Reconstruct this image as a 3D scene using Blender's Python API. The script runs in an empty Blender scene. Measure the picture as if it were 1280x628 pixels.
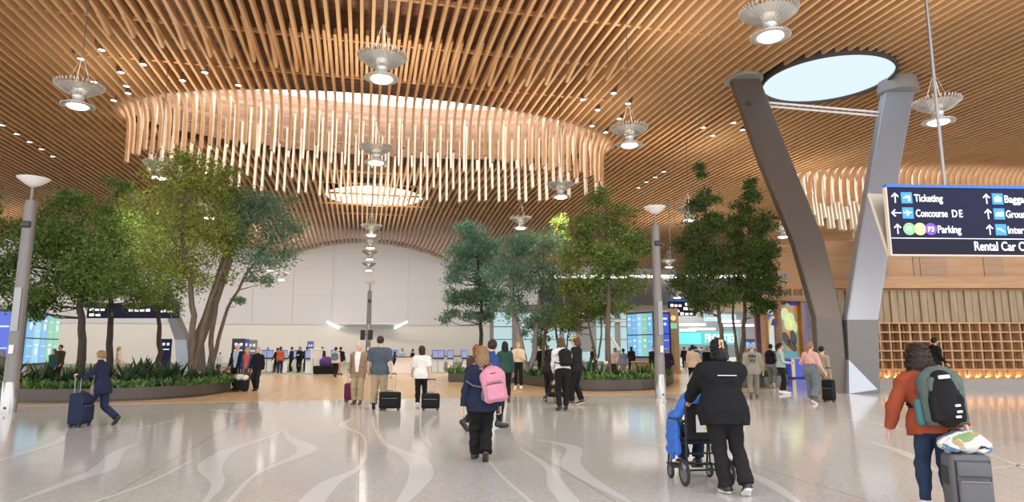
import bpy, math, random
import numpy as np
from mathutils import Vector, Matrix, Euler
R = math.radians
PI = math.pi
SC = bpy.context.scene
COL = SC.collection
rng = np.random.default_rng(7)
random.seed(7)

# ------------------------------------------------------------ camera: a photographer standing in the hall
FPX = 820.0
PITCH = math.atan(122.0 / FPX)
YAW = R(12.7)
EYE = Vector((0, 0, 1.57))
cd = bpy.data.cameras.new('camera'); cam = bpy.data.objects.new('camera', cd); COL.objects.link(cam)
cd.sensor_width = 36; cd.lens = FPX / 1280 * 36; cd.clip_end = 400
cam.location = EYE; cam.rotation_euler = (PI / 2 + PITCH, 0, -YAW)
SC.camera = cam
CR = Euler((PI / 2 + PITCH, 0, -YAW)).to_matrix()

def ray(px, py):
    return (CR @ Vector(((px - 640) / FPX, -(py - 314) / FPX, -1))).normalized()
def Zp(px, py, z):                       # where the sight line meets a height
    d = ray(px, py); t = (z - EYE.z) / d.z
    return EYE + d * t
def F(px, py):                           # ... the floor
    p = Zp(px, py, 0.0); p.z = 0; return p
FH = Vector((math.sin(YAW), math.cos(YAW), 0))
RH = Vector((math.cos(YAW), -math.sin(YAW), 0))
def Dp(px, py, d):                       # ... a vertical plane d metres ahead
    r = ray(px, py); return EYE + r * (d / r.dot(FH))
def Gp(px, d):                           # ground point d metres ahead in the column px
    p = Dp(px, 436, d); p.z = 0; return p
def heightat(p, py):                     # height of a point above p seen at row py
    d = (Vector((p.x, p.y, 0)) - Vector((EYE.x, EYE.y, 0))).dot(FH)
    # solve the row of (p.x,p.y,z) = py
    lo, hi = -2, 40
    for _ in range(50):
        m = (lo + hi) / 2
        v = CR.transposed() @ (Vector((p.x, p.y, m)) - EYE)
        y = 314 - FPX * v.y / -v.z
        if y > py: lo = m
        else: hi = m
    return m

# ------------------------------------------------------------ materials
MATS = {}
def mat(name, color, rough=0.6, metal=0.0, emit=None, es=0.0, spec=0.5, noise=0.0, nscale=8.0, bump=0.0, bscale=60.0, trans=0.0, sheen=0.0, coat=0.0, alpha=1.0):
    if name in MATS: return MATS[name]
    m = bpy.data.materials.new(name); m.use_nodes = True
    nt = m.node_tree; b = nt.nodes['Principled BSDF']
    c = tuple(color) + (1,)
    b.inputs['Base Color'].default_value = c
    b.inputs['Roughness'].default_value = rough; b.inputs['Metallic'].default_value = metal
    b.inputs['Specular IOR Level'].default_value = spec
    if trans: b.inputs['Transmission Weight'].default_value = trans
    if coat: b.inputs['Coat Weight'].default_value = coat
    if sheen: b.inputs['Sheen Weight'].default_value = sheen
    if emit: b.inputs['Emission Color'].default_value = tuple(emit) + (1,); b.inputs['Emission Strength'].default_value = es
    if noise or bump:
        tc = nt.nodes.new('ShaderNodeTexCoord')
    if noise:
        n = nt.nodes.new('ShaderNodeTexNoise'); n.inputs['Scale'].default_value = nscale; n.inputs['Detail'].default_value = 4
        nt.links.new(tc.outputs['Object'], n.inputs['Vector'])
        mx = nt.nodes.new('ShaderNodeMix'); mx.data_type = 'RGBA'
        mx.inputs[6].default_value = tuple(max(0, v * (1 - noise)) for v in color) + (1,)
        mx.inputs[7].default_value = tuple(min(1, v * (1 + noise)) for v in color) + (1,)
        nt.links.new(n.outputs['Fac'], mx.inputs[0]); nt.links.new(mx.outputs[2], b.inputs['Base Color'])
    if bump:
        n2 = nt.nodes.new('ShaderNodeTexNoise'); n2.inputs['Scale'].default_value = bscale
        nt.links.new(tc.outputs['Object'], n2.inputs['Vector'])
        bp = nt.nodes.new('ShaderNodeBump'); bp.inputs['Strength'].default_value = bump
        nt.links.new(n2.outputs['Fac'], bp.inputs['Height']); nt.links.new(bp.outputs['Normal'], b.inputs['Normal'])
    MATS[name] = m
    return m

def wood(name, c0, c1, rough=0.5, stretch=(8, .35, 8), scale=1.0, plank=None, groove=(.1, .05, .02), vary=(.75, 1.2)):
    """wood with grain stretched along an axis; plank=(axis, width) adds joints"""
    if name in MATS: return MATS[name]
    m = bpy.data.materials.new(name); m.use_nodes = True
    nt = m.node_tree; L = nt.links.new; b = nt.nodes['Principled BSDF']
    b.inputs['Roughness'].default_value = rough
    tc = nt.nodes.new('ShaderNodeTexCoord'); mp = nt.nodes.new('ShaderNodeMapping')
    mp.inputs['Scale'].default_value = stretch
    L(tc.outputs['Object'], mp.inputs['Vector'])
    n = nt.nodes.new('ShaderNodeTexNoise'); n.inputs['Scale'].default_value = scale; n.inputs['Detail'].default_value = 6
    n.inputs['Roughness'].default_value = .65
    L(mp.outputs['Vector'], n.inputs['Vector'])
    cr = nt.nodes.new('ShaderNodeValToRGB')
    cr.color_ramp.elements[0].position = .3; cr.color_ramp.elements[0].color = tuple(c0) + (1,)
    cr.color_ramp.elements[1].position = .7; cr.color_ramp.elements[1].color = tuple(c1) + (1,)
    L(n.outputs['Fac'], cr.inputs['Fac'])
    out = cr.outputs['Color']
    if plank:
        ax, w = plank
        sx = nt.nodes.new('ShaderNodeSeparateXYZ'); L(tc.outputs['Object'], sx.inputs[0])
        dv = nt.nodes.new('ShaderNodeMath'); dv.operation = 'DIVIDE'; dv.inputs[1].default_value = w; L(sx.outputs[ax], dv.inputs[0])
        fl = nt.nodes.new('ShaderNodeMath'); fl.operation = 'FLOOR'; L(dv.outputs[0], fl.inputs[0])
        wn = nt.nodes.new('ShaderNodeTexWhiteNoise'); wn.noise_dimensions = '1D'; L(fl.outputs[0], wn.inputs['W'])
        hs = nt.nodes.new('ShaderNodeHueSaturation')
        mr = nt.nodes.new('ShaderNodeMapRange'); mr.inputs['To Min'].default_value = vary[0]; mr.inputs['To Max'].default_value = vary[1]
        L(wn.outputs['Value'], mr.inputs['Value']); L(mr.outputs[0], hs.inputs['Value']); L(out, hs.inputs['Color'])
        fr = nt.nodes.new('ShaderNodeMath'); fr.operation = 'FRACT'; L(dv.outputs[0], fr.inputs[0])
        lt = nt.nodes.new('ShaderNodeMath'); lt.operation = 'LESS_THAN'; lt.inputs[1].default_value = .05; L(fr.outputs[0], lt.inputs[0])
        mx = nt.nodes.new('ShaderNodeMix'); mx.data_type = 'RGBA'; L(lt.outputs[0], mx.inputs[0])
        L(hs.outputs['Color'], mx.inputs[6]); mx.inputs[7].default_value = tuple(groove) + (1,)
        out = mx.outputs[2]
    L(out, b.inputs['Base Color'])
    MATS[name] = m
    return m

# ------------------------------------------------------------ mesh building
class MB:
    def __init__(s): s.v = []; s.f = []; s.mi = []; s.m = 0; s.sm = []; s.smooth = False
    def _add(s, vs, fs):
        b = len(s.v); s.v.extend([tuple(p) for p in vs])
        for f in fs:
            s.f.append(tuple(b + i for i in f)); s.mi.append(s.m); s.sm.append(s.smooth)
        return s
    def box(s, c, size, rot=None, taper=1.0):
        hx, hy, hz = size[0] / 2, size[1] / 2, size[2] / 2
        vs = []
        for z, t in ((-hz, 1.0), (hz, taper)):
            for x, y in ((-hx, -hy), (hx, -hy), (hx, hy), (-hx, hy)):
                p = Vector((x * t, y * t, z))
                if rot is not None: p = rot @ p
                vs.append(p + Vector(c))
        return s._add(vs, [(0, 3, 2, 1), (4, 5, 6, 7), (0, 1, 5, 4), (1, 2, 6, 5), (2, 3, 7, 6), (3, 0, 4, 7)])
    def rbox(s, c, size, r=.02, rot=None, n=3):
        """box with rounded vertical edges and softened top and bottom"""
        hx, hy, hz = size[0] / 2, size[1] / 2, size[2] / 2
        r = min(r, hx * .95, hy * .95, hz * .95)
        rings = []
        for k in range(n + 1):
            a = k / n * PI / 2
            rings.append((-hz + r - r * math.cos(a - 0) if False else -hz + r * (1 - math.sin(a)), r * (1 - math.cos(a))))
        prof = [(z, i) for z, i in rings[::-1]]           # bottom, inset r .. 0
        prof = [(-hz + r * (1 - math.cos(k / n * PI / 2)), r * (1 - math.sin(k / n * PI / 2))) for k in range(n + 1)]
        prof = prof + [(-z, i) for z, i in prof[::-1]]
        vs = []; N = 4 * (n + 1)
        for z, ins in prof:
            for q, (sx, sy) in enumerate(((1, 1), (-1, 1), (-1, -1), (1, -1))):
                for k in range(n + 1):
                    a = (q + k / n) * PI / 2
                    rr = r - ins if r > ins else 0
                    p = Vector((sx * (hx - r) + rr * math.cos(a), sy * (hy - r) + rr * math.sin(a), z))
                    if rot is not None: p = rot @ p
                    vs.append(p + Vector(c))
        fs = []
        M = len(prof)
        for j in range(M - 1):
            for i in range(N):
                i2 = (i + 1) % N
                fs.append((j * N + i, j * N + i2, (j + 1) * N + i2, (j + 1) * N + i))
        fs.append(tuple(range(N))[::-1]); fs.append(tuple((M - 1) * N + i for i in range(N)))
        return s._add(vs, fs)
    def tube(s, pts, r, n=8, cap=True, flat=1.0):
        pts = [Vector(p) for p in pts]
        rs = r if isinstance(r, (list, tuple)) else [r] * len(pts)
        vs = []; prev = None
        for i, p in enumerate(pts):
            t = (pts[min(i + 1, len(pts) - 1)] - pts[max(i - 1, 0)])
            t = t.normalized() if t.length > 1e-9 else Vector((0, 0, 1))
            if prev is None:
                a = Vector((1, 0, 0)) if abs(t.x) < .9 else Vector((0, 1, 0))
                u = t.cross(a).normalized()
            else:
                u = (prev - t * prev.dot(t)).normalized()
            prev = u; w = t.cross(u)
            for k in range(n):
                a = 2 * PI * k / n
                vs.append(p + (u * math.cos(a) + w * math.sin(a) * flat) * rs[i])
        fs = []
        for j in range(len(pts) - 1):
            for k in range(n):
                k2 = (k + 1) % n
                fs.append((j * n + k, j * n + k2, (j + 1) * n + k2, (j + 1) * n + k))
        if cap:
            fs.append(tuple(range(n))[::-1]); fs.append(tuple((len(pts) - 1) * n + k for k in range(n)))
        return s._add(vs, fs)
    def lathe(s, prof, n=24, c=(0, 0, 0), rot=None, cap=True):
        vs = []; c = Vector(c)
        for rr, z in prof:
            for k in range(n):
                a = 2 * PI * k / n
                p = Vector((rr * math.cos(a), rr * math.sin(a), z))
                if rot is not None: p = rot @ p
                vs.append(p + c)
        fs = []
        for j in range(len(prof) - 1):
            for k in range(n):
                k2 = (k + 1) % n
                fs.append((j * n + k, j * n + k2, (j + 1) * n + k2, (j + 1) * n + k))
        if cap:
            fs.append(tuple(range(n))[::-1]); fs.append(tuple((len(prof) - 1) * n + k for k in range(n)))
        return s._add(vs, fs)
    def disc(s, c, rx, ry=None, n=40, rot=None):
        ry = ry or rx; vs = []
        for k in range(n):
            a = 2 * PI * k / n; p = Vector((rx * math.cos(a), ry * math.sin(a), 0))
            if rot is not None: p = rot @ p
            vs.append(p + Vector(c))
        return s._add(vs, [tuple(range(n))])
    def loft(s, rings, cap=True):
        n = len(rings[0]); vs = [p for r in rings for p in r]; fs = []
        for j in range(len(rings) - 1):
            for k in range(n):
                k2 = (k + 1) % n
                fs.append((j * n + k, j * n + k2, (j + 1) * n + k2, (j + 1) * n + k))
        if cap:
            fs.append(tuple(range(n))[::-1]); fs.append(tuple((len(rings) - 1) * n + k for k in range(n)))
        return s._add(vs, fs)
    def prism(s, poly, z0, z1, rot=None, c=(0, 0, 0)):
        """outline in xy extruded from z0 to z1"""
        n = len(poly); vs = []
        for z in (z0, z1):
            for x, y in poly:
                p = Vector((x, y, z))
                if rot is not None: p = rot @ p
                vs.append(p + Vector(c))
        fs = [tuple(range(n))[::-1], tuple(range(n, 2 * n))]
        for k in range(n):
            k2 = (k + 1) % n; fs.append((k, k2, n + k2, n + k))
        return s._add(vs, fs)
    def build(s, name, mats, parent=None, smooth=None, loc=None):
        me = bpy.data.meshes.new(name)
        me.from_pydata(s.v, [], s.f)
        for m in (mats if isinstance(mats, (list, tuple)) else [mats]): me.materials.append(m)
        me.polygons.foreach_set('material_index', s.mi)
        if smooth is not None: me.polygons.foreach_set('use_smooth', [smooth] * len(s.f))
        else: me.polygons.foreach_set('use_smooth', s.sm)
        me.update()
        if smooth or any(s.sm):
            try: me.set_sharp_from_angle(angle=R(42))
            except Exception: pass
        o = bpy.data.objects.new(name, me); COL.objects.link(o)
        if parent is not None: o.parent = parent
        if loc is not None: o.location = loc
        return o

def npmesh(name, V, Fq, mats, parent=None, smooth=True, mi=None):
    me = bpy.data.meshes.new(name)
    nf = len(Fq); k = Fq.shape[1]
    me.vertices.add(len(V)); me.vertices.foreach_set('co', np.asarray(V, dtype=np.float32).ravel())
    me.loops.add(nf * k); me.loops.foreach_set('vertex_index', np.asarray(Fq, dtype=np.int32).ravel())
    me.polygons.add(nf); me.polygons.foreach_set('loop_start', np.arange(0, nf * k, k, dtype=np.int32))
    for m in (mats if isinstance(mats, (list, tuple)) else [mats]): me.materials.append(m)
    if mi is not None: me.polygons.foreach_set('material_index', np.asarray(mi, dtype=np.int32))
    me.polygons.foreach_set('use_smooth', np.full(nf, smooth))
    me.update(calc_edges=True); me.validate()
    o = bpy.data.objects.new(name, me); COL.objects.link(o)
    if parent is not None: o.parent = parent
    return o

def tag(o, label=None, cat=None, group=None, kind=None):
    if label: o['label'] = label
    if cat: o['category'] = cat
    if group: o['group'] = group
    if kind: o['kind'] = kind
    return o
def thing(name, label, cat, loc=(0, 0, 0), rz=0.0, group=None):
    o = bpy.data.objects.new(name, None); COL.objects.link(o)
    o.empty_display_size = .2
    o.location = loc; o.rotation_euler = (0, 0, rz)
    return tag(o, label, cat, group)
def struct(o): o['kind'] = 'structure'; return o
def copy_tree(o, parent=None):
    c = o.copy(); COL.objects.link(c); c.parent = parent
    for ch in list(o.children): copy_tree(ch, c)
    return c
def text(name, body, size, m, parent, loc, rot, ext=.004, align='LEFT', sx=1.0, fit=None):
    cu = bpy.data.curves.new(name, 'FONT'); cu.body = body; cu.size = size; cu.extrude = ext; cu.align_x = align
    cu.resolution_u = 3; cu.offset = size * .012
    o = bpy.data.objects.new(name, cu)
    me = bpy.data.meshes.new_from_object(o)
    me.name = name; me.materials.clear(); me.materials.append(m)
    bpy.data.objects.remove(o); bpy.data.curves.remove(cu)
    t = bpy.data.objects.new(name, me); COL.objects.link(t); t.parent = parent
    t.location = loc; t.rotation_euler = rot; t.scale = (sx, 1, 1)
    if fit:
        xs = [v.co.x for v in me.vertices]; t.scale.x = fit / (max(xs) - min(xs))
    return t
# ================================================================= THE HALL
SP = 0.43                                   # pitch of the roof slats
ZC = 14.0                                   # slat height
OVALS = [(0.8, 38.0, 13.5, 5.4), (44.0, 41.2, 14.2, 5.6)]
OVAL_SIDE = (-43.0, 38.0, 13.5, 5.4)
C1 = Zp(1033, 98, 13.85); CIRC = (C1.x, C1.y, 2.75)
CIRC_FAR = (0.6, 56.3, 4.1)

def sstep(a, b, x):
    t = np.clip((x - a) / (b - a), 0, 1); return t * t * (3 - 2 * t)
def zfar(x):                                # the vaults the slats follow towards the end wall
    x = np.asarray(x, dtype=float)
    mid = 12.0 + 1.9 * (1 - ((x - .3) / 9.2) ** 2)
    lef = 12.0 + 1.9 * (1 - ((x + 26.5) / 17.6) ** 2)
    rig = 11.5 + .4 * (1 - ((x - 29.5) / 20) ** 2)
    return np.where(x < -8.9, np.maximum(lef, 9.5), np.where(x > 9.5, np.maximum(rig, 9), mid))
def zc(x, y):
    return ZC + (zfar(x) - ZC) * sstep(50, 78, np.asarray(y, dtype=float))

m_slat = wood('slat_fir', (.55, .325, .16), (.71, .44, .235), rough=.55, stretch=(2.2, .16, 2.2))
m_hang = wood('slat_fir_skylit', (.62, .52, .41), (.80, .69, .56), rough=.55, stretch=(3, 3, .3))  # same fir as the slats, whitening from the skylight put into its colour
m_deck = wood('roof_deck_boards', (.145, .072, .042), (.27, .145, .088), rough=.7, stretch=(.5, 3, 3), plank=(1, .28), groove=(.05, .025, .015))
m_drum = wood('skylight_drum_boards', (.30, .175, .115), (.46, .30, .21), rough=.6, stretch=(.6, .6, 5), plank=(2, .24), groove=(.2, .1, .06))
m_sky = mat('skylight_daylight', (.02, .02, .02), emit=(1, .985, .96), es=4.2)
m_sky_far = mat('far_skylight_daylight', (.02, .02, .02), emit=(1, .93, .80), es=2.0)
m_sky_blue = mat('round_skylight_daylight', (.02, .02, .02), emit=(.72, .87, 1.0), es=.95)

# --- floor
def floor_material():
    m = bpy.data.materials.new('pale_terrazzo'); m.use_nodes = True
    nt = m.node_tree; L = nt.links.new; b = nt.nodes['Principled BSDF']
    tc = nt.nodes.new('ShaderNodeTexCoord')
    v = nt.nodes.new('ShaderNodeTexVoronoi'); v.inputs['Scale'].default_value = 38
    L(tc.outputs['Object'], v.inputs['Vector'])
    n = nt.nodes.new('ShaderNodeTexNoise'); n.inputs['Scale'].default_value = .35; n.inputs['Detail'].default_value = 3
    L(tc.outputs['Object'], n.inputs['Vector'])
    cr = nt.nodes.new('ShaderNodeValToRGB')
    e = cr.color_ramp.elements
    e[0].position = 0; e[0].color = (.56, .545, .515, 1); e[1].position = 1; e[1].color = (.70, .69, .66, 1)
    x = cr.color_ramp.elements.new(.25); x.color = (.62, .605, .575, 1)
    sp = nt.nodes.new('ShaderNodeSeparateColor'); L(v.outputs['Color'], sp.inputs[0]); L(sp.outputs[0], cr.inputs['Fac'])
    mx = nt.nodes.new('ShaderNodeMix'); mx.data_type = 'RGBA'; mx.blend_type = 'MULTIPLY'; mx.inputs[0].default_value = 1
    c2 = nt.nodes.new('ShaderNodeValToRGB'); c2.color_ramp.elements[0].color = (.90, .89, .88, 1); c2.color_ramp.elements[1].color = (1, 1, 1, 1)
    L(n.outputs['Fac'], c2.inputs['Fac']); L(cr.outputs['Color'], mx.inputs[6]); L(c2.outputs['Color'], mx.inputs[7])
    # joints between the poured bays
    sx = nt.nodes.new('ShaderNodeSeparateXYZ'); L(tc.outputs['Object'], sx.inputs[0])
    outs = []
    for ax, w in ((0, 2.6), (1, 5.2)):
        d = nt.nodes.new('ShaderNodeMath'); d.operation = 'DIVIDE'; d.inputs[1].default_value = w; L(sx.outputs[ax], d.inputs[0])
        f = nt.nodes.new('ShaderNodeMath'); f.operation = 'FRACT'; L(d.outputs[0], f.inputs[0])
        l = nt.nodes.new('ShaderNodeMath'); l.operation = 'LESS_THAN'; l.inputs[1].default_value = .012 / w; L(f.outputs[0], l.inputs[0]); outs.append(l)
    mxx = nt.nodes.new('ShaderNodeMath'); mxx.operation = 'MAXIMUM'; L(outs[0].outputs[0], mxx.inputs[0]); L(outs[1].outputs[0], mxx.inputs[1])
    m3 = nt.nodes.new('ShaderNodeMix'); m3.data_type = 'RGBA'; L(mxx.outputs[0], m3.inputs[0]); L(mx.outputs[2], m3.inputs[6]); m3.inputs[7].default_value = (.36, .33, .30, 1)
    L(m3.outputs[2], b.inputs['Base Color'])
    b.inputs['Roughness'].default_value = .10; b.inputs['Specular IOR Level'].default_value = .6
    nb = nt.nodes.new('ShaderNodeTexNoise'); nb.inputs['Scale'].default_value = 1.2; nb.inputs['Detail'].default_value = 2
    L(tc.outputs['Object'], nb.inputs['Vector'])
    bp = nt.nodes.new('ShaderNodeBump'); bp.inputs['Strength'].default_value = .05; bp.inputs['Distance'].default_value = .03
    L(nb.outputs['Fac'], bp.inputs['Height']); L(bp.outputs['Normal'], b.inputs['Normal'])
    return m
m_terrazzo = floor_material()
m_inlay = mat('pale_inlay_stone', (.76, .755, .735), rough=.12, noise=.08, nscale=60)
m_parquet = wood('oak_floor_boards', (.56, .37, .19), (.66, .455, .255), rough=.22, stretch=(4, .4, 4), plank=(0, .14), groove=(.5, .32, .165), vary=(.95, 1.05))
m_carpet = mat('grey_green_carpet', (.30, .32, .26), rough=.9, noise=.25, nscale=3)

mb = MB(); mb.box((10, 40, -.1), (220, 130, .2)); floor = struct(mb.build('floor', m_terrazzo))
# oak floor zone with its gently curving front edge
edge = [(-36, 20.2), (-24, 20.4), (-12, 20.9), (-4, 21.3), (4, 21.5), (11, 21.7), (14.5, 22.3), (17, 24), (19, 28), (21, 34), (22, 41.5)]
mb = MB(); mb.prism(edge + [(-36, 41.5)], 0, .004); oakf = struct(mb.build('floor', m_parquet))
mb = MB(); mb.box((-6, 60, .003), (100, 37, .006)); struct(mb.build('floor', m_carpet))

# stone inlays shaped like drifting leaves
INL = [
    ([(20, 628), (95, 600), (130, 586), (147, 566), (174, 554)], [.03, .16, .26, .16, .03]),
    ([(118, 628), (190, 602), (247, 572)], [.06, .07, .02]),
    ([(255, 630), (272, 605), (263, 582), (290, 562), (340, 545), (362, 534)], [.04, .13, .30, .20, .08, .02]),
    ([(284, 630), (322, 592), (368, 573), (384, 561), (360, 547), (357, 537)], [.05, .06, .16, .30, .12, .03]),
    ([(384, 634), (412, 605), (450, 584), (457, 562), (452, 544), (428, 532), (444, 522)], [.26, .22, .06, .04, .05, .14, .03]),
    ([(498, 634), (526, 596), (518, 574), (482, 555), (467, 532), (467, 520)], [.08, .28, .28, .10, .04, .02]),
    ([(545, 520), (530, 540), (540, 560)], [.10, .16, .03]),
    ([(670, 550), (716, 560), (716, 585), (790, 630)], [.02, .22, .26, .03]),
    ([(648, 560), (684, 584), (696, 608), (716, 632)], [.02, .1, .2, .2]),
    ([(0, 576), (66, 556), (80, 546)], [.06, .16, .04]),
    ([(120, 548), (200, 530), (232, 522)], [.03, .1, .02]),
    ([(262, 512), (300, 516), (330, 512)], [.1, .25, .05]),
    ([(920, 584), (960, 604), (1000, 630)], [.02, .16, .06]),
    ([(740, 545), (820, 556), (900, 580)], [.02, .05, .02]),
    ([(1086, 552), (1128, 566), (1172, 590)], [.02, .18, .03]),
    ([(1190, 560), (1240, 570), (1290, 590)], [.02, .06, .05]),
    ([(1180, 590), (1240, 586), (1290, 580)], [.02, .05, .05]),
    ([(1000, 520), (1080, 528), (1160, 545)], [.02, .10, .02]),
    ([(600, 560), (622, 590), (668, 632)], [.02, .04, .05]),
]
mb = MB()
def smooth_poly(P, W, n=8):
    out = []; ow = []
    P = [P[0]] + P + [P[-1]]; W = [W[0]] + list(W) + [W[-1]]
    for i in range(1, len(P) - 2):
        for k in range(n):
            t = k / n
            p = 0.5 * ((2 * P[i]) + (P[i + 1] - P[i - 1]) * t + (2 * P[i - 1] - 5 * P[i] + 4 * P[i + 1] - P[i + 2]) * t * t + (3 * P[i] - P[i - 1] - 3 * P[i + 1] + P[i + 2]) * t ** 3)
            out.append(p); ow.append(W[i] * (1 - t) + W[i + 1] * t)
    out.append(P[-2]); ow.append(W[-2]); return out, ow
for pts, ws in INL:
    P, W = smooth_poly([F(*p) for p in pts], ws)
    L_, R_ = [], []
    for i, p in enumerate(P):
        t = (P[min(i + 1, len(P) - 1)] - P[max(0, i - 1)]).normalized(); nrm = Vector((-t.y, t.x, 0))
        L_.append(p + nrm * W[i] * .55); R_.append(p - nrm * W[i] * .55)
    vs = [Vector((q.x, q.y, .0025)) for q in L_ + R_]; n = len(P)
    mb._add(vs, [(i, i + 1, n + i + 1, n + i) for i in range(n - 1)])
o = mb.build('floor_inlay', m_inlay, floor); o['kind'] = 'structure'

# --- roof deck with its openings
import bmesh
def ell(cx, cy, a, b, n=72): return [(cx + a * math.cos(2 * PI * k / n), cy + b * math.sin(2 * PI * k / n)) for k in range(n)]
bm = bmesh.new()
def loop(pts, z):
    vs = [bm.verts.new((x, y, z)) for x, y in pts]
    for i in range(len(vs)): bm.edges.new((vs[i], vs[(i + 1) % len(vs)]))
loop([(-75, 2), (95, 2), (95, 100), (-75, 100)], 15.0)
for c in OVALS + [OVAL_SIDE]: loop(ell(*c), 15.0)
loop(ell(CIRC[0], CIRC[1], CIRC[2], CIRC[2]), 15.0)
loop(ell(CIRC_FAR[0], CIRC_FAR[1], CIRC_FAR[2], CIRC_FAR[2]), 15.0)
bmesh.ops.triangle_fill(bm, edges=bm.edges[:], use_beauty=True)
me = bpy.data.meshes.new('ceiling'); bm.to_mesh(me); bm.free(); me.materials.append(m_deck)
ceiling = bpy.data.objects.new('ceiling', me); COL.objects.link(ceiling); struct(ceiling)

# --- skylights: boarded drum below, glass above
k = 0
for (cx, cy, a, b) in OVALS + [OVAL_SIDE]:
    k += 1
    mb = MB(); e0 = ell(cx, cy, a + .05, b + .05); n = len(e0)
    vs = [(x, y, 14.35) for x, y in e0] + [(x, y, 17.9) for x, y in e0]
    mb._add(vs, [(i, (i + 1) % n, n + (i + 1) % n, n + i) for i in range(n)])
    struct(mb.build('trim_%d' % k, m_drum, smooth=True))
    mb = MB(); mb.disc((cx, cy, 18.9), a + .1, b + .1, 72)
    vs = [(x, y, 17.9) for x, y in e0] + [(x, y, 18.9) for x, y in e0]
    mb._add(vs, [(i, (i + 1) % n, n + (i + 1) % n, n + i) for i in range(n)])
    struct(mb.build('window_%d' % k, m_sky))
m_rim = mat('dark_rim', (.06, .05, .045), rough=.6)
for (cx, cy, r), mm, z0 in ((CIRC, m_sky_blue, 13.7), (CIRC_FAR, m_sky_far, 14.4)):
    k += 1
    mb = MB(); n = 64
    vs = [(x, y, z) for rr, z in ((r, 15.3), (r, z0), (r + .1, z0), (r + .1, 15.3)) for x, y in ell(cx, cy, rr, rr, n)]
    mb._add(vs, [(j * n + i, j * n + (i + 1) % n, (j + 1) * n + (i + 1) % n, (j + 1) * n + i) for j in range(3) for i in range(n)])
    struct(mb.build('trim_%d' % k, m_rim, smooth=False))
    mb = MB(); mb.disc((cx, cy, z0 + .12), r, r, n); struct(mb.build('window_%d' % k, mm))

# --- slats
SW, SH = .125, .32
SV, SF = [], []
def sweep(path, w, h):
    """box section swept along a path in one x-plane; h lies in that plane, normal to the path"""
    global SV, SF
    P = np.array(path); n = len(P)
    T = np.zeros_like(P); T[1:-1] = P[2:] - P[:-2]; T[0] = P[1] - P[0]; T[-1] = P[-1] - P[-2]
    T /= np.linalg.norm(T, axis=1)[:, None]
    N = np.stack([np.zeros(n), -T[:, 2], T[:, 1]], 1)
    X = np.array([1., 0, 0]); b = sum(len(v) for v in SV)
    V = np.stack([P - X * w / 2 - N * h / 2, P + X * w / 2 - N * h / 2, P + X * w / 2 + N * h / 2, P - X * w / 2 + N * h / 2], 1).reshape(-1, 3)
    SV.append(V)
    i = np.arange(n - 1)[:, None] * 4
    for q in range(4):
        q2 = (q + 1) % 4
        SF.append(b + np.hstack([i + q, i + q2, i + 4 + q2, i + 4 + q]))
    SF.append(b + np.array([[0, 3, 2, 1], [(n - 1) * 4, (n - 1) * 4 + 1, (n - 1) * 4 + 2, (n - 1) * 4 + 3]]))
def flush(name, m, parent=None):
    global SV, SF
    o = npmesh(name, np.vstack(SV), np.vstack(SF), m, parent, smooth=False); SV, SF = [], []
    return o
HANG_N, HANG_F = 2.2, 2.65
hang = []
for i in range(-110, 190):
    x = i * SP
    cuts = []
    for (cx, cy, a, b) in OVALS + [OVAL_SIDE]:
        t = 1 - ((x - cx) / a) ** 2
        if t > 0.004: cuts.append((cy - b * math.sqrt(t), cy + b * math.sqrt(t), 'oval', t))
    t = 1 - ((x - CIRC[0]) / (CIRC[2] + .12)) ** 2
    if t > 0: cuts.append((CIRC[1] - (CIRC[2] + .12) * math.sqrt(t), CIRC[1] + (CIRC[2] + .12) * math.sqrt(t), 'circ', t))
    cuts.sort()
    start = 12.0; bend0 = False
    def straight(y0, y1):
        ys = np.linspace(y0, y1, max(2, int((y1 - y0) / 2.2) + 1)); return [(x, y, float(zc(x, y))) for y in ys]
    for (ya, yb, kind, t) in cuts:
        if kind == 'circ':
            sweep(straight(start, ya), SW, SH); start = yb; continue
        r = 1.15
        p = straight(start, ya - r + .15)
        j = random.uniform(-.12, .12) + (.28 if i % 2 else 0)
        hn = HANG_N - 1.0 + j
        for q in range(1, 7):
            an = q / 6 * PI / 2; p.append((x, ya - r + .15 + r * math.sin(an), ZC - r * (1 - math.cos(an))))
        p.append((x, ya + .15 + .05, ZC - r - hn * .5)); p.append((x, ya + .15 + .03, ZC - r - hn))
        sweep(p, SW, SH)
        hang.append((x, yb, i, t, cx))
        start = yb + .2
    sweep(straight(start, 77.6), SW, SH)
struct(flush('ceiling_slat', m_slat, ceiling))
# boards hanging below the far rim of each oval
for (x, yb, i, t, cx) in hang:
    j = random.uniform(-.1, .1)
    lo = ZC - HANG_F + j + (.85 if i % 3 == 1 else 0)
    sweep([(x, yb - .05, 16.6 if i % 2 else 15.6), (x, yb + .03, 14.0), (x, yb - .22, lo)], .125, .36)
    if t > .06 and i % 2 == 0:
        sweep([(x + SP / 2, yb - .55, 16.9), (x + SP / 2, yb - .5, 14.6), (x + SP / 2, yb - .7, 13.5 + j * 2)], .10, .26)
struct(flush('ceiling_slat', m_hang, ceiling))
# short doubled slats and the battens above
for i in range(-24, 25):
    x = (i + .5) * SP * .98
    y0 = 25.6 - .022 * x * x + random.uniform(-.3, .3)
    if i % 2 == 0 or abs(i) < 8: sweep([(x, y0, ZC + .1), (x, y0 + 1.6, ZC - .05), (x, y0 + 3.1, ZC - .38)], .12, .26)
mbb = MB()
for y in (15.5, 19, 22.5, 26.2, 30, 47, 50.5, 54, 58, 62):
    zz = ZC + .12
    mbb.box((10, y, zz), (170, .15, .14))
b = sum(len(v) for v in SV)
SV.append(np.array(mbb.v)); SF.append(b + np.array(mbb.f))
struct(flush('ceiling_slat', m_slat, ceiling))

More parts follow.
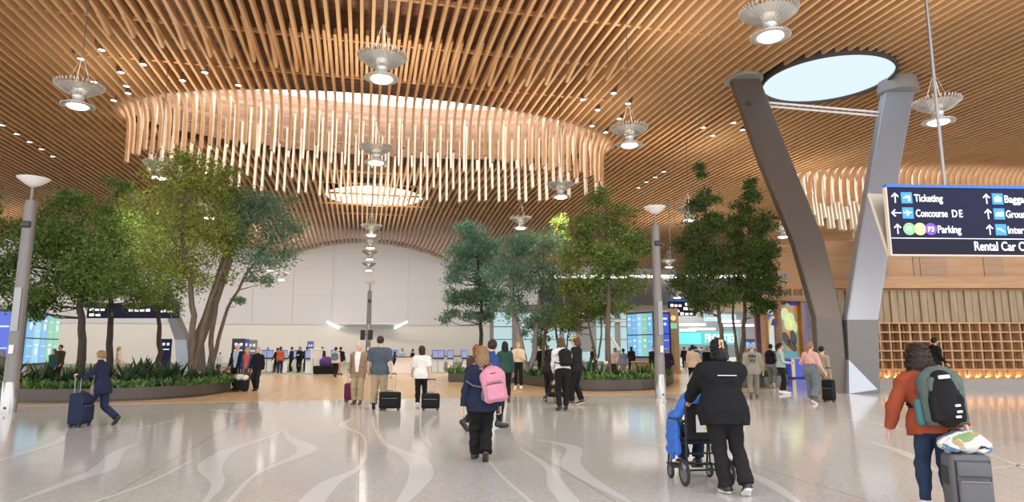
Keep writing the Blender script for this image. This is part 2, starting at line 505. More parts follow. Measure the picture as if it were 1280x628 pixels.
# --- end wall: white sheeting up to the vaults, pale boarding below
m_tarp = mat('white_wall_sheeting', (.70, .675, .685), rough=.75, bump=.06, bscale=1.5)
m_lower = mat('cream_wall_boarding', (.82, .78, .72), rough=.7, noise=.03, nscale=.6)
xs = np.linspace(-62, 70, 133)
mb = MB(); n = len(xs)
vs = [(x, 78, 4.2) for x in xs] + [(x, 78, float(zfar(x)) + .5) for x in xs]
mb._add(vs, [(i, i + 1, n + i + 1, n + i) for i in range(n - 1)])
struct(mb.build('wall_back', m_tarp))
mb = MB(); mb.box((4, 77.8, 2.1), (132, .4, 4.2)); struct(mb.build('wall_back_lower', m_lower))
m_seam = mat('sheeting_seam', (.66, .64, .645), rough=.8)
mb = MB()
for x in np.arange(-38, 16, 4.3):
    zt = float(zfar(x)); mb.box((x, 77.96, (4.2 + zt) / 2), (.06, .06, zt - 4.2))
for z in (7.6, 10.6): mb.box((-10, 77.97, z), (56, .04, .05))
mb.box((-12, 77.75, 4.28), (60, .5, .16))
struct(mb.build('trim_9', m_seam))

# --- lights of the place: daylight comes in from the open glazed side behind, and through the skylights
w = bpy.data.worlds.new('world'); SC.world = w; w.use_nodes = True
bg = w.node_tree.nodes['Background']; bg.inputs[0].default_value = (.97, .97, 1.0, 1); bg.inputs[1].default_value = 2.5
SC.view_settings.view_transform = 'Standard'; SC.view_settings.look = 'None'
SC.view_settings.exposure = 0.13; SC.view_settings.gamma = 1.0; SC.view_settings.use_curve_mapping = False
SC.cycles.use_denoising = True
SC.cycles.max_bounces = 6; SC.cycles.diffuse_bounces = 4; SC.cycles.glossy_bounces = 3; SC.cycles.transmission_bounces = 3
SC.cycles.sample_clamp_indirect = 6.0
SC.cycles.caustics_reflective = False; SC.cycles.caustics_refractive = False

def area(name, loc, rot, sx, sy, e, col=(1, .96, .9)):
    ld = bpy.data.lights.new(name, 'AREA'); ld.shape = 'RECTANGLE'; ld.size = sx; ld.size_y = sy; ld.energy = e; ld.color = col
    o = bpy.data.objects.new(name, ld); COL.objects.link(o); o.location = loc; o.rotation_euler = rot
    return o
# unseen area lights added to brighten the white end wall
area('added_wall_fill', (-18, 68, 10.0), (R(42), 0, 0), 46, .4, 1500)
area('added_wall_fill', (18, 68, 9.5), (R(42), 0, 0), 30, .4, 700)
# ================================================================= COLUMNS, LAMPS, WALLS OF WOOD, SIGNS
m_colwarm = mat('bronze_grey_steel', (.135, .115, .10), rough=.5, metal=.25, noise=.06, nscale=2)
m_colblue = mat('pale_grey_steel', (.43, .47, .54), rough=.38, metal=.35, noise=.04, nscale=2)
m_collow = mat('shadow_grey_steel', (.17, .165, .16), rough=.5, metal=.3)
m_collar = mat('collar_steel', (.33, .31, .29), rough=.5, metal=.3)
m_dark = mat('near_black', (.02, .02, .022), rough=.5)
m_black = mat('black_plastic', (.018, .018, .02), rough=.35)
m_steel = mat('brushed_steel', (.23, .215, .205), rough=.5, metal=.3, noise=.08, nscale=3)
m_steeldk = mat('dark_brushed_steel', (.30, .295, .29), rough=.4, metal=.8)
m_chrome = mat('chrome', (.42, .41, .40), rough=.25, metal=.8)
m_white = mat('white_paint', (.85, .84, .82), rough=.45)
m_lampglow = mat('lamp_glow', (1, 1, 1), emit=(1, .94, .84), es=14)
m_spotglow = mat('downlight_glow', (1, 1, 1), emit=(1, .95, .86), es=9)
m_vane = mat('satin_aluminium', (.62, .60, .56), rough=.38, metal=.55)

base = F(1068, 492)
def arm(mb, secs, depth):
    rings = []
    for (xl, xr, py, d) in secs:
        a = Dp(xl, py, d); b = Dp(xr, py, d); z = (a.z + b.z) / 2
        a.z = b.z = max(z, 0) if py < 485 else 0
        dv = FH * depth(d)
        u = (b - a) * .045; v = dv * .06
        rings.append([a + u, b - u, b + v, b + dv - v, b + dv - u, a + dv + u, a + dv - v, a + v])
    mb.loft(rings); return rings
db = (base - EYE).dot(FH)
def local(o, root):
    o.data.transform(Matrix.Translation(-root.location)); return o
def ycol(root, secL, secR, dep, lab):
    mb = MB(); rl = arm(mb, secL, dep); local(mb.build('leaning_arm', m_colwarm), root).parent = root
    mb = MB(); rr = arm(mb, secR, dep); local(mb.build('leaning_arm', m_colblue), root).parent = root
    return rl, rr
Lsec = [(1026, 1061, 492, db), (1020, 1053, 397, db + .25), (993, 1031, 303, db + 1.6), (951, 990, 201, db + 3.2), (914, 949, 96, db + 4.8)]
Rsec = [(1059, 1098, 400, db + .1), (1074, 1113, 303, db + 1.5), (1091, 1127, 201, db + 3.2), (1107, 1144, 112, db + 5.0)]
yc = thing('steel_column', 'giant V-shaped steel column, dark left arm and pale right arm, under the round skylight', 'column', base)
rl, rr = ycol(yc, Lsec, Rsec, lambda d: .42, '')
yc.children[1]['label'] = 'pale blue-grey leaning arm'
# folded foot of the right arm
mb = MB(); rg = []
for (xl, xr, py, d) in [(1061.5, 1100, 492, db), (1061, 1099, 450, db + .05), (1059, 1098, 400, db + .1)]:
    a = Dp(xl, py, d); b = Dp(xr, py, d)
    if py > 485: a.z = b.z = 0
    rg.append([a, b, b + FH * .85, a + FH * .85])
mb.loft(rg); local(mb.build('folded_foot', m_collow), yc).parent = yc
a, b, c = Dp(1061, 450, db - .06), Dp(1097, 487, db - .25), Dp(1061.5, 492, db - .25)
c.z = 0; b2 = Dp(1100, 492, db - .02); b2.z = 0
mb = MB(); mb._add([a, b, b2, c, a + FH * .3, b + FH * .4, b2 + FH * .4, c + FH * .4], [(0, 3, 2, 1), (4, 5, 6, 7), (0, 1, 5, 4), (1, 2, 6, 5), (2, 3, 7, 6), (3, 0, 4, 7)])
local(mb.build('gusset_plate', m_colblue), yc).parent = yc
for rings, in ((rl,), (rr,)):
    top = rings[-1]; c = sum(top, Vector()) / len(top)
    mb = MB(); mb.smooth = True
    mb.lathe([(.82, -.38), (.86, -.36), (.86, -.02), (.8, 0), (.8, .5), (.72, .52)], 28, c=c + Vector((0, 0, .25)))
    local(mb.build('top_collar', m_collar, smooth=True), yc).parent = yc
# tie between the arms
lt = (Lsec[4], Rsec[3])
p0 = Dp(953, 130, db + 4.5); p1 = Dp(1113, 144, db + 4.6)
for dz in (-.09, .09):
    mb = MB(); mb.tube([p0 + Vector((0, 0, dz)), p1 + Vector((0, 0, dz))], .05, 10)
    local(mb.build('tie_rod', m_white), yc).parent = yc
mb = MB(); q = Dp(937, 129, db + 4.15); mb.lathe([(.10, -.03), (.10, .03)], 16, c=q, rot=CR); local(mb.build('lifting_hole', m_dark), yc).parent = yc

# second column far behind the trees on the left
b2 = Gp(233, 46)
yc2 = thing('steel_column', 'grey V-shaped steel column far behind the planted trees', 'column', b2)
d2 = 46
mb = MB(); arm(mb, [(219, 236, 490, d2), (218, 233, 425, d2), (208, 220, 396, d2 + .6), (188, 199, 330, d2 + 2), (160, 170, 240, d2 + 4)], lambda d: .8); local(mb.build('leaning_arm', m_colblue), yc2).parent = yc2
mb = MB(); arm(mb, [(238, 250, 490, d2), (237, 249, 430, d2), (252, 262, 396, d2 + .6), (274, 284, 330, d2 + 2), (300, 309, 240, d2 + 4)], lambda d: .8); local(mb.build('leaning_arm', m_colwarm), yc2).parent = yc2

# --- pendant lamps
m_cable = mat('lamp_cable', (.10, .10, .10), rough=.5)
def make_pendant():
    r = thing('pendant_lamp', 'lamp', 'lamp')
    mb = MB(); mb.smooth = True
    mb.lathe([(.20, .30), (.165, .22), (.16, .12), (.20, .03), (.27, 0)], 24, cap=False)
    mb.lathe([(.26, 0), (.19, .03), (.15, .12), (.155, .22), (.18, .30)], 24, cap=False)
    mb.build('lamp_body', m_vane, r)
    mb = MB()                                # saucer of radial vanes
    N = 40
    for k in range(N):
        a = 2 * PI * k / N; ca, sa = math.cos(a), math.sin(a); t = Vector((-sa, ca, 0)) * .012
        def P(rr, z): return Vector((ca * rr, sa * rr, z))
        q = [P(.17, .24), P(.42, .34), P(.68, .50), P(.70, .56), P(.44, .46), P(.18, .34)]
        mb._add([p - t for p in q] + [p + t for p in q], [(0, 1, 2, 3, 4, 5), (11, 10, 9, 8, 7, 6)] + [(i, (i + 1) % 6, 6 + (i + 1) % 6, 6 + i) for i in range(6)])
    mb.lathe([(.18, .26), (.40, .355), (.60, .465), (.60, .475), (.40, .365), (.18, .275)], 40, cap=False)
    mb.build('vane_saucer', m_vane, r)
    mb = MB(); mb.smooth = True
    N = 32
    mb.lathe([(.30, -.02), (.40, -.035), (.44, -.02), (.44, .01), (.40, .015), (.30, 0), (.30, -.02)], 36, cap=False)
    mb.smooth = False
    for k in range(N):
        a = 2 * PI * k / N; mb.box((math.cos(a) * .45, math.sin(a) * .45, -.005), (.035, .022, .04), Matrix.Rotation(a, 3, 'Z'))
    mb.build('lamp_ring', m_vane, r)
    mb = MB(); mb.smooth = True; mb.lathe([(.29, -.03), (.25, -.055), (.12, -.07), (.01, -.075)], 28); mb.build('diffuser', m_lampglow, r)
    for k in range(4):
        a = PI / 4 + k * PI / 2
        mb = MB(); mb.tube([(math.cos(a) * .4, math.sin(a) * .4, .40), (0, 0, 1.35)], .007, 5); mb.build('suspension_wire', m_steel, r)
    mb = MB(); mb.tube([(0, 0, 1.35), (0, 0, 1)], .012, 5); mb.build('cable', m_cable, r)
    return r
ROW = 'pendant lamps in rows under the roof'
lamps = [
    (97, 132, 9.0, 'vaned pendant lamp beyond the first trees, furthest left under the slatted roof'),
    (477, 98, 9.0, 'large vaned pendant lamp hanging in front of the near rim of the big oval'),
    (963, 45, 9.0, 'largest vaned pendant lamp, high up near the round skylight'),
    (1173, 152, 8.6, 'vaned pendant lamp right of the V column, over the hanging sign'),
    (787, 181, 9.0, 'vaned pendant lamp by the right end of the big oval'),
    (470, 203, 9.0, 'vaned pendant lamp seen against the slat curtain of the big oval'),
    (199, 222, 9.0, 'vaned pendant lamp just above the crown of the yellow-green tree'),
    (701, 246, 9.0, 'vaned pendant lamp above the olive-green tree of the middle planter'),
    (651, 285, 9.0, 'vaned pendant lamp above the grey-green multi-stemmed tree'),
    (464, 294, 9.0, 'topmost and nearest pendant of the vertical line of lamps before the end wall'),
    (463, 310, 9.0, 'second pendant down in the line of lamps before the end wall'),
    (462, 324, 9.0, 'third pendant down in the line of lamps before the end wall'),
    (461, 338, 8.8, 'fourth pendant down in the line of lamps before the end wall'),
    (861, 275, 9.0, 'vaned pendant lamp half hidden by the twin columnar trees'),
    (1070, 313, 8.6, 'vaned pendant lamp between the two arms of the V column'),
    (352, 350, 8.4, 'small far pendant before the white end wall, right one of a pair'),
    (338, 338, 9.0, 'small far pendant before the white end wall, left one of a pair'),
    (261, 272, 9.0, 'vaned pendant lamp glimpsed through the yellow-green tree crown'),
    (836, 334, 9.0, 'far pendant under the dark soffit right of the second lamp post'),
    (979, 296, 9.0, 'vaned pendant lamp beside the left arm of the V column'),
    (3, 330, 9.0, 'far pendant at the edge of the hall, beyond the first lamp post'),
    (847, 372, 6.6, 'far small pendant above the dark departures board'),
]
proto = None
for i, (px, py, z, lab) in enumerate(lamps):
    p = Zp(px, py, z) if py < 360 else Dp(px, py, 52)
    if proto is None: o = proto = make_pendant()
    else: o = copy_tree(proto)
    o.location = p; o.rotation_euler.z = i * .37; o.scale.z = 1.22; o['label'] = lab; o['group'] = ROW
    for c in o.children:
        if c.name.startswith('cable'):
            L = max(.2, (float(zc(p.x, p.y)) + .1 - p.z) / 1.22 - 1.35)
            inov = [1 for (cx, cy, a, b) in OVALS if ((p.x - cx) / a) ** 2 + ((p.y - cy) / b) ** 2 < 1]
            if inov: L += 3
            mb = MB(); mb.tube([(0, 0, 1.33), (0, 0, 1.35 + L)], .014, 5)
            me = mb.build('cable', m_cable); old = c.data; c.data = me.data; bpy.data.objects.remove(me)
    ld = bpy.data.lights.new('pendant_light', 'SPOT'); ld.energy = 700; ld.spot_size = R(150); ld.spot_blend = 1; ld.color = (1, .90, .76); ld.shadow_soft_size = .28
    lo = bpy.data.objects.new('pendant_light', ld); COL.objects.link(lo); lo.parent = o; lo.location = (0, 0, -.12)
    ld = bpy.data.lights.new('added_roof_fill', 'SPOT'); ld.energy = 420; ld.spot_size = R(165); ld.spot_blend = 1; ld.color = (1, .88, .72); ld.shadow_soft_size = .5  # added upward spot to brighten the roof slats, no part of the pendant
    lo = bpy.data.objects.new('added_roof_fill', ld); COL.objects.link(lo); lo.parent = o; lo.location = (0, 0, .62); lo.rotation_euler = (PI, 0, 0)

# --- small downlights set between the slats
spots = [(101, 74), (127, 63), (151, 91), (179, 81), (228, 101), (256, 91), (298, 107), (118, 103), (3, 157), (21, 168), (37, 178), (52, 187), (66, 196),
         (729, 125), (767, 117), (747, 138), (785, 130), (774, 149), (757, 166), (740, 158), (879, 160), (917, 154), (891, 170), (928, 163), (808, 228), (798, 235), (819, 222), (830, 215), (158, 108), (160, 117), (142, 126)]
dl = None
for i, (px, py) in enumerate(spots):
    p = Zp(px, py, ZC - .22)
    if dl is None:
        o = thing('downlight', 'small glowing downlight cup set between the roof slats', 'downlight', p, 0, 'downlights between the roof slats'); dl = o
        mb = MB(); mb.smooth = True; mb.lathe([(.10, .3), (.13, .1), (.15, 0), (.135, 0), (.11, .08)], 20, cap=False); mb.build('cup', m_steel, o)
        mb = MB(); mb.disc((0, 0, .015), .135, n=20); mb.build('lens', m_spotglow, o)
        mb = MB(); mb.tube([(0, 0, .25), (0, 0, .6)], .02, 6); mb.build('stem', m_cable, o)
    else:
        o = copy_tree(dl); o.location = p

# --- lamp posts: brushed steel, saucer on top
def make_post(p, H, lab):
    r = thing('lamp_post', lab, 'lamp post', p)
    mb = MB(); mb.smooth = True
    mb.lathe([(.17, 0), (.17, .03), (.165, 1.3), (.155, 1.32), (.15, 2.0), (.135, H - .75), (.12, H - .6), (.05, H - .58)], 24); mb.build('pole', m_steel, r)
    mb = MB(); mb.smooth = True; mb.lathe([(.175, 0), (.175, .75), (.168, .76)], 24); mb.build('base_sleeve', m_chrome, r)
    mb = MB(); mb.lathe([(.04, H - .6), (.035, H - .22)], 14); mb.build('neck', m_steel, r)
    mb = MB(); mb.smooth = True; mb.lathe([(.05, H - .24), (.16, H - .18), (.30, H - .08), (.38, H), (.365, H), (.26, H - .05), (.05, H - .09)], 32); mb.build('saucer_reflector', m_white, r)
    mb = MB(); mb.box((0, -.15, 2.55), (.16, .05, 1.1)); mb.build('cover_panel', m_steeldk, r)
    mb = MB(); mb.rbox((.0, -.19, 1.55), (.10, .05, .22), .01); mb.build('call_plate', m_white, r)
    mb = MB(); mb.rbox((-.0, -.15, H - 1.25), (.22, .10, .16), .03); mb.build('camera_housing', m_black, r)
    mb = MB(); mb.lathe([(.03, -.01), (.03, .01)], 12, c=(0, -.178, .12), rot=Matrix.Rotation(PI / 2, 3, 'X')); mb.build('bolt', m_dark, r)
    return r
pA = F(10, 516); pB = F(826, 498); pC = Gp(460, 42)
for p, ty, lab in ((pA, 223, 'tall brushed steel lamp post with white saucer top beside the first planter'),
                   (pB, 259, 'brushed steel lamp post with white saucer top by the middle planter'),
                   (pC, 352, 'distant steel lamp post behind the man in the grey shirt')):
    q = make_post(p, heightat(p, ty), lab); q.rotation_euler.z = -math.atan2(p.x, p.y) * 0

# ================================================================= RIGHT-HAND WOODEN WALLS
m_ply = wood('warm_plywood', (.44, .24, .11), (.56, .335, .17), rough=.5, stretch=(.25, .25, 3), scale=2)
m_plydk = wood('brown_plywood', (.36, .21, .12), (.48, .30, .18), rough=.5, stretch=(.25, .25, 3), scale=2)
m_flute = wood('weathered_boarding', (.30, .215, .125), (.45, .345, .215), rough=.65, stretch=(3, 3, .4), scale=1.6)
m_beam = wood('glulam_beam', (.45, .245, .11), (.60, .36, .18), rough=.5, stretch=(.3, .3, 5), scale=1.5)
m_lath = wood('lattice_lath', (.48, .28, .135), (.62, .385, .20), rough=.5, stretch=(3, 3, 3))
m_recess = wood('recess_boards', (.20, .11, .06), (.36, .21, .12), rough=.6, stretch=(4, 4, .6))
m_stone = mat('grey_stone_plinth', (.36, .34, .32), rough=.6, noise=.1, nscale=6)
m_grille = mat('vent_metal', (.30, .28, .26), rough=.5, metal=.4)

# screen wall: vertical plane, described along its length u (metres) and height z
wa = F(1100, 486.5); wb = F(1286, 486.5)
wu = (wb - wa).normalized(); wn = Vector((wu.y, -wu.x, 0))
if wn.dot(EYE - wa) < 0: wn = -wn
WR = Matrix((wu, -wn, Vector((0, 0, 1)))).transposed()
wall = bpy.data.objects.new('wall_right', None); COL.objects.link(wall); struct(wall)
wall.matrix_world = Matrix.Translation(wa) @ WR.to_4x4()
def on_wall(mb, name, m, smooth=None):
    o = mb.build(name, m, wall, smooth=smooth); o['kind'] = 'structure'; return o
dW = (wa - EYE).dot(FH)
def wz(py): return Dp(1150, py, dW).z
z_pl, z_lt, z_fl, z_bm, z_tp = wz(474), wz(404), wz(363), wz(346), wz(300)
U0, U1 = -2.2, 9.5
mb = MB(); mb.box(((U0 + U1) / 2, .12, z_pl / 2), (U1 - U0, .5, z_pl)); on_wall(mb, 'plinth', m_stone)
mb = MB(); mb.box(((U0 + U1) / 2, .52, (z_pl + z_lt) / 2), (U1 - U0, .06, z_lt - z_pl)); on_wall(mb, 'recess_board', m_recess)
mb = MB(); nr = 6; hz = (z_lt - z_pl) / nr
for k in range(nr + 1): mb.box(((U0 + U1) / 2, .2, z_pl + k * hz), (U1 - U0, .34, .055))
u = U0
while u < U1:
    mb.box((u, .2, (z_pl + z_lt) / 2), (.055, .32, z_lt - z_pl)); u += .40
on_wall(mb, 'lattice', m_lath)
mb = MB(); u = U0
while u < U1:                                   # upright slats seen at the back of the boxes
    mb.box((u, .37, (z_pl + z_lt) / 2), (.05, .04, z_lt - z_pl)); u += .147
on_wall(mb, 'upright_slat', m_lath)
mb = MB(); u = U0; kk = 0
while u < U1:
    wdt = .30; mb.box((u + wdt / 2, .22 + (.03 if kk % 2 else 0), (z_lt + z_fl) / 2), (wdt - .02, .08, z_fl - z_lt), Matrix.Rotation(R(6), 3, 'Z')); u += wdt; kk += 1
mb.box(((U0 + U1) / 2, .42, (z_lt + z_fl) / 2), (U1 - U0, .2, z_fl - z_lt)); on_wall(mb, 'boarding', m_flute)
mb = MB()
mb.box(((U0 + U1) / 2, .15, (z_fl + z_bm) / 2 - .04), (U1 - U0, .6, (z_bm - z_fl) * .6)); mb.box(((U0 + U1) / 2, .2, z_bm - .09), (U1 - U0, .45, .18)); on_wall(mb, 'glulam_beam', m_beam)
mb = MB(); mb.box(((U0 + U1) / 2, .35, (z_bm + z_tp) / 2), (U1 - U0, .1, z_tp - z_bm)); on_wall(mb, 'upper_panel', m_ply)
mb = MB()
for u, w_ in ((.55, .7), (2.05, .25), (2.75, 1.1), (5.2, .8), (7, .5)): mb.box((u, .29, (z_bm + z_tp) / 2), (w_, .04, (z_tp - z_bm) * .96))
on_wall(mb, 'dark_panel', m_plydk)
# glow strip under the lattice bays
m_warm = mat('warm_strip_light', (1, 1, 1), emit=(1, .72, .38), es=10)
mb = MB(); mb.box(((U0 + U1) / 2, .46, z_pl + .05), (U1 - U0, .03, .03)); on_wall(mb, 'strip_light', m_warm)
ld = bpy.data.lights.new('lattice_glow', 'AREA'); ld.shape = 'RECTANGLE'; ld.size = U1 - U0; ld.size_y = .1; ld.energy = 60; ld.color = (1, .75, .45)
lo = bpy.data.objects.new('lattice_glow', ld); COL.objects.link(lo); lo.parent = wall; lo.location = ((U0 + U1) / 2, .33, z_pl + .07); lo.rotation_euler = (PI - .0, 0, 0)

# high boarded wall behind it, sloping out at the top like a soffit
dH = 62
hw = bpy.data.objects.new('wall_far_right', None); COL.objects.link(hw); struct(hw)
ha = Gp(948, dH); hu = (Gp(1200, dH + 2) - ha).normalized(); hn = Vector((hu.y, -hu.x, 0))
if hn.dot(EYE - ha) < 0: hn = -hn
HM = Matrix((hu, -hn, Vector((0, 0, 1)))).transposed()
hw.matrix_world = Matrix.Translation(ha) @ HM.to_4x4()
def on_hw(mb, name, m):
    o = mb.build(name, m, hw); o['kind'] = 'structure'; return o
def hz_(py): return Dp(1020, py, dH).z
zA, zB, zCc = hz_(372), hz_(316), hz_(262)
m_soffit = wood('soffit_planks', (.42, .22, .10), (.60, .35, .17), rough=.5, stretch=(.12, 2, 2), scale=1.4, plank=(2, .3), groove=(.3, .16, .08))
W = 34
mb = MB(); mb.box((W / 2, .2, (zA + zB) / 2), (W, .4, zB - zA)); on_hw(mb, 'plywood_wall', m_ply)
mb = MB(); rg = []
for t in np.linspace(0, 1, 9):
    z = zB + (ZC - .5 - zB) * t; y = -.1 - 2.0 * (t ** 2.2)
    rg.append([(0 - 2 * t, y, z), (W, y, z)])
vs = [p for r_ in rg for p in r_]
mb._add(vs, [(2 * i, 2 * i + 1, 2 * i + 3, 2 * i + 2) for i in range(8)]); on_hw(mb, 'soffit', m_soffit)
mb = MB(); mb.box((W / 2, .1, zA - .05), (W, .8, .45)); mb.box((W / 2, .15, zA + .9), (W, .6, .12)); on_hw(mb, 'glulam_beam', m_beam)
mb = MB(); mb.box((W / 2 + 4, .3, zA / 2), (W - 4, .3, zA)); on_hw(mb, 'lower_boarding', m_flute)
mb = MB()
for k in range(9): mb.box((.25 + k * 1.1, .05, zA + .5), (.14, .5, .8))
on_hw(mb, 'stub_post', m_beam)
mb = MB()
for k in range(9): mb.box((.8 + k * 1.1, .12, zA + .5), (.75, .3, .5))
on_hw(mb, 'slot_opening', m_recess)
for (px, py, w_, h_) in ((981, 345, 1.25, .62), (1034, 334, .8, .6), (1041, 353, .9, .5)):
    q = hw.matrix_world.inverted() @ Dp(px, py, dH - .2)
    v = thing('vent_grille', 'v', 'vent'); v.matrix_world = hw.matrix_world @ Matrix.Translation((q.x, 0, q.z))
    mb = MB(); mb.box((0, -.02, 0), (w_, .05, h_)); mb.build('frame', m_grille, v)
    mb = MB()
    for k in range(8): mb.box((-w_ / 2 + (k + .5) * w_ / 8, -.06, 0), (w_ / 8 * .45, .05, h_ * .82))
    mb.build('louvre_slat', m_steeldk, v)
    v['label'] = {981: 'metal vent grille on the plywood wall left of the dark column arm', 1034: 'upper small vent grille on plywood seen between the column arms', 1041: 'lower vent grille on plywood seen between the column arms'}[px]
    v['group'] = 'vent grilles in the plywood wall'

# ================================================================= SHOP FRONT WITH ARTWORK (left end of the wooden wall)
sA = Dp(957, 452, 35); sA.z = 0
shop = thing('shop_kiosk', 'timber-framed shop front with tall colourful lit pictures behind the woman in mint top', 'shop', sA)
sB = Dp(1012, 452, 36.5); sB.z = 0
su = (sB - sA).normalized(); shop.rotation_euler.z = math.atan2(su.y, su.x); SWd = (sB - sA).length
zt = Dp(980, 376, 35.5).z
m_pb = mat('royal_blue_panel', (.03, .06, .42), rough=.35, emit=(.04, .08, .6), es=.5)
m_pw = mat('pale_print', (.75, .82, .78), rough=.4, emit=(.75, .85, .8), es=.5)
m_po = mat('orange_print', (.72, .36, .10), rough=.4, emit=(.8, .4, .1), es=.25)
m_pg = mat('lime_print', (.66, .78, .42), rough=.4, emit=(.7, .85, .4), es=.45)
m_pt = mat('teal_print', (.12, .42, .52), rough=.4, emit=(.1, .45, .55), es=.35)
m_pd = mat('dark_print', (.08, .06, .07), rough=.4)
m_py = mat('yellow_print', (.85, .72, .30), rough=.4, emit=(.9, .75, .3), es=.35)
mb = MB(); mb.box((SWd / 2, .6, zt / 2), (SWd, .1, zt)); mb.build('back_board', m_plydk, shop)
mb = MB(); mb.box((SWd * .13, .1, zt * .52), (SWd * .26, .08, zt * .85)); pl = mb.build('picture_panel', m_pb, shop); pl['label'] = 'blue picture panel with white blocks'
mb = MB(); mb.box((SWd * .14, .05, zt * .86), (SWd * .2, .02, .35)); mb.box((SWd * .19, .05, zt * .5), (SWd * .1, .02, zt * .35)); mb.build('print_patch', m_pw, pl)
mb = MB(); n_ = 24
mb.tube([(SWd * .24 + .9 * math.cos(a) * -1 * .55, .04, zt * .48 + 1.25 * math.sin(a)) for a in np.linspace(-PI / 2, PI / 2, 16)], .10, 6); mb.build('print_ring', m_py, pl)
mb = MB(); mb.box((SWd * .60, .1, zt * .52), (SWd * .44, .08, zt * .85)); pr = mb.build('picture_panel', m_po, shop); pr['label'] = 'orange picture panel with lime, teal and dark shapes'
Rx = Matrix.Rotation(PI / 2, 3, 'X')
def blob(name, m, u, z, rx, rz_, yy, rot=0):
    mb = MB(); mb.lathe([(1, -.012), (1, .012)], 28, rot=Matrix.Identity(3))
    for i, p in enumerate(mb.v):
        q = Matrix.Rotation(rot, 3, 'Z') @ Vector((p[0] * rx, p[1] * rz_, p[2])); q = Rx @ q; mb.v[i] = (q.x + u, q.y + yy, q.z + z)
    return mb.build(name, m, pr)
blob('print_disc', m_pt, SWd * .58, zt * .60, .62, 1.55, .05); blob('print_disc', m_po, SWd * .58, zt * .62, .5, 1.38, .035)
for (u, z) in ((.50, .82), (.62, .76), (.56, .70), (.68, .66)): blob('print_disc', m_pg, SWd * u, zt * z, .30, .36, .02)
blob('print_disc', m_pt, SWd * .60, zt * .24, .62, .5, .03)
for (u, z, r_) in ((.5, .5, .5), (.62, .42, .8), (.66, .52, .2)): blob('print_disc', m_pd, SWd * u, zt * z, .22, .42, .01, r_)
mb = MB(); mb.box((SWd * .6, -.3, zt * .13), (SWd * .42, .35, zt * .22)); ct = mb.build('counter', m_pb, shop)
mb = MB(); mb.box((SWd * .6, -.32, zt * .255), (SWd * .46, .45, .10)); mb.build('counter_top', m_white, ct)
mb = MB(); mb.box((SWd * .44, -.49, zt * .13), (SWd * .07, .02, zt * .22)); mb.build('counter_stripe', m_py, ct)
mb = MB(); mb.box((SWd * .92, .3, zt * .5), (SWd * .16, .5, zt)); mb.build('side_panel', m_pb, shop)
for u in (.0, .30, .84): mb = MB(); mb.box((SWd * u, -.05, zt / 2), (.24, .3, zt)); mb.build('timber_post', m_beam, shop)
mb = MB(); mb.box((SWd / 2, 0, zt + .12), (SWd + .5, .9, .28)); mb.build('timber_beam', m_beam, shop)

# ================================================================= HANGING DIRECTION SIGN
m_navy = mat('navy_sign_face', (.010, .011, .045), rough=.55, spec=.2)
m_navy2 = mat('deep_navy_band', (.010, .009, .028), rough=.55, spec=.2)
m_sblue = mat('bright_blue_edge', (.02, .16, .62), rough=.35)
m_lt = mat('sign_letter_white', (.9, .9, .9), rough=.4, emit=(1, 1, 1), es=.75)
m_ic = mat('icon_blue', (.03, .30, .75), rough=.35, emit=(.03, .3, .75), es=.25)
m_gr = mat('p_green', (.20, .62, .22), rough=.4, emit=(.2, .65, .2), es=.35)
m_ye = mat('p_yellow', (.92, .80, .30), rough=.4, emit=(.9, .8, .25), es=.35)
m_pu = mat('p_purple', (.16, .06, .45), rough=.4, emit=(.16, .06, .45), es=.3)
m_case = mat('cream_sign_case', (.66, .58, .46), rough=.5)
dS = 13.0
c0 = Dp(1108, 234, dS); c1 = Dp(1110, 318, dS); c2 = Dp(1284, 241, dS - .05)
su = (Vector((c2.x, c2.y, 0)) - Vector((c0.x, c0.y, 0))).normalized()
# the board turns slightly so that its right end is a little further away
ang = math.atan2(su.y, su.x) + R(4); su = Vector((math.cos(ang), math.sin(ang), 0))
Hs = c0.z - c1.z; Ls = 5.4
s0 = Vector((c0.x, c0.y, c1.z))
sg = thing('hanging_sign', 'long navy overhead direction sign with white letters and blue icons', 'sign', s0, ang)
TH = .42
mb = MB(); mb.box((Ls / 2, .03, Hs / 2), (Ls, .06, Hs)); mb.build('sign_face', m_navy, sg)
mb = MB(); mb.box((Ls / 2, -.004, Hs * .115), (Ls, .008, Hs * .225)); mb.build('lower_band', m_navy2, sg)
mb = MB(); mb.box((Ls / 2, -.006, Hs * .238), (Ls, .008, .012)); mb.build('divider_line', m_lt, sg)
mb = MB(); mb.box((Ls / 2, .05, Hs + .025), (Ls + .02, .14, .06)); mb.build('top_edge', m_sblue, sg)
mb = MB(); mb.box((Ls / 2, .05, -.015), (Ls, .12, .03)); mb.build('bottom_edge', m_case, sg)
# V-shaped case end
mb = MB()
mb.prism([(-.03, -.01), (-.03, .08), (-.012, .10), (0, .10), (0, -.01)], -.03, Hs + .0)
mb._add([(-.03, .05, -.03), (-.03, .12, -.03), (-.03, .62, Hs), (-.03, .54, Hs), (0, .05, -.03), (0, .12, -.03), (0, .62, Hs), (0, .54, Hs)],
        [(0, 1, 2, 3), (7, 6, 5, 4), (0, 4, 5, 1), (1, 5, 6, 2), (2, 6, 7, 3), (3, 7, 4, 0)])
mb.build('end_frame', m_case, sg)
mb = MB(); mb._add([(0, .12, 0), (Ls, .12, 0), (Ls, .60, Hs), (0, .60, Hs), (0, .10, 0), (Ls, .10, 0), (Ls, .58, Hs), (0, .58, Hs)],
                   [(0, 1, 2, 3), (7, 6, 5, 4), (0, 4, 5, 1), (1, 5, 6, 2), (2, 6, 7, 3), (3, 7, 4, 0)]); mb.build('rear_face', m_case, sg)
TR = (PI / 2, 0, 0)
px2m = dS / FPX
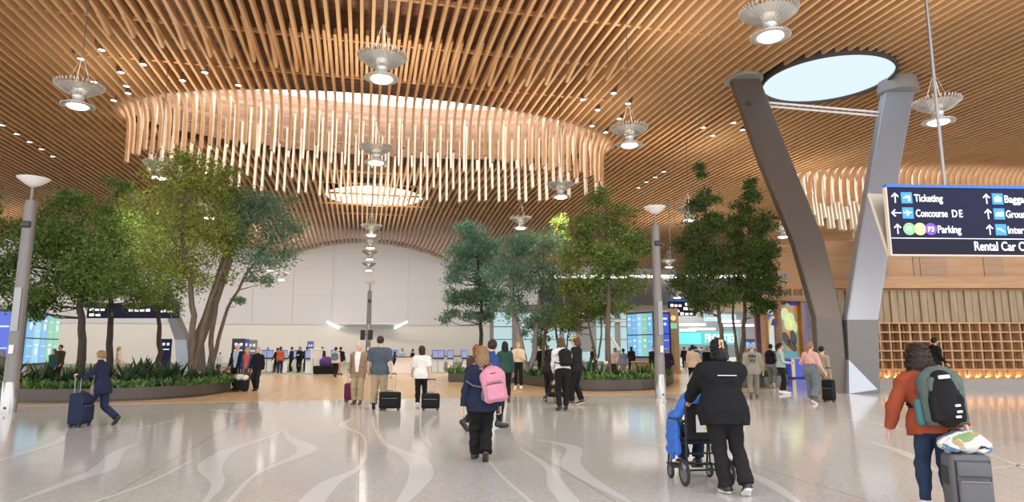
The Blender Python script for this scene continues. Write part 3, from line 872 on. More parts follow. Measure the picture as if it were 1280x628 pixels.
def arrow(u, z, dirn, s=.22):
    mb = MB(); a = {'up': 0, 'left': PI / 2}[dirn]
    def P(x, y): 
        v = Matrix.Rotation(a, 2) @ Vector((x, y)); return (u + v.x * s, z + v.y * s)
    w_ = .085
    for poly in ([(-w_, -1), (w_, -1), (w_, .75), (-w_, .75)], [(0, 1), (-.72, .28), (-.58, .12), (.06, .76)], [(0, 1), (-.06, .76), (.58, .12), (.72, .28)]):
        q = [P(x * 1, y) for x, y in poly]
        mb._add([(x, -.010, y) for x, y in q] + [(x, 0, y) for x, y in q], [tuple(range(4)), (7, 6, 5, 4)] + [(i, (i + 1) % 4, 4 + (i + 1) % 4, 4 + i) for i in range(4)])
    mb.build('arrow', m_lt, sg)
def icon(u, z, kind, s=.23):
    mb = MB(); mb.box((u, -.006, z), (s, .012, s)); ic = mb.build('icon', m_ic, sg)
    mb = MB()
    def q(*pts):
        n = len(pts); mb._add([(u + x * s, -.015, z + y * s) for x, y in pts] + [(u + x * s, -.011, z + y * s) for x, y in pts], [tuple(range(n)), tuple(range(2 * n - 1, n - 1, -1))])
    if kind == 'ticket': q((-.3, .05), (.0, .22), (.3, .22), (.3, -.32), (.12, -.32), (.12, .02), (-.3, -.05))
    if kind == 'plane': q((-.38, -.02), (-.05, -.04), (-.15, -.25), (-.03, -.25), (.15, -.02), (.36, .02), (.36, .10), (.12, .08), (-.08, .26), (-.18, .26), (-.08, .06), (-.3, .08), (-.4, .16))
    if kind == 'bag': q((-.32, -.25), (.32, -.25), (.32, .14), (.12, .14), (.12, .28), (-.12, .28), (-.12, .14), (-.32, .14))
    if kind == 'bus': q((-.36, -.2), (-.02, -.2), (-.02, .15), (-.2, .15), (-.36, .0)); q((.04, -.2), (.38, -.2), (.38, .18), (.04, .18))
    if kind == 'intl': q((-.36, .16), (.0, .1), (.36, -.2), (.2, -.2), (-.05, -.02), (-.36, .02))
    mb.build('symbol', m_lt, ic)
def disc(u, z, m, r=.125):
    mb = MB(); mb.lathe([(r, -.006), (r, .006)], 28, c=(u, -.006, z), rot=Rx); return mb.build('level_badge', m, sg)
UX = lambda px: (px - 1108) * px2m * 1.045
ZR = [Hs * .84, Hs * .612, Hs * .375]
rows = [('up', 'ticket', 'Ticketing'), ('left', 'plane', 'Concourse'), ('up', None, 'Parking')]
ts = .215
for (d_, ic, t), z in zip(rows, ZR):
    arrow(UX(1117.5), z, d_, .105)
    if ic: icon(UX(1132), z, ic); text('lettering', t, ts, m_lt, sg, (UX(1141.5), -.012, z - .075), TR, .003, fit=UX(1108+dict(Ticketing=36,Concourse=40)[t]))
    else:
        disc(UX(1132), z, m_gr); disc(UX(1145.5), z, m_ye); disc(UX(1159), z, m_pu)
        text('lettering', 'P1', .13, m_lt, sg, (UX(1132), -.016, z - .045), TR, .002, 'CENTER')
        text('lettering', 'P3', .14, m_lt, sg, (UX(1159), -.016, z - .05), TR, .002, 'CENTER')
        text('lettering', t, ts, m_lt, sg, (UX(1167), -.012, z - .075), TR, .003, fit=UX(1108+29.5))
text('lettering', 'D', ts, m_lt, sg, (UX(1187), -.012, ZR[1] - .075), TR, .002, sx=.8)
text('lettering', 'E', ts, m_lt, sg, (UX(1196), -.012, ZR[1] - .075), TR, .002, sx=.8)
for (ic, t), z in zip((('bag', 'Baggage'), ('bus', 'Ground'), ('intl', 'International')), ZR):
    arrow(UX(1234), z, 'up', .105); icon(UX(1248), z, ic); text('lettering', t, ts, m_lt, sg, (UX(1256), -.012, z - .075), TR, .003, fit=UX(1108+dict(Baggage=35,Ground=30,International=54)[t]))
text('lettering', 'Rental Car Center', .26, m_lt, sg, (UX(1211), -.014, Hs * .065), TR, .003, fit=UX(1108+91))
for u in (UX(1196), Ls * .9):
    mb = MB(); mb.tube([(u, .3, Hs * .6), (u + .0, .3, ZC - s0.z - .2)], .035, 8); mb.build('hanger_rod', m_steeldk, sg)
# ================================================================= PLANTERS, TREES, PLANTS
m_planter = mat('dark_bronze_planter', (.085, .075, .068), rough=.45, metal=.3, noise=.1, nscale=2)
m_soil = mat('planter_soil', (.045, .032, .022), rough=.95, noise=.3, nscale=10)
m_bark = wood('tree_bark', (.10, .072, .052), (.20, .15, .11), rough=.85, stretch=(9, 9, 1.5))
m_barkdk = wood('dark_tree_bark', (.035, .027, .022), (.08, .062, .05), rough=.85, stretch=(9, 9, 1.5))
m_barkgr = wood('grey_tree_bark', (.17, .155, .14), (.32, .29, .26), rough=.85, stretch=(9, 9, 1.5))
def leafmat(name, c, c2):
    m = bpy.data.materials.new(name); m.use_nodes = True; nt = m.node_tree; L = nt.links.new; b = nt.nodes['Principled BSDF']
    g = nt.nodes.new('ShaderNodeNewGeometry'); r = nt.nodes.new('ShaderNodeValToRGB')
    r.color_ramp.elements[0].color = tuple(c) + (1,); r.color_ramp.elements[1].color = tuple(c2) + (1,)
    L(g.outputs['Random Per Island'], r.inputs['Fac']); L(r.outputs['Color'], b.inputs['Base Color'])
    b.inputs['Roughness'].default_value = .5; b.inputs['Specular IOR Level'].default_value = .35
    tr = nt.nodes.new('ShaderNodeBsdfTranslucent'); L(r.outputs['Color'], tr.inputs['Color'])
    mx = nt.nodes.new('ShaderNodeMixShader'); mx.inputs[0].default_value = .32
    L(b.outputs[0], mx.inputs[1]); L(tr.outputs[0], mx.inputs[2]); L(mx.outputs[0], nt.nodes['Material Output'].inputs['Surface'])
    return m
lf_dark = leafmat('dark_green_leaf', (.06, .11, .025), (.21, .33, .07))
lf_olive = leafmat('olive_green_leaf', (.08, .12, .03), (.28, .36, .09))
lf_col = leafmat('deep_green_leaf', (.045, .075, .022), (.15, .22, .06))
lf_blue = leafmat('blue_green_leaf', (.07, .17, .115), (.24, .42, .29))
lf_grey = leafmat('grey_green_leaf', (.09, .16, .095), (.26, .37, .22))
lf_yel = leafmat('yellow_green_leaf', (.23, .27, .04), (.55, .58, .12))
lf_mix = leafmat('mid_green_leaf', (.09, .16, .035), (.31, .41, .10))
lf_plant = leafmat('planting_leaf', (.03, .085, .028), (.12, .24, .07))
lf_plantl = leafmat('light_planting_leaf', (.08, .17, .045), (.26, .40, .12))
lf_spiky = leafmat('dark_strap_leaf', (.014, .035, .020), (.05, .10, .045))
m_flower = mat('white_flower', (.85, .83, .78), rough=.6)

def leaves(P, D, size, asp=.42, rg=None, curl=.25):
    """pointed, folded leaves: P points, D growing directions -> verts, quads"""
    rg = rg or rng; n = len(P)
    D = D / np.linalg.norm(D, axis=1)[:, None]
    U = rg.normal(size=(n, 3)); U -= D * (U * D).sum(1)[:, None]; U /= np.linalg.norm(U, axis=1)[:, None]
    W = np.cross(D, U); s = size * rg.uniform(.65, 1.35, (n, 1))
    a = P; m = P + D * s * .5 - W * s * curl * .3; t = P + D * s + W * s * -curl * .55
    l = P + D * s * .45 + U * s * asp * .5; r = P + D * s * .45 - U * s * asp * .5
    V = np.stack([a, l, t, m, r], 1).reshape(-1, 3)
    b = np.arange(n)[:, None] * 5
    Fq = np.vstack([b + np.array([[0, 3, 2, 1]]), b + np.array([[0, 4, 2, 3]])])
    return V, Fq
def tree(name, lab, base, trunk, blobs, lm, bm_, nleaf, lsize, r0=.13, seed=1, group='indoor trees', stems=None, up=.3, asp=.42, twig=90):
    """trunk: list of points relative to base; blobs: (dx,dy,z,rx,rz) crown masses; stems: further trunks"""
    rg = np.random.default_rng(seed)
    t = thing(name, lab, 'tree', base, 0, group)
    mb = MB(); mb.smooth = True
    tr = [Vector(p) for p in trunk]
    def wob(pts, r_a, r_b, k=4):
        out = []
        for i in range(len(pts) - 1):
            for q in range(k):
                f = q / k; p = pts[i].lerp(pts[i + 1], f); out.append(p + Vector(rg.normal(0, .022, 3)) * (1 if i + q else 0))
        out.append(pts[-1]); n = len(out)
        mb.tube(out, [r_a + (r_b - r_a) * i / (n - 1) for i in range(n)], 9); return out
    trunks = [wob(tr, r0, r0 * .35)]
    mb.tube([tr[0] - Vector((0, 0, .1)), tr[0] + Vector((0, 0, .25))], [r0 * 1.35, r0], 9)
    for st in (stems or []): trunks.append(wob([Vector(p) for p in st], r0 * .75, r0 * .3))
    allp = [p for q in trunks for p in q[len(q) // 3:]]
    B = np.array([(b[0], b[1], b[2]) for b in blobs])
    RR = np.array([(b[3], b[3], b[4]) for b in blobs])
    # branches to the crown masses
    ends = []
    vol = (RR[:, 0] ** 2 * RR[:, 2]) ** .8; nb = np.maximum(2, (twig * vol / vol.sum()).astype(int))
    for c, r_, k in zip(B, RR, nb):
        for _ in range(k):
            d = rg.normal(size=3); d /= np.linalg.norm(d)
            e = c + d * r_ * rg.uniform(.45, .98)
            ends.append((e, .20 * (r_[0] + r_[2])))
    for e, rad in ends[::2]:
        ev = Vector(e); s = min(allp, key=lambda p: (p - ev).length + max(0, p.z - ev.z + .3) * 2)
        md = s.lerp(ev, .5) + Vector((0, 0, -.12)) + Vector(rg.normal(0, .06, 3))
        L = (ev - s).length; rr = min(r0 * .35, .012 + .012 * L)
        mb.tube([s, md, ev], [rr, rr * .6, rr * .25], 5)
    mb.build('trunk', bm_, t)
    # leaf sprays around twig ends
    mats = lm if isinstance(lm, (list, tuple)) else [lm]
    per = int(nleaf * 1.3) // len(ends); lsize *= 1.08; P, D = [], []
    for e, rad in ends:
        q = rg.normal(size=(per, 3)); q *= (rad * .62)
        q[:, 2] *= .62
        P.append(e + q); d = q / (np.linalg.norm(q, axis=1)[:, None] + 1e-6) + rg.normal(0, .7, (per, 3)); d[:, 2] += up; D.append(d)
    P = np.vstack(P); D = np.vstack(D)
    V, Fq = leaves(P, D, lsize, asp, rg)
    mi = None
    if len(mats) > 1:
        f = np.clip((P[:, 0] - P[:, 0].min()) / np.ptp(P[:, 0]) + rg.normal(0, .16, len(P)), 0, .999)
        mi = np.tile((f * len(mats)).astype(int), 2)
    npmesh('foliage', V, Fq, mats, t, smooth=False, mi=mi)
    return t

def planter(name, lab, front, depth, h, z_soil):
    """front: ground points left->right along the visible side; the bed closes behind"""
    c = sum(front, Vector()) / len(front)
    r = thing(name, lab, 'planter', c)
    P, _ = smooth_poly(front, [1] * len(front), 6)
    back = [p + (p - EYE * 1).xy.to_3d().normalized() * depth for p in P[::-1]]
    ring = P + back
    # round the ends
    def inset(k):
        cc = sum(ring, Vector()) / len(ring); return [p + (cc - p).normalized() * k for p in ring]
    mb = MB(); n = len(ring); r0_, r1_, r2_ = ring, inset(.09), inset(.09)
    vs = [p - c + Vector((0, 0, z)) for rr, z in ((inset(.06), 0), (inset(.06), .07), (r0_, .07), (r0_, h), (r1_, h), (r2_, z_soil - .1)) for p in rr]
    mb._add(vs, [(j * n + i, j * n + (i + 1) % n, (j + 1) * n + (i + 1) % n, (j + 1) * n + i) for j in range(5) for i in range(n)])
    mb.build('planter_wall', m_planter, r)
    mb = MB(); mb._add([p - c + Vector((0, 0, z_soil)) for p in inset(.05)], [tuple(range(n))]); o = mb.build('soil', m_soil, r); o['kind'] = 'stuff'
    return r, P
def Fs(*pp): return [F(*p) for p in pp]
pl1, P1 = planter('planter_bed', 'long curved dark planter bed under the trees on the left, beyond the first lamp post', Fs((-60, 497), (0, 503), (60, 504.5), (130, 503), (200, 500), (255, 495.5), (288, 490)), 7.0, .40, .32)
pl2, P2 = planter('planter_bed', 'dark planter bed under the blue-green and olive trees in the middle', Fs((560, 478), (600, 479), (640, 479.5), (690, 486), (730, 489.5), (780, 489.5), (822, 487), (842, 479)), 6.5, .42, .34)
pl3, P3 = planter('planter_bed', 'dark planter bed under the twin columnar trees behind the grey hoodie person', Fs((880, 482), (915, 485), (950, 485), (978, 482), (985, 478)), 3.5, .42, .34)

def tb(px, py_ground, zs=.32):
    p = F(px, py_ground); p.z = zs; return p
def crown(base, items):
    """crown masses from (px, py, rx_px, rz_px, back) seen at the tree's own distance"""
    d = (Vector((base.x, base.y, 0)) - Vector((0, 0, 0))).dot(FH); out = []
    for (px, py, rx, rz, bk) in items:
        p = Dp(px, py, d + bk) - base; k = (d + bk) / FPX; out.append((p.x, p.y, p.z, rx * k, rz * k))
    return out
def stem(base, pts):
    d = (Vector((base.x, base.y, 0))).dot(FH); return [(0, 0, 0)] + [tuple(Dp(px, py, d + bk) - base) for (px, py, bk) in pts]

T = []
b = tb(97, 490); tree('tree', 'dark green tree with two bare low branches, nearest the first lamp post', b, stem(b, [(103, 440, 0), (102, 385, .1), (100, 330, 0), (104, 275, .1)]),
    crown(b, [(50, 330, 42, 30, .3), (25, 365, 34, 22, -.3), (95, 300, 55, 38, 0), (60, 285, 40, 26, .6), (120, 340, 50, 34, -.4), (85, 370, 50, 18, .5), (100, 262, 42, 18, .2), (45, 390, 22, 9, .2), (140, 370, 30, 16, 0), (20, 335, 26, 20, .2)]), lf_dark, m_barkdk, 14500, .135, .17, 1)
b = tb(137, 484); tree('tree', 'dark green tree with a narrow tuft at its top, second from the first lamp post', b, stem(b, [(137, 430, 0), (139, 385, 0), (143, 320, 0), (146, 240, 0)]),
    crown(b, [(147, 232, 20, 20, 0), (150, 258, 30, 22, .2), (160, 300, 42, 32, .4), (170, 345, 45, 30, -.3), (130, 355, 40, 22, .5), (185, 372, 30, 16, .2), (140, 285, 34, 22, .3)]), [lf_dark, lf_mix], m_barkdk, 11000, .125, .15, 2)
b = tb(198, 480); tree('tree', 'dark-trunked tree with a thin low crown, third from the first lamp post', b, stem(b, [(199, 430, 0), (198, 400, 0), (196, 350, 0), (200, 310, 0)]),
    crown(b, [(195, 320, 45, 38, .5), (215, 355, 38, 24, .6), (185, 375, 34, 16, .2), (222, 388, 20, 9, 0), (205, 285, 38, 30, .6)]), lf_dark, m_barkdk, 7500, .125, .13, 3)
b = tb(240, 488); tree('tree', 'tall yellow-green tree with brown forked trunk in the first planter', b, stem(b, [(239, 440, 0), (242, 395, 0), (236, 340, 0), (226, 285, 0), (232, 225, 0)]),
    crown(b, [(215, 225, 40, 22, 0), (250, 215, 44, 22, .3), (285, 230, 30, 20, .3), (205, 265, 46, 28, .2), (250, 258, 50, 30, -.4), (232, 305, 52, 30, .4), (285, 290, 36, 28, -.3), (200, 330, 30, 24, .2), (262, 340, 40, 20, .2), (245, 200, 26, 10, 0)]), [lf_yel, lf_mix, lf_yel, lf_olive], m_bark, 12500, .12, .15, 4,
    stems=[stem(b, [(247, 440, .1), (262, 380, .2), (285, 320, .3), (300, 270, .4)])])
b = tb(262, 486); tree('tree', 'wide grey-green tree leaning right at the open end of the first planter', b, stem(b, [(264, 430, 0), (270, 380, 0), (282, 330, .1), (310, 280, .1)]),
    crown(b, [(320, 265, 42, 24, 0), (355, 290, 34, 22, .2), (300, 300, 40, 28, .3), (335, 320, 36, 22, -.2), (375, 288, 18, 9, .1), (290, 260, 36, 22, .3), (320, 350, 20, 12, .2), (300, 378, 14, 7, 0), (345, 255, 26, 16, .3)]), [lf_mix, lf_blue, lf_grey], m_bark, 9500, .115, .12, 5,
    stems=[stem(b, [(272, 425, .2), (285, 385, .2), (310, 340, .2), (335, 305, .2)])])
b = tb(-22, 492); tree('tree', 'tree at the edge of view, its dark boughs reaching past the first lamp post', b, stem(b, [(-22, 420, 0), (-26, 350, 0), (-28, 290, 0)]),
    crown(b, [(-15, 290, 28, 26, 0), (-20, 345, 34, 28, .2), (-30, 250, 30, 22, .2)]), lf_dark, m_barkdk, 5000, .13, .14, 6)
# middle planter
b = tb(601, 474, .34); tree('tree', 'layered blue-green conifer, first tree of the middle planter', b, stem(b, [(601, 430, 0), (602, 380, 0), (598, 330, 0), (594, 292, 0)]),
    crown(b, [(592, 296, 24, 15, 0), (590, 318, 30, 14, .3), (582, 345, 28, 13, -.2), (612, 338, 26, 16, .3), (570, 368, 24, 11, 0), (600, 372, 32, 14, .4), (560, 392, 17, 9, .1), (592, 396, 24, 8, .3), (622, 390, 20, 12, .2), (605, 310, 22, 16, .2), (616, 365, 20, 12, 0)]), lf_blue, m_barkdk, 14000, .135, .13, 7)
b = tb(658, 480, .34); tree('tree', 'bushy grey-green tree with a thick pale leaning trunk in the middle planter', b, stem(b, [(652, 440, 0), (643, 395, .1), (638, 350, .2), (645, 310, .2)]),
    crown(b, [(640, 310, 30, 18, .2), (668, 302, 30, 16, .3), (695, 318, 28, 20, .2), (630, 345, 30, 20, 0), (662, 345, 36, 24, -.2), (700, 358, 28, 20, .3), (640, 385, 26, 14, .2), (680, 392, 28, 14, .2), (655, 412, 18, 9, .2)]), [lf_blue, lf_grey], m_barkgr, 11000, .125, .20, 8,
    stems=[stem(b, [(668, 440, .3), (672, 390, .3), (680, 340, .3)])])
b = tb(678, 478, .34); tree('tree', 'slim tree with a yellow-green tip rising between the grey-green and olive trees', b, stem(b, [(680, 430, .5), (686, 380, .6), (694, 320, .8), (699, 275, .8)]),
    crown(b, [(699, 276, 10, 16, .8), (697, 300, 14, 14, .8), (703, 290, 8, 12, .8), (690, 400, 20, 12, .5)]), [lf_yel, lf_mix], m_bark, 3200, .11, .09, 9)
b = tb(760, 484, .34); tree('tree', 'full olive-green tree with a straight brown trunk in the middle planter', b, stem(b, [(760, 430, 0), (761, 380, 0), (759, 310, 0), (757, 255, 0)]),
    crown(b, [(757, 255, 22, 20, 0), (742, 285, 32, 22, .2), (775, 280, 30, 22, .2), (722, 315, 28, 22, .2), (758, 318, 40, 26, -.3), (792, 312, 24, 24, .2), (735, 352, 36, 22, .2), (780, 350, 34, 20, .2), (760, 378, 34, 14, .3), (715, 350, 22, 18, .4), (800, 335, 14, 14, 0)]), [lf_olive, lf_dark, lf_olive], m_bark, 14500, .12, .14, 10)
b = tb(741, 482, .34); tree('tree', 'thin forked tree with sparse leaves just beside the olive tree trunk', b, stem(b, [(744, 445, .2), (738, 410, .2), (728, 380, .3)]),
    crown(b, [(728, 385, 22, 12, .3), (748, 395, 16, 10, .2), (710, 400, 16, 9, .3)]), lf_olive, m_bark, 2400, .11, .08, 11, stems=[stem(b, [(748, 445, .1), (752, 410, .1), (750, 385, .2)])])
b = tb(700, 476, .34); tree('tree', 'low dark multi-stemmed tree behind the stroller group', b, stem(b, [(698, 440, 1), (694, 405, 1), (690, 385, 1)]),
    crown(b, [(690, 395, 22, 14, 1), (668, 405, 16, 12, 1), (712, 408, 18, 10, 1), (676, 425, 14, 9, .6)]), lf_dark, m_barkdk, 4200, .12, .08, 12, stems=[stem(b, [(684, 440, .8), (678, 405, .8)]), stem(b, [(708, 440, .8), (712, 405, .8)])])
# right planter
b = tb(905, 482, .34); tree('tree', 'first of two tall columnar dark green trees, with pointed pale tip', b, stem(b, [(903, 430, 0), (899, 395, 0), (888, 330, 0), (880, 230, 0)]),
    crown(b, [(879, 218, 9, 20, 0), (880, 245, 18, 18, 0), (876, 275, 24, 20, .1), (868, 305, 26, 22, 0), (888, 330, 30, 26, .2), (866, 350, 28, 22, 0), (890, 375, 34, 18, .1), (860, 378, 16, 12, 0), (897, 285, 18, 24, .2)]), [lf_col, lf_col, lf_dark], m_bark, 16000, .12, .12, 13, up=.9)
b = tb(927, 481, .34); tree('tree', 'second of two tall columnar dark green trees, nearest the V column', b, stem(b, [(929, 430, 0), (931, 390, 0), (935, 320, 0), (935, 240, 0)]),
    crown(b, [(934, 226, 9, 18, 0), (934, 252, 17, 18, 0), (924, 280, 18, 22, .1), (945, 285, 20, 22, 0), (935, 320, 30, 26, .1), (962, 312, 16, 20, .1), (955, 350, 24, 22, 0), (925, 360, 28, 20, .1), (945, 385, 22, 14, 0)]), [lf_col, lf_dark, lf_col], m_bark, 16000, .12, .12, 14, up=.9,
    stems=[stem(b, [(920, 430, .2), (916, 395, .2), (918, 340, .2)])])

# low planting
def strap_plant(p, n, L, m, lab, name='strap_leaf_plant', flow=0, seed=0, spread=.9):
    rg = np.random.default_rng(seed)
    t = thing(name, lab, 'plant', p, 0, 'leafy plants in the planter beds')
    V, Fq = [], []; k = 5
    for i in range(n):
        a = rg.uniform(0, 2 * PI); e = rg.uniform(.15, spread); l = L * rg.uniform(.6, 1.15); w = l * .07
        d = np.array([math.cos(a) * math.sin(e), math.sin(a) * math.sin(e), math.cos(e)]); s = np.array([-math.sin(a), math.cos(a), 0])
        b_ = len(V)
        for q in range(k + 1):
            f = q / k; c = d * l * f + np.array([math.cos(a), math.sin(a), -1.0]) * .32 * l * f ** 2.2 * math.sin(e)
            ww = w * (1 - f ** 2) * (.5 + f); V += [c + s * ww, c - s * ww]
        for q in range(k): Fq.append([b_ + 2 * q, b_ + 2 * q + 1, b_ + 2 * q + 3, b_ + 2 * q + 2])
    npmesh('leaves', np.array(V), np.array(Fq), m, t, smooth=True)
    if flow:
        mb = MB()
        for _ in range(flow):
            a = rg.uniform(0, 2 * PI); q = Vector((math.cos(a) * L * .35, math.sin(a) * L * .35, L * rg.uniform(.75, 1.05)))
            mb.lathe([(.01, -.05), (.05, .0), (.055, .04), (.02, .07)], 8, c=q); mb.tube([(0, 0, .05), q - Vector((0, 0, .05))], .008, 4)
        mb.build('flower', m_flower, t)
    return t
k = 0
def bed(P, n, dmax, labs, z, seed, lo=.3, hi=.75):
    global k
    rg = np.random.default_rng(seed)
    for i in range(n):
        f = .94 * (i + .5) / n * (len(P) - 1); a = P[int(f)].lerp(P[min(int(f) + 1, len(P) - 1)], f % 1)
        bk = .35 + (i % 3) * dmax / 3 + rg.uniform(0, .25)
        p = a + a.xy.to_3d().normalized() * bk; p.z = z; kind = rg.integers(0, 3)
        L = rg.uniform(lo, hi) * (.75 + .25 * (i % 3))
        m = (lf_plant, lf_plantl, lf_spiky)[kind]
        strap_plant(p, int(rg.integers(16, 30)), L, m, labs[kind], ('leafy_plant', 'leafy_plant', 'strap_leaf_plant')[kind], 0, seed * 100 + i, (1.15, 1.2, .8)[kind])
LB = lambda where: ['green leafy plant with arching leaves in the %s' % where, 'light green arching plant in the %s' % where, 'dark spiky plant with upright strap leaves in the %s' % where]
bed(P1, 48, 2.6, LB('first planter bed by the lamp post'), .32, 3)
bed(P2, 40, 2.0, LB('middle planter bed'), .34, 4)
bed(P3, 10, 1.2, LB('planter bed under the columnar trees'), .34, 5)
for i, (px, py, L) in enumerate([(182, 468, 1.1), (210, 470, .95), (172, 472, 1.0), (155, 476, .9)]):
    p = F(px, py + 14); p.z = .32; strap_plant(p, 34, L, lf_spiky, ['big dark spiky plant at the middle of the first planter', 'dark spiky plant next to the biggest one, before the third trunk', 'dark spiky plant behind the woman with the navy suitcase', 'spiky plant between the woman in navy and the dark trunk'][i], 'strap_leaf_plant', 0, 50 + i, .95)
for i, (px, py) in enumerate([(737, 483), (752, 485)]):
    p = F(px, py); p.z = .34; strap_plant(p, 26, .75, lf_plant, ['white-flowering plant left of the olive tree trunk', 'white-flowering plant before the olive tree trunk'][i], 'flowering_plant', 5, 60 + i, 1.0)
rg_ = np.random.default_rng(99)
for P, n, where in ((P1, 15, 'first planter bed'), (P2, 9, 'middle planter bed')):
    for i in range(n):
        f = (.12 + .80 * (i + .5) / n) * (len(P) - 1); a = P[int(f)]; q = a + a.xy.to_3d().normalized() * rg_.uniform(1.0, 2.4); q.z = .32
        strap_plant(q, int(rg_.integers(24, 36)), rg_.uniform(.75, 1.1), lf_spiky, 'tall dark spiky plant standing over the low green leaves of the ' + where, 'strap_leaf_plant', 0, 900 + i + n, .95)
# ground cover: nobody could count it
for P, zs, dep, n, sd, nm in ((P1, .33, 3.2, 5200, 1, 'first planter'), (P2, .35, 2.6, 4200, 2, 'middle planter'), (P3, .35, 1.5, 1200, 3, 'planter under the columnar trees')):
    rg = np.random.default_rng(sd); f = rg.uniform(0, (len(P) - 1.001) * .95, n); i0 = f.astype(int); A = np.array([tuple(p) for p in P])
    q = A[i0] * (1 - (f - i0))[:, None] + A[i0 + 1] * (f - i0)[:, None] + np.array(FH) * rg.uniform(.12, dep, n)[:, None]; q[:, 2] = zs + rg.uniform(0, .16, n)
    d = rg.normal(size=(n, 3)) * .8; d[:, 2] = np.abs(d[:, 2]) + .4
    V, Fq = leaves(q, d, .17, .45, rg); o = npmesh('ground_cover', V, Fq, [lf_plantl, lf_plant], None, smooth=False, mi=np.tile(rg.integers(0, 2, n), 2))
    tag(o, 'low green ground cover leaves filling the ' + nm, 'ground cover', None, 'stuff')
# ================================================================= PEOPLE: bodies and clothes grown as smooth blended volumes
V3 = lambda *a: np.array(a, dtype=float)
def nrm(v): v = np.asarray(v, float); return v / (np.linalg.norm(v) + 1e-9)
def rotv(v, ax, a):
    ax = nrm(ax); v = np.asarray(v, float)
    return v * math.cos(a) + np.cross(ax, v) * math.sin(a) + ax * np.dot(ax, v) * (1 - math.cos(a))

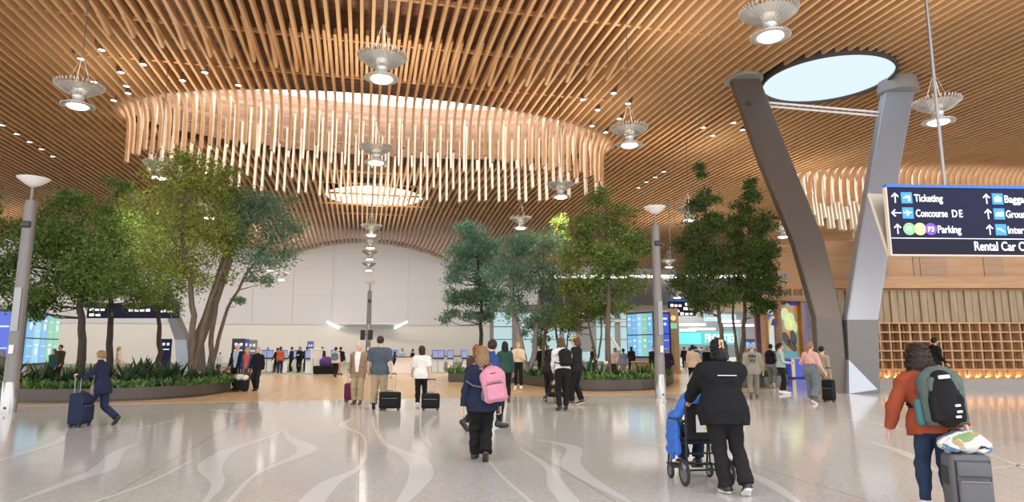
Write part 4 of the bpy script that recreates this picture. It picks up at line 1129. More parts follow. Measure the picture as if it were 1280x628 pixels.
class Vol:
    """a scalar field on a grid, filled shape by shape"""
    def __init__(s, lo, hi, h):
        s.lo = np.asarray(lo, float); s.h = h
        s.n = np.ceil((np.asarray(hi) - s.lo) / h).astype(int) + 1
        s.D = np.full(tuple(s.n), .5, dtype=np.float32)
    def block(s, lo, hi):
        a = np.clip(np.floor((np.asarray(lo) - s.lo) / s.h).astype(int), 0, s.n - 1); b = np.clip(np.ceil((np.asarray(hi) - s.lo) / s.h).astype(int) + 1, 1, s.n)
        ax = [s.lo[i] + s.h * np.arange(a[i], b[i]) for i in range(3)]
        G = np.stack(np.meshgrid(*ax, indexing='ij'), -1)
        return tuple(slice(a[i], b[i]) for i in range(3)), G
    def put(s, sl, d, k):
        o = s.D[sl]
        if k > 0:
            hh = np.maximum(k - np.abs(o - d), 0) / k
            s.D[sl] = np.minimum(o, d) - hh * hh * k * .25
        else: s.D[sl] = np.minimum(o, d)
    def rc(s, a, b, r1, r2, k=.02, sq=None):
        a, b = np.asarray(a, float), np.asarray(b, float); m = max(r1, r2) + k + 3 * s.h
        sl, G = s.block(np.minimum(a, b) - m, np.maximum(a, b) + m)
        if G.size == 0: return
        ba = b - a; L = max(float(ba @ ba), 1e-9); pa = G - a
        t = np.clip((pa @ ba) / L, 0, 1); q = pa - t[..., None] * ba
        if sq is not None:
            n, f = sq; n = nrm(n); q = q + (q @ n)[..., None] * n * (1 / f - 1)
        s.put(sl, np.linalg.norm(q, axis=-1) - (r1 + (r2 - r1) * t), k)
    def ell(s, c, r, M=None, k=.03):
        c = np.asarray(c, float); r = np.asarray(r, float); m = r.max() + k + 3 * s.h
        sl, G = s.block(c - m, c + m)
        if G.size == 0: return
        q = G - c
        if M is not None: q = q @ M
        s.put(sl, (np.linalg.norm(q / r, axis=-1) - 1) * r.min(), k)
    def rbox(s, c, hs, rad, M=None, k=.0):
        c = np.asarray(c, float); hs = np.asarray(hs, float); m = np.linalg.norm(hs) + k + 3 * s.h
        sl, G = s.block(c - m, c + m)
        if G.size == 0: return
        q = G - c
        if M is not None: q = q @ M
        q = np.abs(q) - (hs - rad)
        s.put(sl, np.linalg.norm(np.maximum(q, 0), axis=-1) + np.minimum(q.max(-1), 0) - rad, k)
    def cut(s, p, n):
        """keep the side the normal points away from"""
        G = s.grid(); s.D = np.maximum(s.D, ((G - np.asarray(p)) @ nrm(n)).astype(np.float32))
    def grid(s):
        ax = [s.lo[i] + s.h * np.arange(s.n[i]) for i in range(3)]
        return np.stack(np.meshgrid(*ax, indexing='ij'), -1)
    def folds(s, amp, f=1.0, seed=0.0):
        if amp <= 0: return
        m = np.abs(s.D) < 4 * s.h + amp * 2
        G = s.grid()[m]; x, y, z = G[:, 0] * f, G[:, 1] * f, G[:, 2] * f
        w = np.sin(21 * z + 9 * x + 4 * np.sin(11 * y + seed) + seed) * np.sin(13 * x - 7 * z + 3 * np.sin(9 * z + seed * 2)) + .6 * np.sin(34 * z + 17 * y + 3 * np.sin(14 * x + seed) + seed * 3)
        w2 = 1 - np.abs(np.sin(9 * z + 5 * x + 3 * np.sin(6 * y + seed) + 2.2 * np.sin(5 * x - seed)))
        s.D[m] += (amp * (.5 * w - .9 * w2 ** 3)).astype(np.float32)
    def mesh(s):
        D = s.D; D[0], D[-1], D[:, 0], D[:, -1], D[:, :, 0], D[:, :, -1] = .5, .5, .5, .5, .5, .5
        S = D < 0; nx, ny, nz = S.shape
        c = np.zeros((nx - 1, ny - 1, nz - 1), np.int8)
        for i in (0, 1):
            for j in (0, 1):
                for k in (0, 1): c += S[i:nx - 1 + i, j:ny - 1 + j, k:nz - 1 + k]
        act = (c > 0) & (c < 8); ids = np.full(act.shape, -1, np.int64); I = np.argwhere(act)
        if len(I) == 0: return np.zeros((0, 3)), np.zeros((0, 4), int)
        ids[act] = np.arange(len(I))
        acc = np.zeros((len(I), 3)); cnt = np.zeros(len(I))
        for ax in range(3):
            o1, o2 = [q for q in range(3) if q != ax]
            for u in (0, 1):
                for v in (0, 1):
                    o = np.zeros(3, int); o[o1] = u; o[o2] = v; A = I + o; e = np.zeros(3, int); e[ax] = 1; B = A + e
                    da = D[A[:, 0], A[:, 1], A[:, 2]]; db_ = D[B[:, 0], B[:, 1], B[:, 2]]
                    m = (da < 0) != (db_ < 0); t = np.where(m, da / np.where(m, da - db_, 1), 0)
                    p = A.astype(float); p[:, ax] += t; acc[m] += p[m]; cnt += m
        V = acc / cnt[:, None] * s.h + s.lo
        Q = []
        for ax in range(3):
            o1, o2 = (ax + 1) % 3, (ax + 2) % 3
            sl0 = [slice(None)] * 3; sl1 = [slice(None)] * 3; sl0[ax] = slice(0, -1); sl1[ax] = slice(1, None)
            ch = S[tuple(sl0)] != S[tuple(sl1)]; E = np.argwhere(ch)
            E = E[(E[:, o1] > 0) & (E[:, o2] > 0)]
            if len(E) == 0: continue
            d1 = np.zeros(3, int); d1[o1] = 1; d2 = np.zeros(3, int); d2[o2] = 1
            g = lambda P: ids[P[:, 0], P[:, 1], P[:, 2]]
            ok = np.ones(len(E), bool)
            for P in (E, E - d1, E - d2, E - d1 - d2): ok &= (P < np.array(ids.shape)).all(1)
            E = E[ok]
            q = np.stack([g(E - d1 - d2), g(E - d2), g(E), g(E - d1)], 1)
            ins = S[E[:, 0], E[:, 1], E[:, 2]]
            q[~ins] = q[~ins][:, ::-1]; q = q[(q >= 0).all(1)]; Q.append(q)
        return V, np.vstack(Q)

SKIN = {'fair': (.66, .42, .32), 'mid': (.50, .30, .21), 'dark': (.20, .11, .07), 'pink': (.68, .40, .32)}
HAIRC = {'black': (.012, .010, .010), 'dkbrown': (.035, .02, .013), 'brown': (.10, .055, .03), 'blond': (.42, .27, .12), 'dkblond': (.25, .15, .075), 'grey': (.33, .31, .29), 'white': (.6, .58, .55), 'red': (.22, .08, .035)}
def skin(n):
    return mat('skin_' + n, SKIN[n], rough=.5, noise=.06, nscale=14)
def hairm(n):
    m = mat('hair_' + n, HAIRC[n], rough=.48, noise=.35, nscale=28, bump=.5, bscale=90, spec=.25); return m
CL = {}
def cloth(n, c, rough=.85, noise=.10, bump=.12, bscale=120, nscale=7):
    return mat('cloth_' + n, c, rough=rough, noise=noise, nscale=nscale, bump=bump, bscale=bscale, spec=.18)
m_eye = mat('dark_eye', (.02, .015, .012), rough=.25)
m_lip = mat('lips', (.45, .17, .15), rough=.45)
m_sole = mat('pale_sole', (.75, .74, .72), rough=.7)
m_shoeblk = mat('black_shoe', (.018, .017, .017), rough=.4)
m_shoewht = mat('white_shoe', (.74, .72, .68), rough=.55)
m_shoebrn = mat('brown_shoe', (.12, .07, .04), rough=.45)

def ik(a, t, l1, l2, pole):
    a, t = np.asarray(a, float), np.asarray(t, float); d = t - a; L = np.linalg.norm(d); Lm = (l1 + l2) * .998
    if L > Lm: d = d / L * Lm; L = Lm; t = a + d
    x = (l1 * l1 - l2 * l2 + L * L) / (2 * L); hgt = math.sqrt(max(l1 * l1 - x * x, 0)); u = d / L
    p = np.asarray(pole, float) - u * np.dot(pole, u); p = nrm(p)
    return a + u * x + p * hgt, t

class Person:
    def __init__(s, label, p, hd, H, g='m', w=1.0, lean=0, belly=0, feet=((-.09, 0, 0), (.09, 0, 0)), hands=(('sw', 0, 12, 6), ('sw', 0, 12, 6)),
                 head=(0, 0, 0), hz=None, curl=(.55, .55), sk='fair', res=.011, group=None, twist=0, side=0):
        s.p, s.hd, s.H, s.g, s.w, s.res = p, hd, H, g, w, res; k = s.k = H / 1.75; s.sk = sk; s.curl = curl; s.belly = belly
        s.root = thing('person', label, 'person', (p.x, p.y, p.z), R(hd - 12.7), group)
        fem = g == 'f'
        s.sh = (.168 if fem else .19) * k * (.55 + .45 * w); thigh, shin = .425 * k, .415 * k; s.ua, s.fa = .295 * k, .255 * k
        # feet
        s.ank, s.ball, s.toe, s.heel, s.fdir = [], [], [], [], []
        for i, f in enumerate(feet):
            x, y, pt = f[:3]; dz = f[3] if len(f) > 3 else 0; yaw = R(f[4]) if len(f) > 4 else R(7 if i else -7) * -1
            pr = R(pt); fd = V3(math.sin(-yaw), math.cos(yaw), 0)
            if pr >= 0:      # heel up: pivot about the ball
                bl = V3(x * k, y * k, 0) + fd * .125 * k + V3(0, 0, .03 * k + dz); ank = bl - fd * math.cos(pr) * .125 * k + V3(0, 0, math.sin(pr) * .125 * k + .055 * k * math.cos(pr)) - fd * -.0 + fd * math.sin(pr) * .05 * k
            else:            # toe up: pivot about the heel
                hl = V3(x * k, y * k, 0) - fd * .05 * k + V3(0, 0, dz); ank = hl + fd * .05 * k + V3(0, 0, .085 * k)
                bl = ank + fd * math.cos(pr) * .125 * k + V3(0, 0, -math.sin(pr) * .125 * k - .055 * k)
            v = nrm(bl - ank + V3(0, 0, .055 * k) if pr < 0 else (bl - (ank - V3(0, 0, .055 * k * math.cos(pr)) - fd * math.sin(pr) * .05 * k)))
            flat = nrm(v); up = nrm(np.cross(np.cross(flat, V3(0, 0, 1)), flat)) if abs(flat[2]) < .95 else V3(0, 1, 0)
            s.ank.append(ank); s.ball.append(bl); s.heel.append(ank - up * .05 * k - flat * .045 * k); s.fdir.append((flat, up))
            tdir = fd if pr > 8 else flat
            s.toe.append(bl + tdir * .065 * k)
        if hz is None:
            hz = .94 * k
            for i, a in enumerate(s.ank):
                dx = a[0] - (-.085 if i == 0 else .085) * k; r2 = (thigh + shin) ** 2 * .992 - dx * dx - a[1] ** 2
                hz = min(hz, a[2] + math.sqrt(max(r2, .01)) + .015 * k)
        s.P = V3(0, 0, hz); ln = R(lean); s.u = V3(0, math.sin(ln), math.cos(ln)); s.f = V3(0, math.cos(ln), -math.sin(ln)); X = V3(1, 0, 0); s.u = rotv(s.u, s.f, R(side)); X = rotv(X, s.f, R(side))
        tw = R(twist); s.X = rotv(X, s.u, tw); s.fx = rotv(s.f, s.u, tw)
        s.hip = [s.P + V3(sg * .088 * k, 0, -.02 * k) for sg in (-1, 1)]
        s.knee = []
        for i in (0, 1):
            kn, t = ik(s.hip[i], s.ank[i], thigh, shin, V3((-1, 1)[i] * .12, 1, 0) + (V3(0, 0, 1) if hz < .7 * k else 0)); s.knee.append(kn); s.ank[i] = t
        s.chest = s.P + s.u * .33 * k; s.nb = s.P + s.u * .525 * k
        s.shl = [s.P + s.u * .442 * k + s.X * sg * s.sh - s.fx * .01 for sg in (-1, 1)]
        s.elb, s.wri = [], []
        for i, hsp in enumerate(hands):
            sg = (-1, 1)[i]
            if hsp[0] == 'ik':
                pole = V3(sg * .5, -1, -.5) if len(hsp) < 3 else np.asarray(hsp[2], float)
                e, w_ = ik(s.shl[i], np.asarray(hsp[1]) * 1.0, s.ua, s.fa, pole)
            else:
                sw, bd, ab = map(R, hsp[1:4]); d0 = -s.u
                d1 = rotv(rotv(d0, s.X, sw), s.fx, -sg * ab); e = s.shl[i] + d1 * s.ua
                d2 = rotv(d1, s.X, bd); d2 = rotv(d2, s.fx, sg * ab * .5); w_ = e + d2 * s.fa
            s.elb.append(e); s.wri.append(w_)
        hy, hp, hr = map(R, head)
        nu = nrm(s.u * .8 + V3(0, .12, .35)); s.hc = s.nb + nu * .165 * k
        hu = nrm(s.u * .35 + V3(0, 0, .65)); hu = rotv(hu, V3(1, 0, 0), -hp); hf = nrm(np.cross(hu, np.cross(s.f, hu))) if True else 0
        hf = nrm(s.fx - hu * np.dot(s.fx, hu)); hf = rotv(hf, hu, hy); hx = np.cross(hf, hu); hu = rotv(hu, hf, hr); hx = np.cross(hf, hu)
        s.hM = np.stack([hx, hf, hu], 1)
        pts = np.array(s.ank + s.toe + s.heel + s.knee + s.elb + s.wri + s.shl + [s.hc, s.P]); m = .26 * k
        s.lo, s.hi = pts.min(0) - m, pts.max(0) + m; s.lo[2] = max(s.lo[2], pts[:, 2].min() - .12)
        s.tors(fem)
    def hp_(s, x, y, z): return s.hc + s.hM @ (V3(x, y, z) * s.k)
    def tors(s, fem):
        k, w = s.k, s.w
        # (centre along spine, half width, half depth, half height, forward shift)
        if fem: T = [(-.01, .158, .118, .13, 0), (.14, .122, .096, .14, .005), (.33, .138, .104, .15, .012), (.44, .125, .085, .09, 0)]
        else: T = [(0, .150, .112, .13, 0), (.15, .138, .102, .15, .005), (.33, .160, .115, .16, .012), (.44, .150, .092, .09, 0)]
        s.T = [(s.P + s.u * z * k + s.fx * (fy + (s.belly if i == 1 else 0)) * k, V3(rx * w, ry * (.4 + .6 * w) + (s.belly * .8 if i == 1 else 0), rz) * k) for i, (z, rx, ry, rz, fy) in enumerate(T)]
        s.TM = np.stack([s.X, s.fx, s.u], 1)
    def vol(s, lo=None, hi=None, h=None): return Vol(s.lo if lo is None else lo, s.hi if hi is None else hi, h or s.res)
    def out(s, v, name, m, fn=None, smooth=True):
        V, Q = v.mesh()
        if len(Q) == 0: return None
        mi = None
        if fn is not None: mi = fn(V)[Q[:, 0]]
        return npmesh(name, V, Q, m, s.root, smooth=smooth, mi=mi)
    def hand(s, v, i):
        k = s.k; sg = (-1, 1)[i]; w_, e = s.wri[i], s.elb[i]; d = nrm(w_ - e)
        n = nrm(np.cross(d, s.fx) * sg * -1); n = n if np.linalg.norm(np.cross(d, s.fx)) > .25 else s.X * -sg   # palm towards the body
        if np.dot(n, s.X) * sg > 0: n = -n
        sd = np.cross(n, d); 
        if np.dot(sd, s.fx) < 0: sd = -sd                    # thumb side forward
        c = s.curl[i]
        pc = w_ + d * .045 * k
        v.rc(w_ + d * .01 * k, w_ + d * .08 * k, .029 * k, .036 * k, .012, (n, .48))
        for q in range(4):
            off = (1.5 - q) * .0185 * k; L = (.072, .080, .075, .058)[q] * k; r = max(.0086 * k, s.res * .72)
            a = w_ + d * .085 * k + sd * off; an = c * (.7 + .1 * q)
            d1 = nrm(d * math.cos(an) + n * math.sin(an)); b = a + d1 * L * .5; an2 = an + c * 1.25
            d2 = nrm(d * math.cos(an2) + n * math.sin(an2)); e2 = b + d2 * L * .5
            v.rc(a - d * .01, b, r * 1.1, r, .004); v.rc(b, e2, r, r * .85, .003)
        a = w_ + d * .028 * k + sd * .026 * k; d1 = nrm(d * .75 + sd * .55 + n * .35); b = a + d1 * .045 * k
        v.rc(a, b, .0125 * k, max(.0105 * k, s.res * .72), .008); v.rc(b, b + nrm(d * .9 + n * .5 * c + sd * .1) * .032 * k, max(.010 * k, s.res * .72), max(.0085 * k, s.res * .7), .004)
    def body(s):
        k = s.k; v = s.vol(); M = s.TM
        for c, r in s.T: v.ell(c, r * .97, M, .05)
        for q in s.shl: v.rc(s.nb - s.u * .015 * k, q + s.u * .008, .050 * k, .045 * k, .04)
        v.rc(s.nb - s.u * .05 * k, s.hc - s.hM[:, 2] * .05 * k - s.hM[:, 1] * .015 * k, (.056 if s.g == 'm' else .048) * k, (.052 if s.g == 'm' else .044) * k, .03)
        for i in (0, 1):
            v.rc(s.hip[i], s.knee[i], .082 * k * s.w, .052 * k, .04); kn, an = s.knee[i], s.ank[i]
            cm = kn + (an - kn) * .3 + nrm(np.cross(np.cross(an - kn, s.X), an - kn)) * 0
            v.rc(kn, cm, .050 * k, .054 * k, .03); v.rc(cm, an, .054 * k, .034 * k, .03)
            fl, up = s.fdir[i]
            v.rc(s.heel[i] + up * .03 * k + fl * .012 * k, s.ball[i] + up * .004, .03 * k, .027 * k, .02); v.rc(s.ball[i], s.toe[i] - up * .006, .027 * k, .018 * k, .015)
            v.rc(s.shl[i], s.elb[i], .047 * k * (.6 + .4 * s.w), .036 * k, .03); v.rc(s.elb[i], s.wri[i], .037 * k, .025 * k, .02); s.hand(v, i)
        # head with jaw, nose, brow, ears
        H_ = s.hM; v.ell(s.hp_(0, -.012, .022), V3(.073, .092, .092) * k, H_, .03)
        v.ell(s.hp_(0, .022, -.035), V3(.058, .066, .075) * k, H_, .03); v.rc(s.hp_(0, .05, -.088), s.hp_(0, .058, -.092), .026 * k, .024 * k, .03)
        v.rc(s.hp_(-.03, .072, .018), s.hp_(.03, .072, .018), .013 * k, .013 * k, .015)
        v.rc(s.hp_(0, .086, .008), s.hp_(0, .104, -.024), .009 * k, .0125 * k, .012); v.rc(s.hp_(-.02, .08, -.062), s.hp_(.02, .08, -.062), .009 * k, .009 * k, .010)
        for sg in (-1, 1): v.ell(s.hp_(sg * .076, -.012, -.012), V3(.010, .020, .033) * k, H_, .008); v.ell(s.hp_(sg * .04, .058, -.03), V3(.022, .022, .022) * k, H_, .02)
        def fn(V):
            q = (V - s.hc) @ H_ / k; r = np.zeros(len(V), np.int32)
            for sg in (-1, 1): r[(np.abs(q[:, 0] - sg * .032) < .013) & (np.abs(q[:, 2] - .002) < .0075) & (q[:, 1] > .06)] = 1
            for sg in (-1, 1): r[(np.abs(q[:, 0] - sg * .033) < .02) & (np.abs(q[:, 2] - .027) < .005) & (q[:, 1] > .06)] = 1
            r[(np.abs(q[:, 0]) < .024) & (np.abs(q[:, 2] + .062) < .009) & (q[:, 1] > .07)] = 2
            return r
        return s.out(v, 'body', [skin(s.sk), m_eye, m_lip], fn)
    def top(s, m, off=.018, hem=-.06, cuff=.95, fold=.006, name='jacket', collar=.0, sleeve=.012, flare=0.0, neck=.55, short=False, openf=None, hood=False):
        """upper garment: trunk to the hem, sleeves to the cuff (fraction of the whole arm)"""
        k = s.k; v = s.vol(); M = s.TM
        for c, r in s.T: v.ell(c, r + off, M, .06)
        for q in s.shl: v.rc(s.nb - s.u * .012 * k - s.fx * .01, q + s.u * .002, .056 * k + off * .8, .044 * k + off * .7, .06)
        if hem < .02:
            c0, r0 = s.T[0]; e = s.P + s.u * (hem - .08) * k
            v.rc(s.P + s.u * .02 * k, e, r0[0] + off + .004, r0[0] + off + flare, .05, (s.fx, (r0[1] + off) / (r0[0] + off)))
            for i in (0, 1):
                q = s.hip[i] + (s.knee[i] - s.hip[i]) * min(1, max(0, (-hem) / .42 + .1)); v.rc(s.hip[i], q, .084 * k * s.w + off, .074 * k * s.w + off, .05)
        v.cut(s.P + s.u * hem * k, -s.u)
        v.cut(s.nb + s.u * (neck - .55 + .015) * k, s.u)
        a = Vol(s.lo, s.hi, s.res)
        for i in (0, 1):
            r0 = .048 * k * (.6 + .4 * s.w) + sleeve; tot = cuff * (s.ua + s.fa)
            if tot <= s.ua:
                e = s.shl[i] + nrm(s.elb[i] - s.shl[i]) * (tot + .05); a.rc(s.shl[i], e, r0 + .006, r0 + .004, .02)
                sub = Vol(s.lo, s.hi, s.res)
            else:
                e = s.elb[i] + nrm(s.wri[i] - s.elb[i]) * (tot - s.ua + .05); a.rc(s.shl[i], s.elb[i], r0, .038 * k + sleeve, .03); a.rc(s.elb[i], e, .038 * k + sleeve, .026 * k + sleeve * .55 + .004, .025)
        # cuffs: cut each arm on its own half
        G = a.grid()
        for i in (0, 1):
            tot = cuff * (s.ua + s.fa)
            if tot <= s.ua: q = s.shl[i] + nrm(s.elb[i] - s.shl[i]) * tot; d = nrm(s.elb[i] - s.shl[i])
            else: q = s.elb[i] + nrm(s.wri[i] - s.elb[i]) * (tot - s.ua); d = nrm(s.wri[i] - s.elb[i])
            near = np.linalg.norm(G - q, axis=-1) < .15 * k
            pl = (G - q) @ d; a.D = np.where(near, np.maximum(a.D, pl), a.D).astype(np.float32)
        hh = np.maximum(.035 - np.abs(v.D - a.D), 0) / .035; v.D = (np.minimum(v.D, a.D) - hh * hh * .035 * .25).astype(np.float32)
        if collar: v.rc(s.nb - s.u * .02 * k, s.nb + s.u * .035 * k + s.fx * .01, .068 * k + off * .5, .062 * k + off * .4, .02)
        if hood:
            v.rc(s.nb - s.fx * .08 * k + s.X * .06 * k, s.nb - s.fx * .08 * k - s.X * .06 * k, .05 * k, .05 * k, .03); v.rc(s.nb - s.fx * .06 * k, s.nb - s.fx * .10 * k - s.u * .12 * k, .055 * k, .04 * k, .03)
        v.folds(fold, 1.0, s.p.x % 6.28)
        mm, fn = m, None
        if openf is not None:                       # an open front shows what is worn underneath
            mm = [m, openf[0]]; hw, zl = openf[1], openf[2]
            def fn(V):
                q = (V - s.P) @ s.TM / k; return ((q[:, 1] > .02) & (np.abs(q[:, 0]) < hw * (.35 + .65 * np.clip((q[:, 2] + .1) / .5, 0, 1))) & (q[:, 2] > zl)).astype(np.int32)
        return s.out(v, name, mm, fn)
    def trousers(s, m, off=.014, flare=.012, cutz=.92, waist=.10, fold=.006, name='trousers', wide=0.0):
        k = s.k; v = s.vol(); M = s.TM
        v.ell(s.T[0][0], s.T[0][1] + off, M, .04); v.ell(s.T[1][0], s.T[1][1] + off * .8, M, .05); v.cut(s.P + s.u * waist * k, s.u)
        for i in (0, 1):
            kn, an = s.knee[i], s.ank[i]; e = kn + (an - kn) * 1.02; r1 = .083 * k * s.w + off
            b = Vol(s.lo, s.hi, s.res)
            b.rc(s.hip[i], kn, r1 + wide * .5, .056 * k + off + wide, .04); cm = kn + (an - kn) * .3; b.rc(kn, cm, .054 * k + off + wide, .056 * k + off + wide, .03); b.rc(cm, e, .056 * k + off + wide, .036 * k + off + flare + wide, .03)
            b.cut(kn + (an - kn) * cutz, an - kn)
            hh = np.maximum(.03 - np.abs(v.D - b.D), 0) / .03; v.D = (np.minimum(v.D, b.D) - hh * hh * .03 * .25).astype(np.float32)
        v.folds(fold, 1.1, s.p.y % 6.28)
        return s.out(v, name, m)
    def shoes(s, m, sole=None, boot=0.0, bulk=.006):
        k = s.k
        for i in (0, 1):
            c = s.ball[i]; lo = np.minimum.reduce([s.heel[i], s.toe[i], s.ank[i]]) - .11 * k; hi = np.maximum.reduce([s.heel[i], s.toe[i], s.ank[i]]) + (.11 + boot) * k
            v = s.vol(lo, hi, min(s.res, .009)); fl, up = s.fdir[i]; sd = np.cross(fl, up)
            hl = s.heel[i] + up * .034 * k + fl * .01 * k
            v.rc(hl, s.ball[i] + up * .008 * k, .036 * k + bulk, .038 * k + bulk, .02); tv = nrm(s.toe[i] - s.ball[i])
            v.rc(s.ball[i] + up * .008 * k, s.toe[i] + up * .003 * k, .038 * k + bulk, .028 * k + bulk, .02)
            v.rc(hl, s.ank[i] + (s.knee[i] - s.ank[i]) * (.06 + boot), .034 * k + bulk, .042 * k + bulk, .02)
            sole_p = s.heel[i] - up * .004 * k
            v.cut(sole_p - up * .030 * k + 0, -up)
            v.cut(V3(0, 0, .002) if min(s.heel[i][2], s.toe[i][2]) > -.03 else V3(0, 0, -.2), V3(0, 0, -1))
            def fn(V, i=i): return (((V - s.heel[i]) @ up < .008 * k) | (V[:, 2] < .016)).astype(np.int32)
            s.out(v, 'shoe', [m, sole or m], fn)
    def hair(s, m, kind='short', L=.2, vol_=1.0, name='hair'):
        k = s.k; hd = s.hM
        far = s.hp_(0, -.05, -L - .1); v = s.vol(np.minimum(s.hc - .26 * k, far - .15), s.hc + .26 * k + (.06 if kind == 'curly' else 0), s.res if s.res < .01 else s.res * .8)
        t = .014 * vol_ + (.0 if kind != 'short' else -.002)
        v.ell(s.hp_(0, -.016, .026), V3(.076 + t, .092 + t, .092 + t) * k, hd, .02)
        G = v.grid(); q = (G - s.hc) @ hd / k
        # face and neck stay free
        cut = np.maximum.reduce([q[..., 1] * -1 + .038 + .10 * np.clip(q[..., 2] - .04, 0, .1), q[..., 2] - .062, -(q[..., 2] + .2)])
        v.D = np.maximum(v.D, -cut * k).astype(np.float32)
        low = -.04 if kind in ('short', 'bald') else -.06
        v.D = np.maximum(v.D, (low - q[..., 2] - .35 * np.clip(q[..., 1], -.1, .02) * -1 - .0) * k).astype(np.float32)
        if kind == 'bald': v.D = np.maximum(v.D, (q[..., 2] - .02) * k).astype(np.float32)
        if kind in ('long', 'curly', 'bob'):
            for sg in (-1, 1):
                v.rc(s.hp_(sg * .055, -.02, .03), s.hp_(sg * .068, -.025, -.10), .032 * k * vol_, .030 * k * vol_, .03)
                if kind != 'bob': v.rc(s.hp_(sg * .062, -.03, -.08), s.hp_(sg * .07, -.055, -.10 - L * .8), .036 * k * vol_, .030 * k * vol_, .03)
            v.rc(s.hp_(0, -.07, .02), s.hp_(0, -.085, -.10), .062 * k * vol_, .062 * k * vol_, .04)
            if kind != 'bob':
                tail = s.hp_(0, -.095, -.12 - L); v.rc(s.hp_(0, -.08, -.08), tail, .075 * k * vol_, .055 * k * vol_, .04, (hd[:, 1], .6))
                for sg in (-1, 0, 1): v.rc(s.hp_(sg * .05, -.09, -.08 - L * .6), s.hp_(sg * .062, -.10, -.14 - L * (1.05 + .1 * sg)), .028 * k * vol_, .010 * k, .02)
        if kind == 'pony':
            v.rc(s.hp_(0, -.10, .03), s.hp_(0, -.135, .0), .03 * k, .036 * k, .02); v.rc(s.hp_(0, -.135, .0), s.hp_(0, -.125, -.04 - L), .036 * k, .016 * k, .02)
        if kind == 'bun': v.ell(s.hp_(0, -.085, .085), V3(.042, .042, .04) * k, hd, .015)
        m_ = np.abs(v.D) < .05; Gm = v.grid()[m_]; x, y, z = (Gm.T)
        am = {'curly': .016, 'short': .003}.get(kind, .005)
        if kind == 'curly': v.D[m_] += (am * (np.sin(55 * x + 20 * np.sin(30 * z)) * np.sin(52 * z + 14 * np.sin(31 * y)) + .5 * np.sin(70 * y + 25 * x))).astype(np.float32)
        else: v.D[m_] += (am * np.sin(120 * x + 12 * np.sin(14 * z)) + am * .5 * np.sin(90 * y + 9 * np.sin(12 * z + 40 * x))).astype(np.float32)
        return s.out(v, name, m)
    def cap(s, m, brim=None, back=False, name='cap'):
        k = s.k; v = s.vol(s.hc - .25 * k, s.hc + .28 * k, s.res); v.ell(s.hp_(0, -.012, .03), V3(.091, .11, .104) * k, s.hM, .01); v.cut(s.hp_(0, 0, .03), -s.hM[:, 2])
        o = s.out(v, name, m)
        if brim is not None:
            v = s.vol(s.hc - .25 * k, s.hc + .28 * k, min(s.res, .008)); v.ell(s.hp_(0, .09, .04), V3(.075, .085, .012) * k, s.hM, 0); b = s.out(v, 'cap_brim', brim); b.parent = o if o else s.root
        return o

def at(px, foot): return F(px, foot)
def hgt(p, top): return heightat(p, top)
# ---- clothes
c_navy = cloth('navy', (.018, .022, .048)); c_black = cloth('black', (.012, .012, .013)); c_black2 = cloth('soft_black', (.018, .017, .018)); c_jean = cloth('blue_jeans', (.026, .042, .082), bump=.2)
c_jeandk = cloth('dark_jeans', (.02, .03, .065), bump=.2); c_khaki = cloth('khaki', (.36, .28, .18)); c_beige = cloth('beige_blazer', (.26, .18, .115)); c_whites = cloth('white_shirt', (.74, .72, .68))
c_slate = cloth('slate_tee', (.075, .095, .12)); c_cream = cloth('cream_top', (.68, .57, .42)); c_green = cloth('dark_green', (.03, .075, .06)); c_blue = cloth('royal_blue', (.05, .16, .55), rough=.55)
c_bluej = cloth('blue_jacket', (.04, .07, .22)); c_ltblue = cloth('light_blue', (.40, .47, .58)); c_oran = cloth('orange_red', (.50, .10, .05)); c_rust = cloth('rust_orange', (.30, .066, .03), noise=.16)
c_olive = cloth('olive_trousers', (.10, .085, .055)); c_brown = cloth('brown', (.075, .045, .03)); c_purple = cloth('dark_purple', (.035, .022, .045)); c_tan = cloth('tan_sweater', (.46, .34, .24)); c_hood = cloth('grey_hoodie', (.27, .25, .20))
c_mint = cloth('mint_top', (.33, .46, .40)); c_pink = cloth('pink_shirt', (.62, .36, .31)); c_over = cloth('slate_dungaree', (.13, .16, .18)); c_teal = cloth('dark_teal', (.03, .09, .09)); c_greyb = cloth('grey_blue', (.20, .25, .33)); c_rose = cloth('pale_pink', (.62, .44, .40))

def dist(p): return Vector((p.x, p.y, 0)).dot(FH)
WALK = ((-.08, .26, -12), (.08, -.30, 38)); WALK2 = ((-.08, -.30, 38), (.08, .26, -12))

# woman in navy striding to the left with her suitcase
p = F(124, 532)
A = Person('woman in navy coat and jeans striding left, pushing a navy suitcase', p, 90, hgt(p, 434), 'f', 1.08, lean=8, feet=((-.08, .36, 0), (.06, -.42, 46)), hands=(('ik', (-.20, .40, 1.02)), ('ik', (.16, .30, 1.0))), head=(0, 8, 0), curl=(1.1, .9), res=.010)
A.body(); A.top(c_navy, .03, -.16, .95, .008, 'coat', collar=1, flare=.01); A.trousers(c_jeandk, .018, .02); A.shoes(m_shoeblk, m_shoeblk); A.hair(hairm('dkblond'), 'short', vol_=1.35)
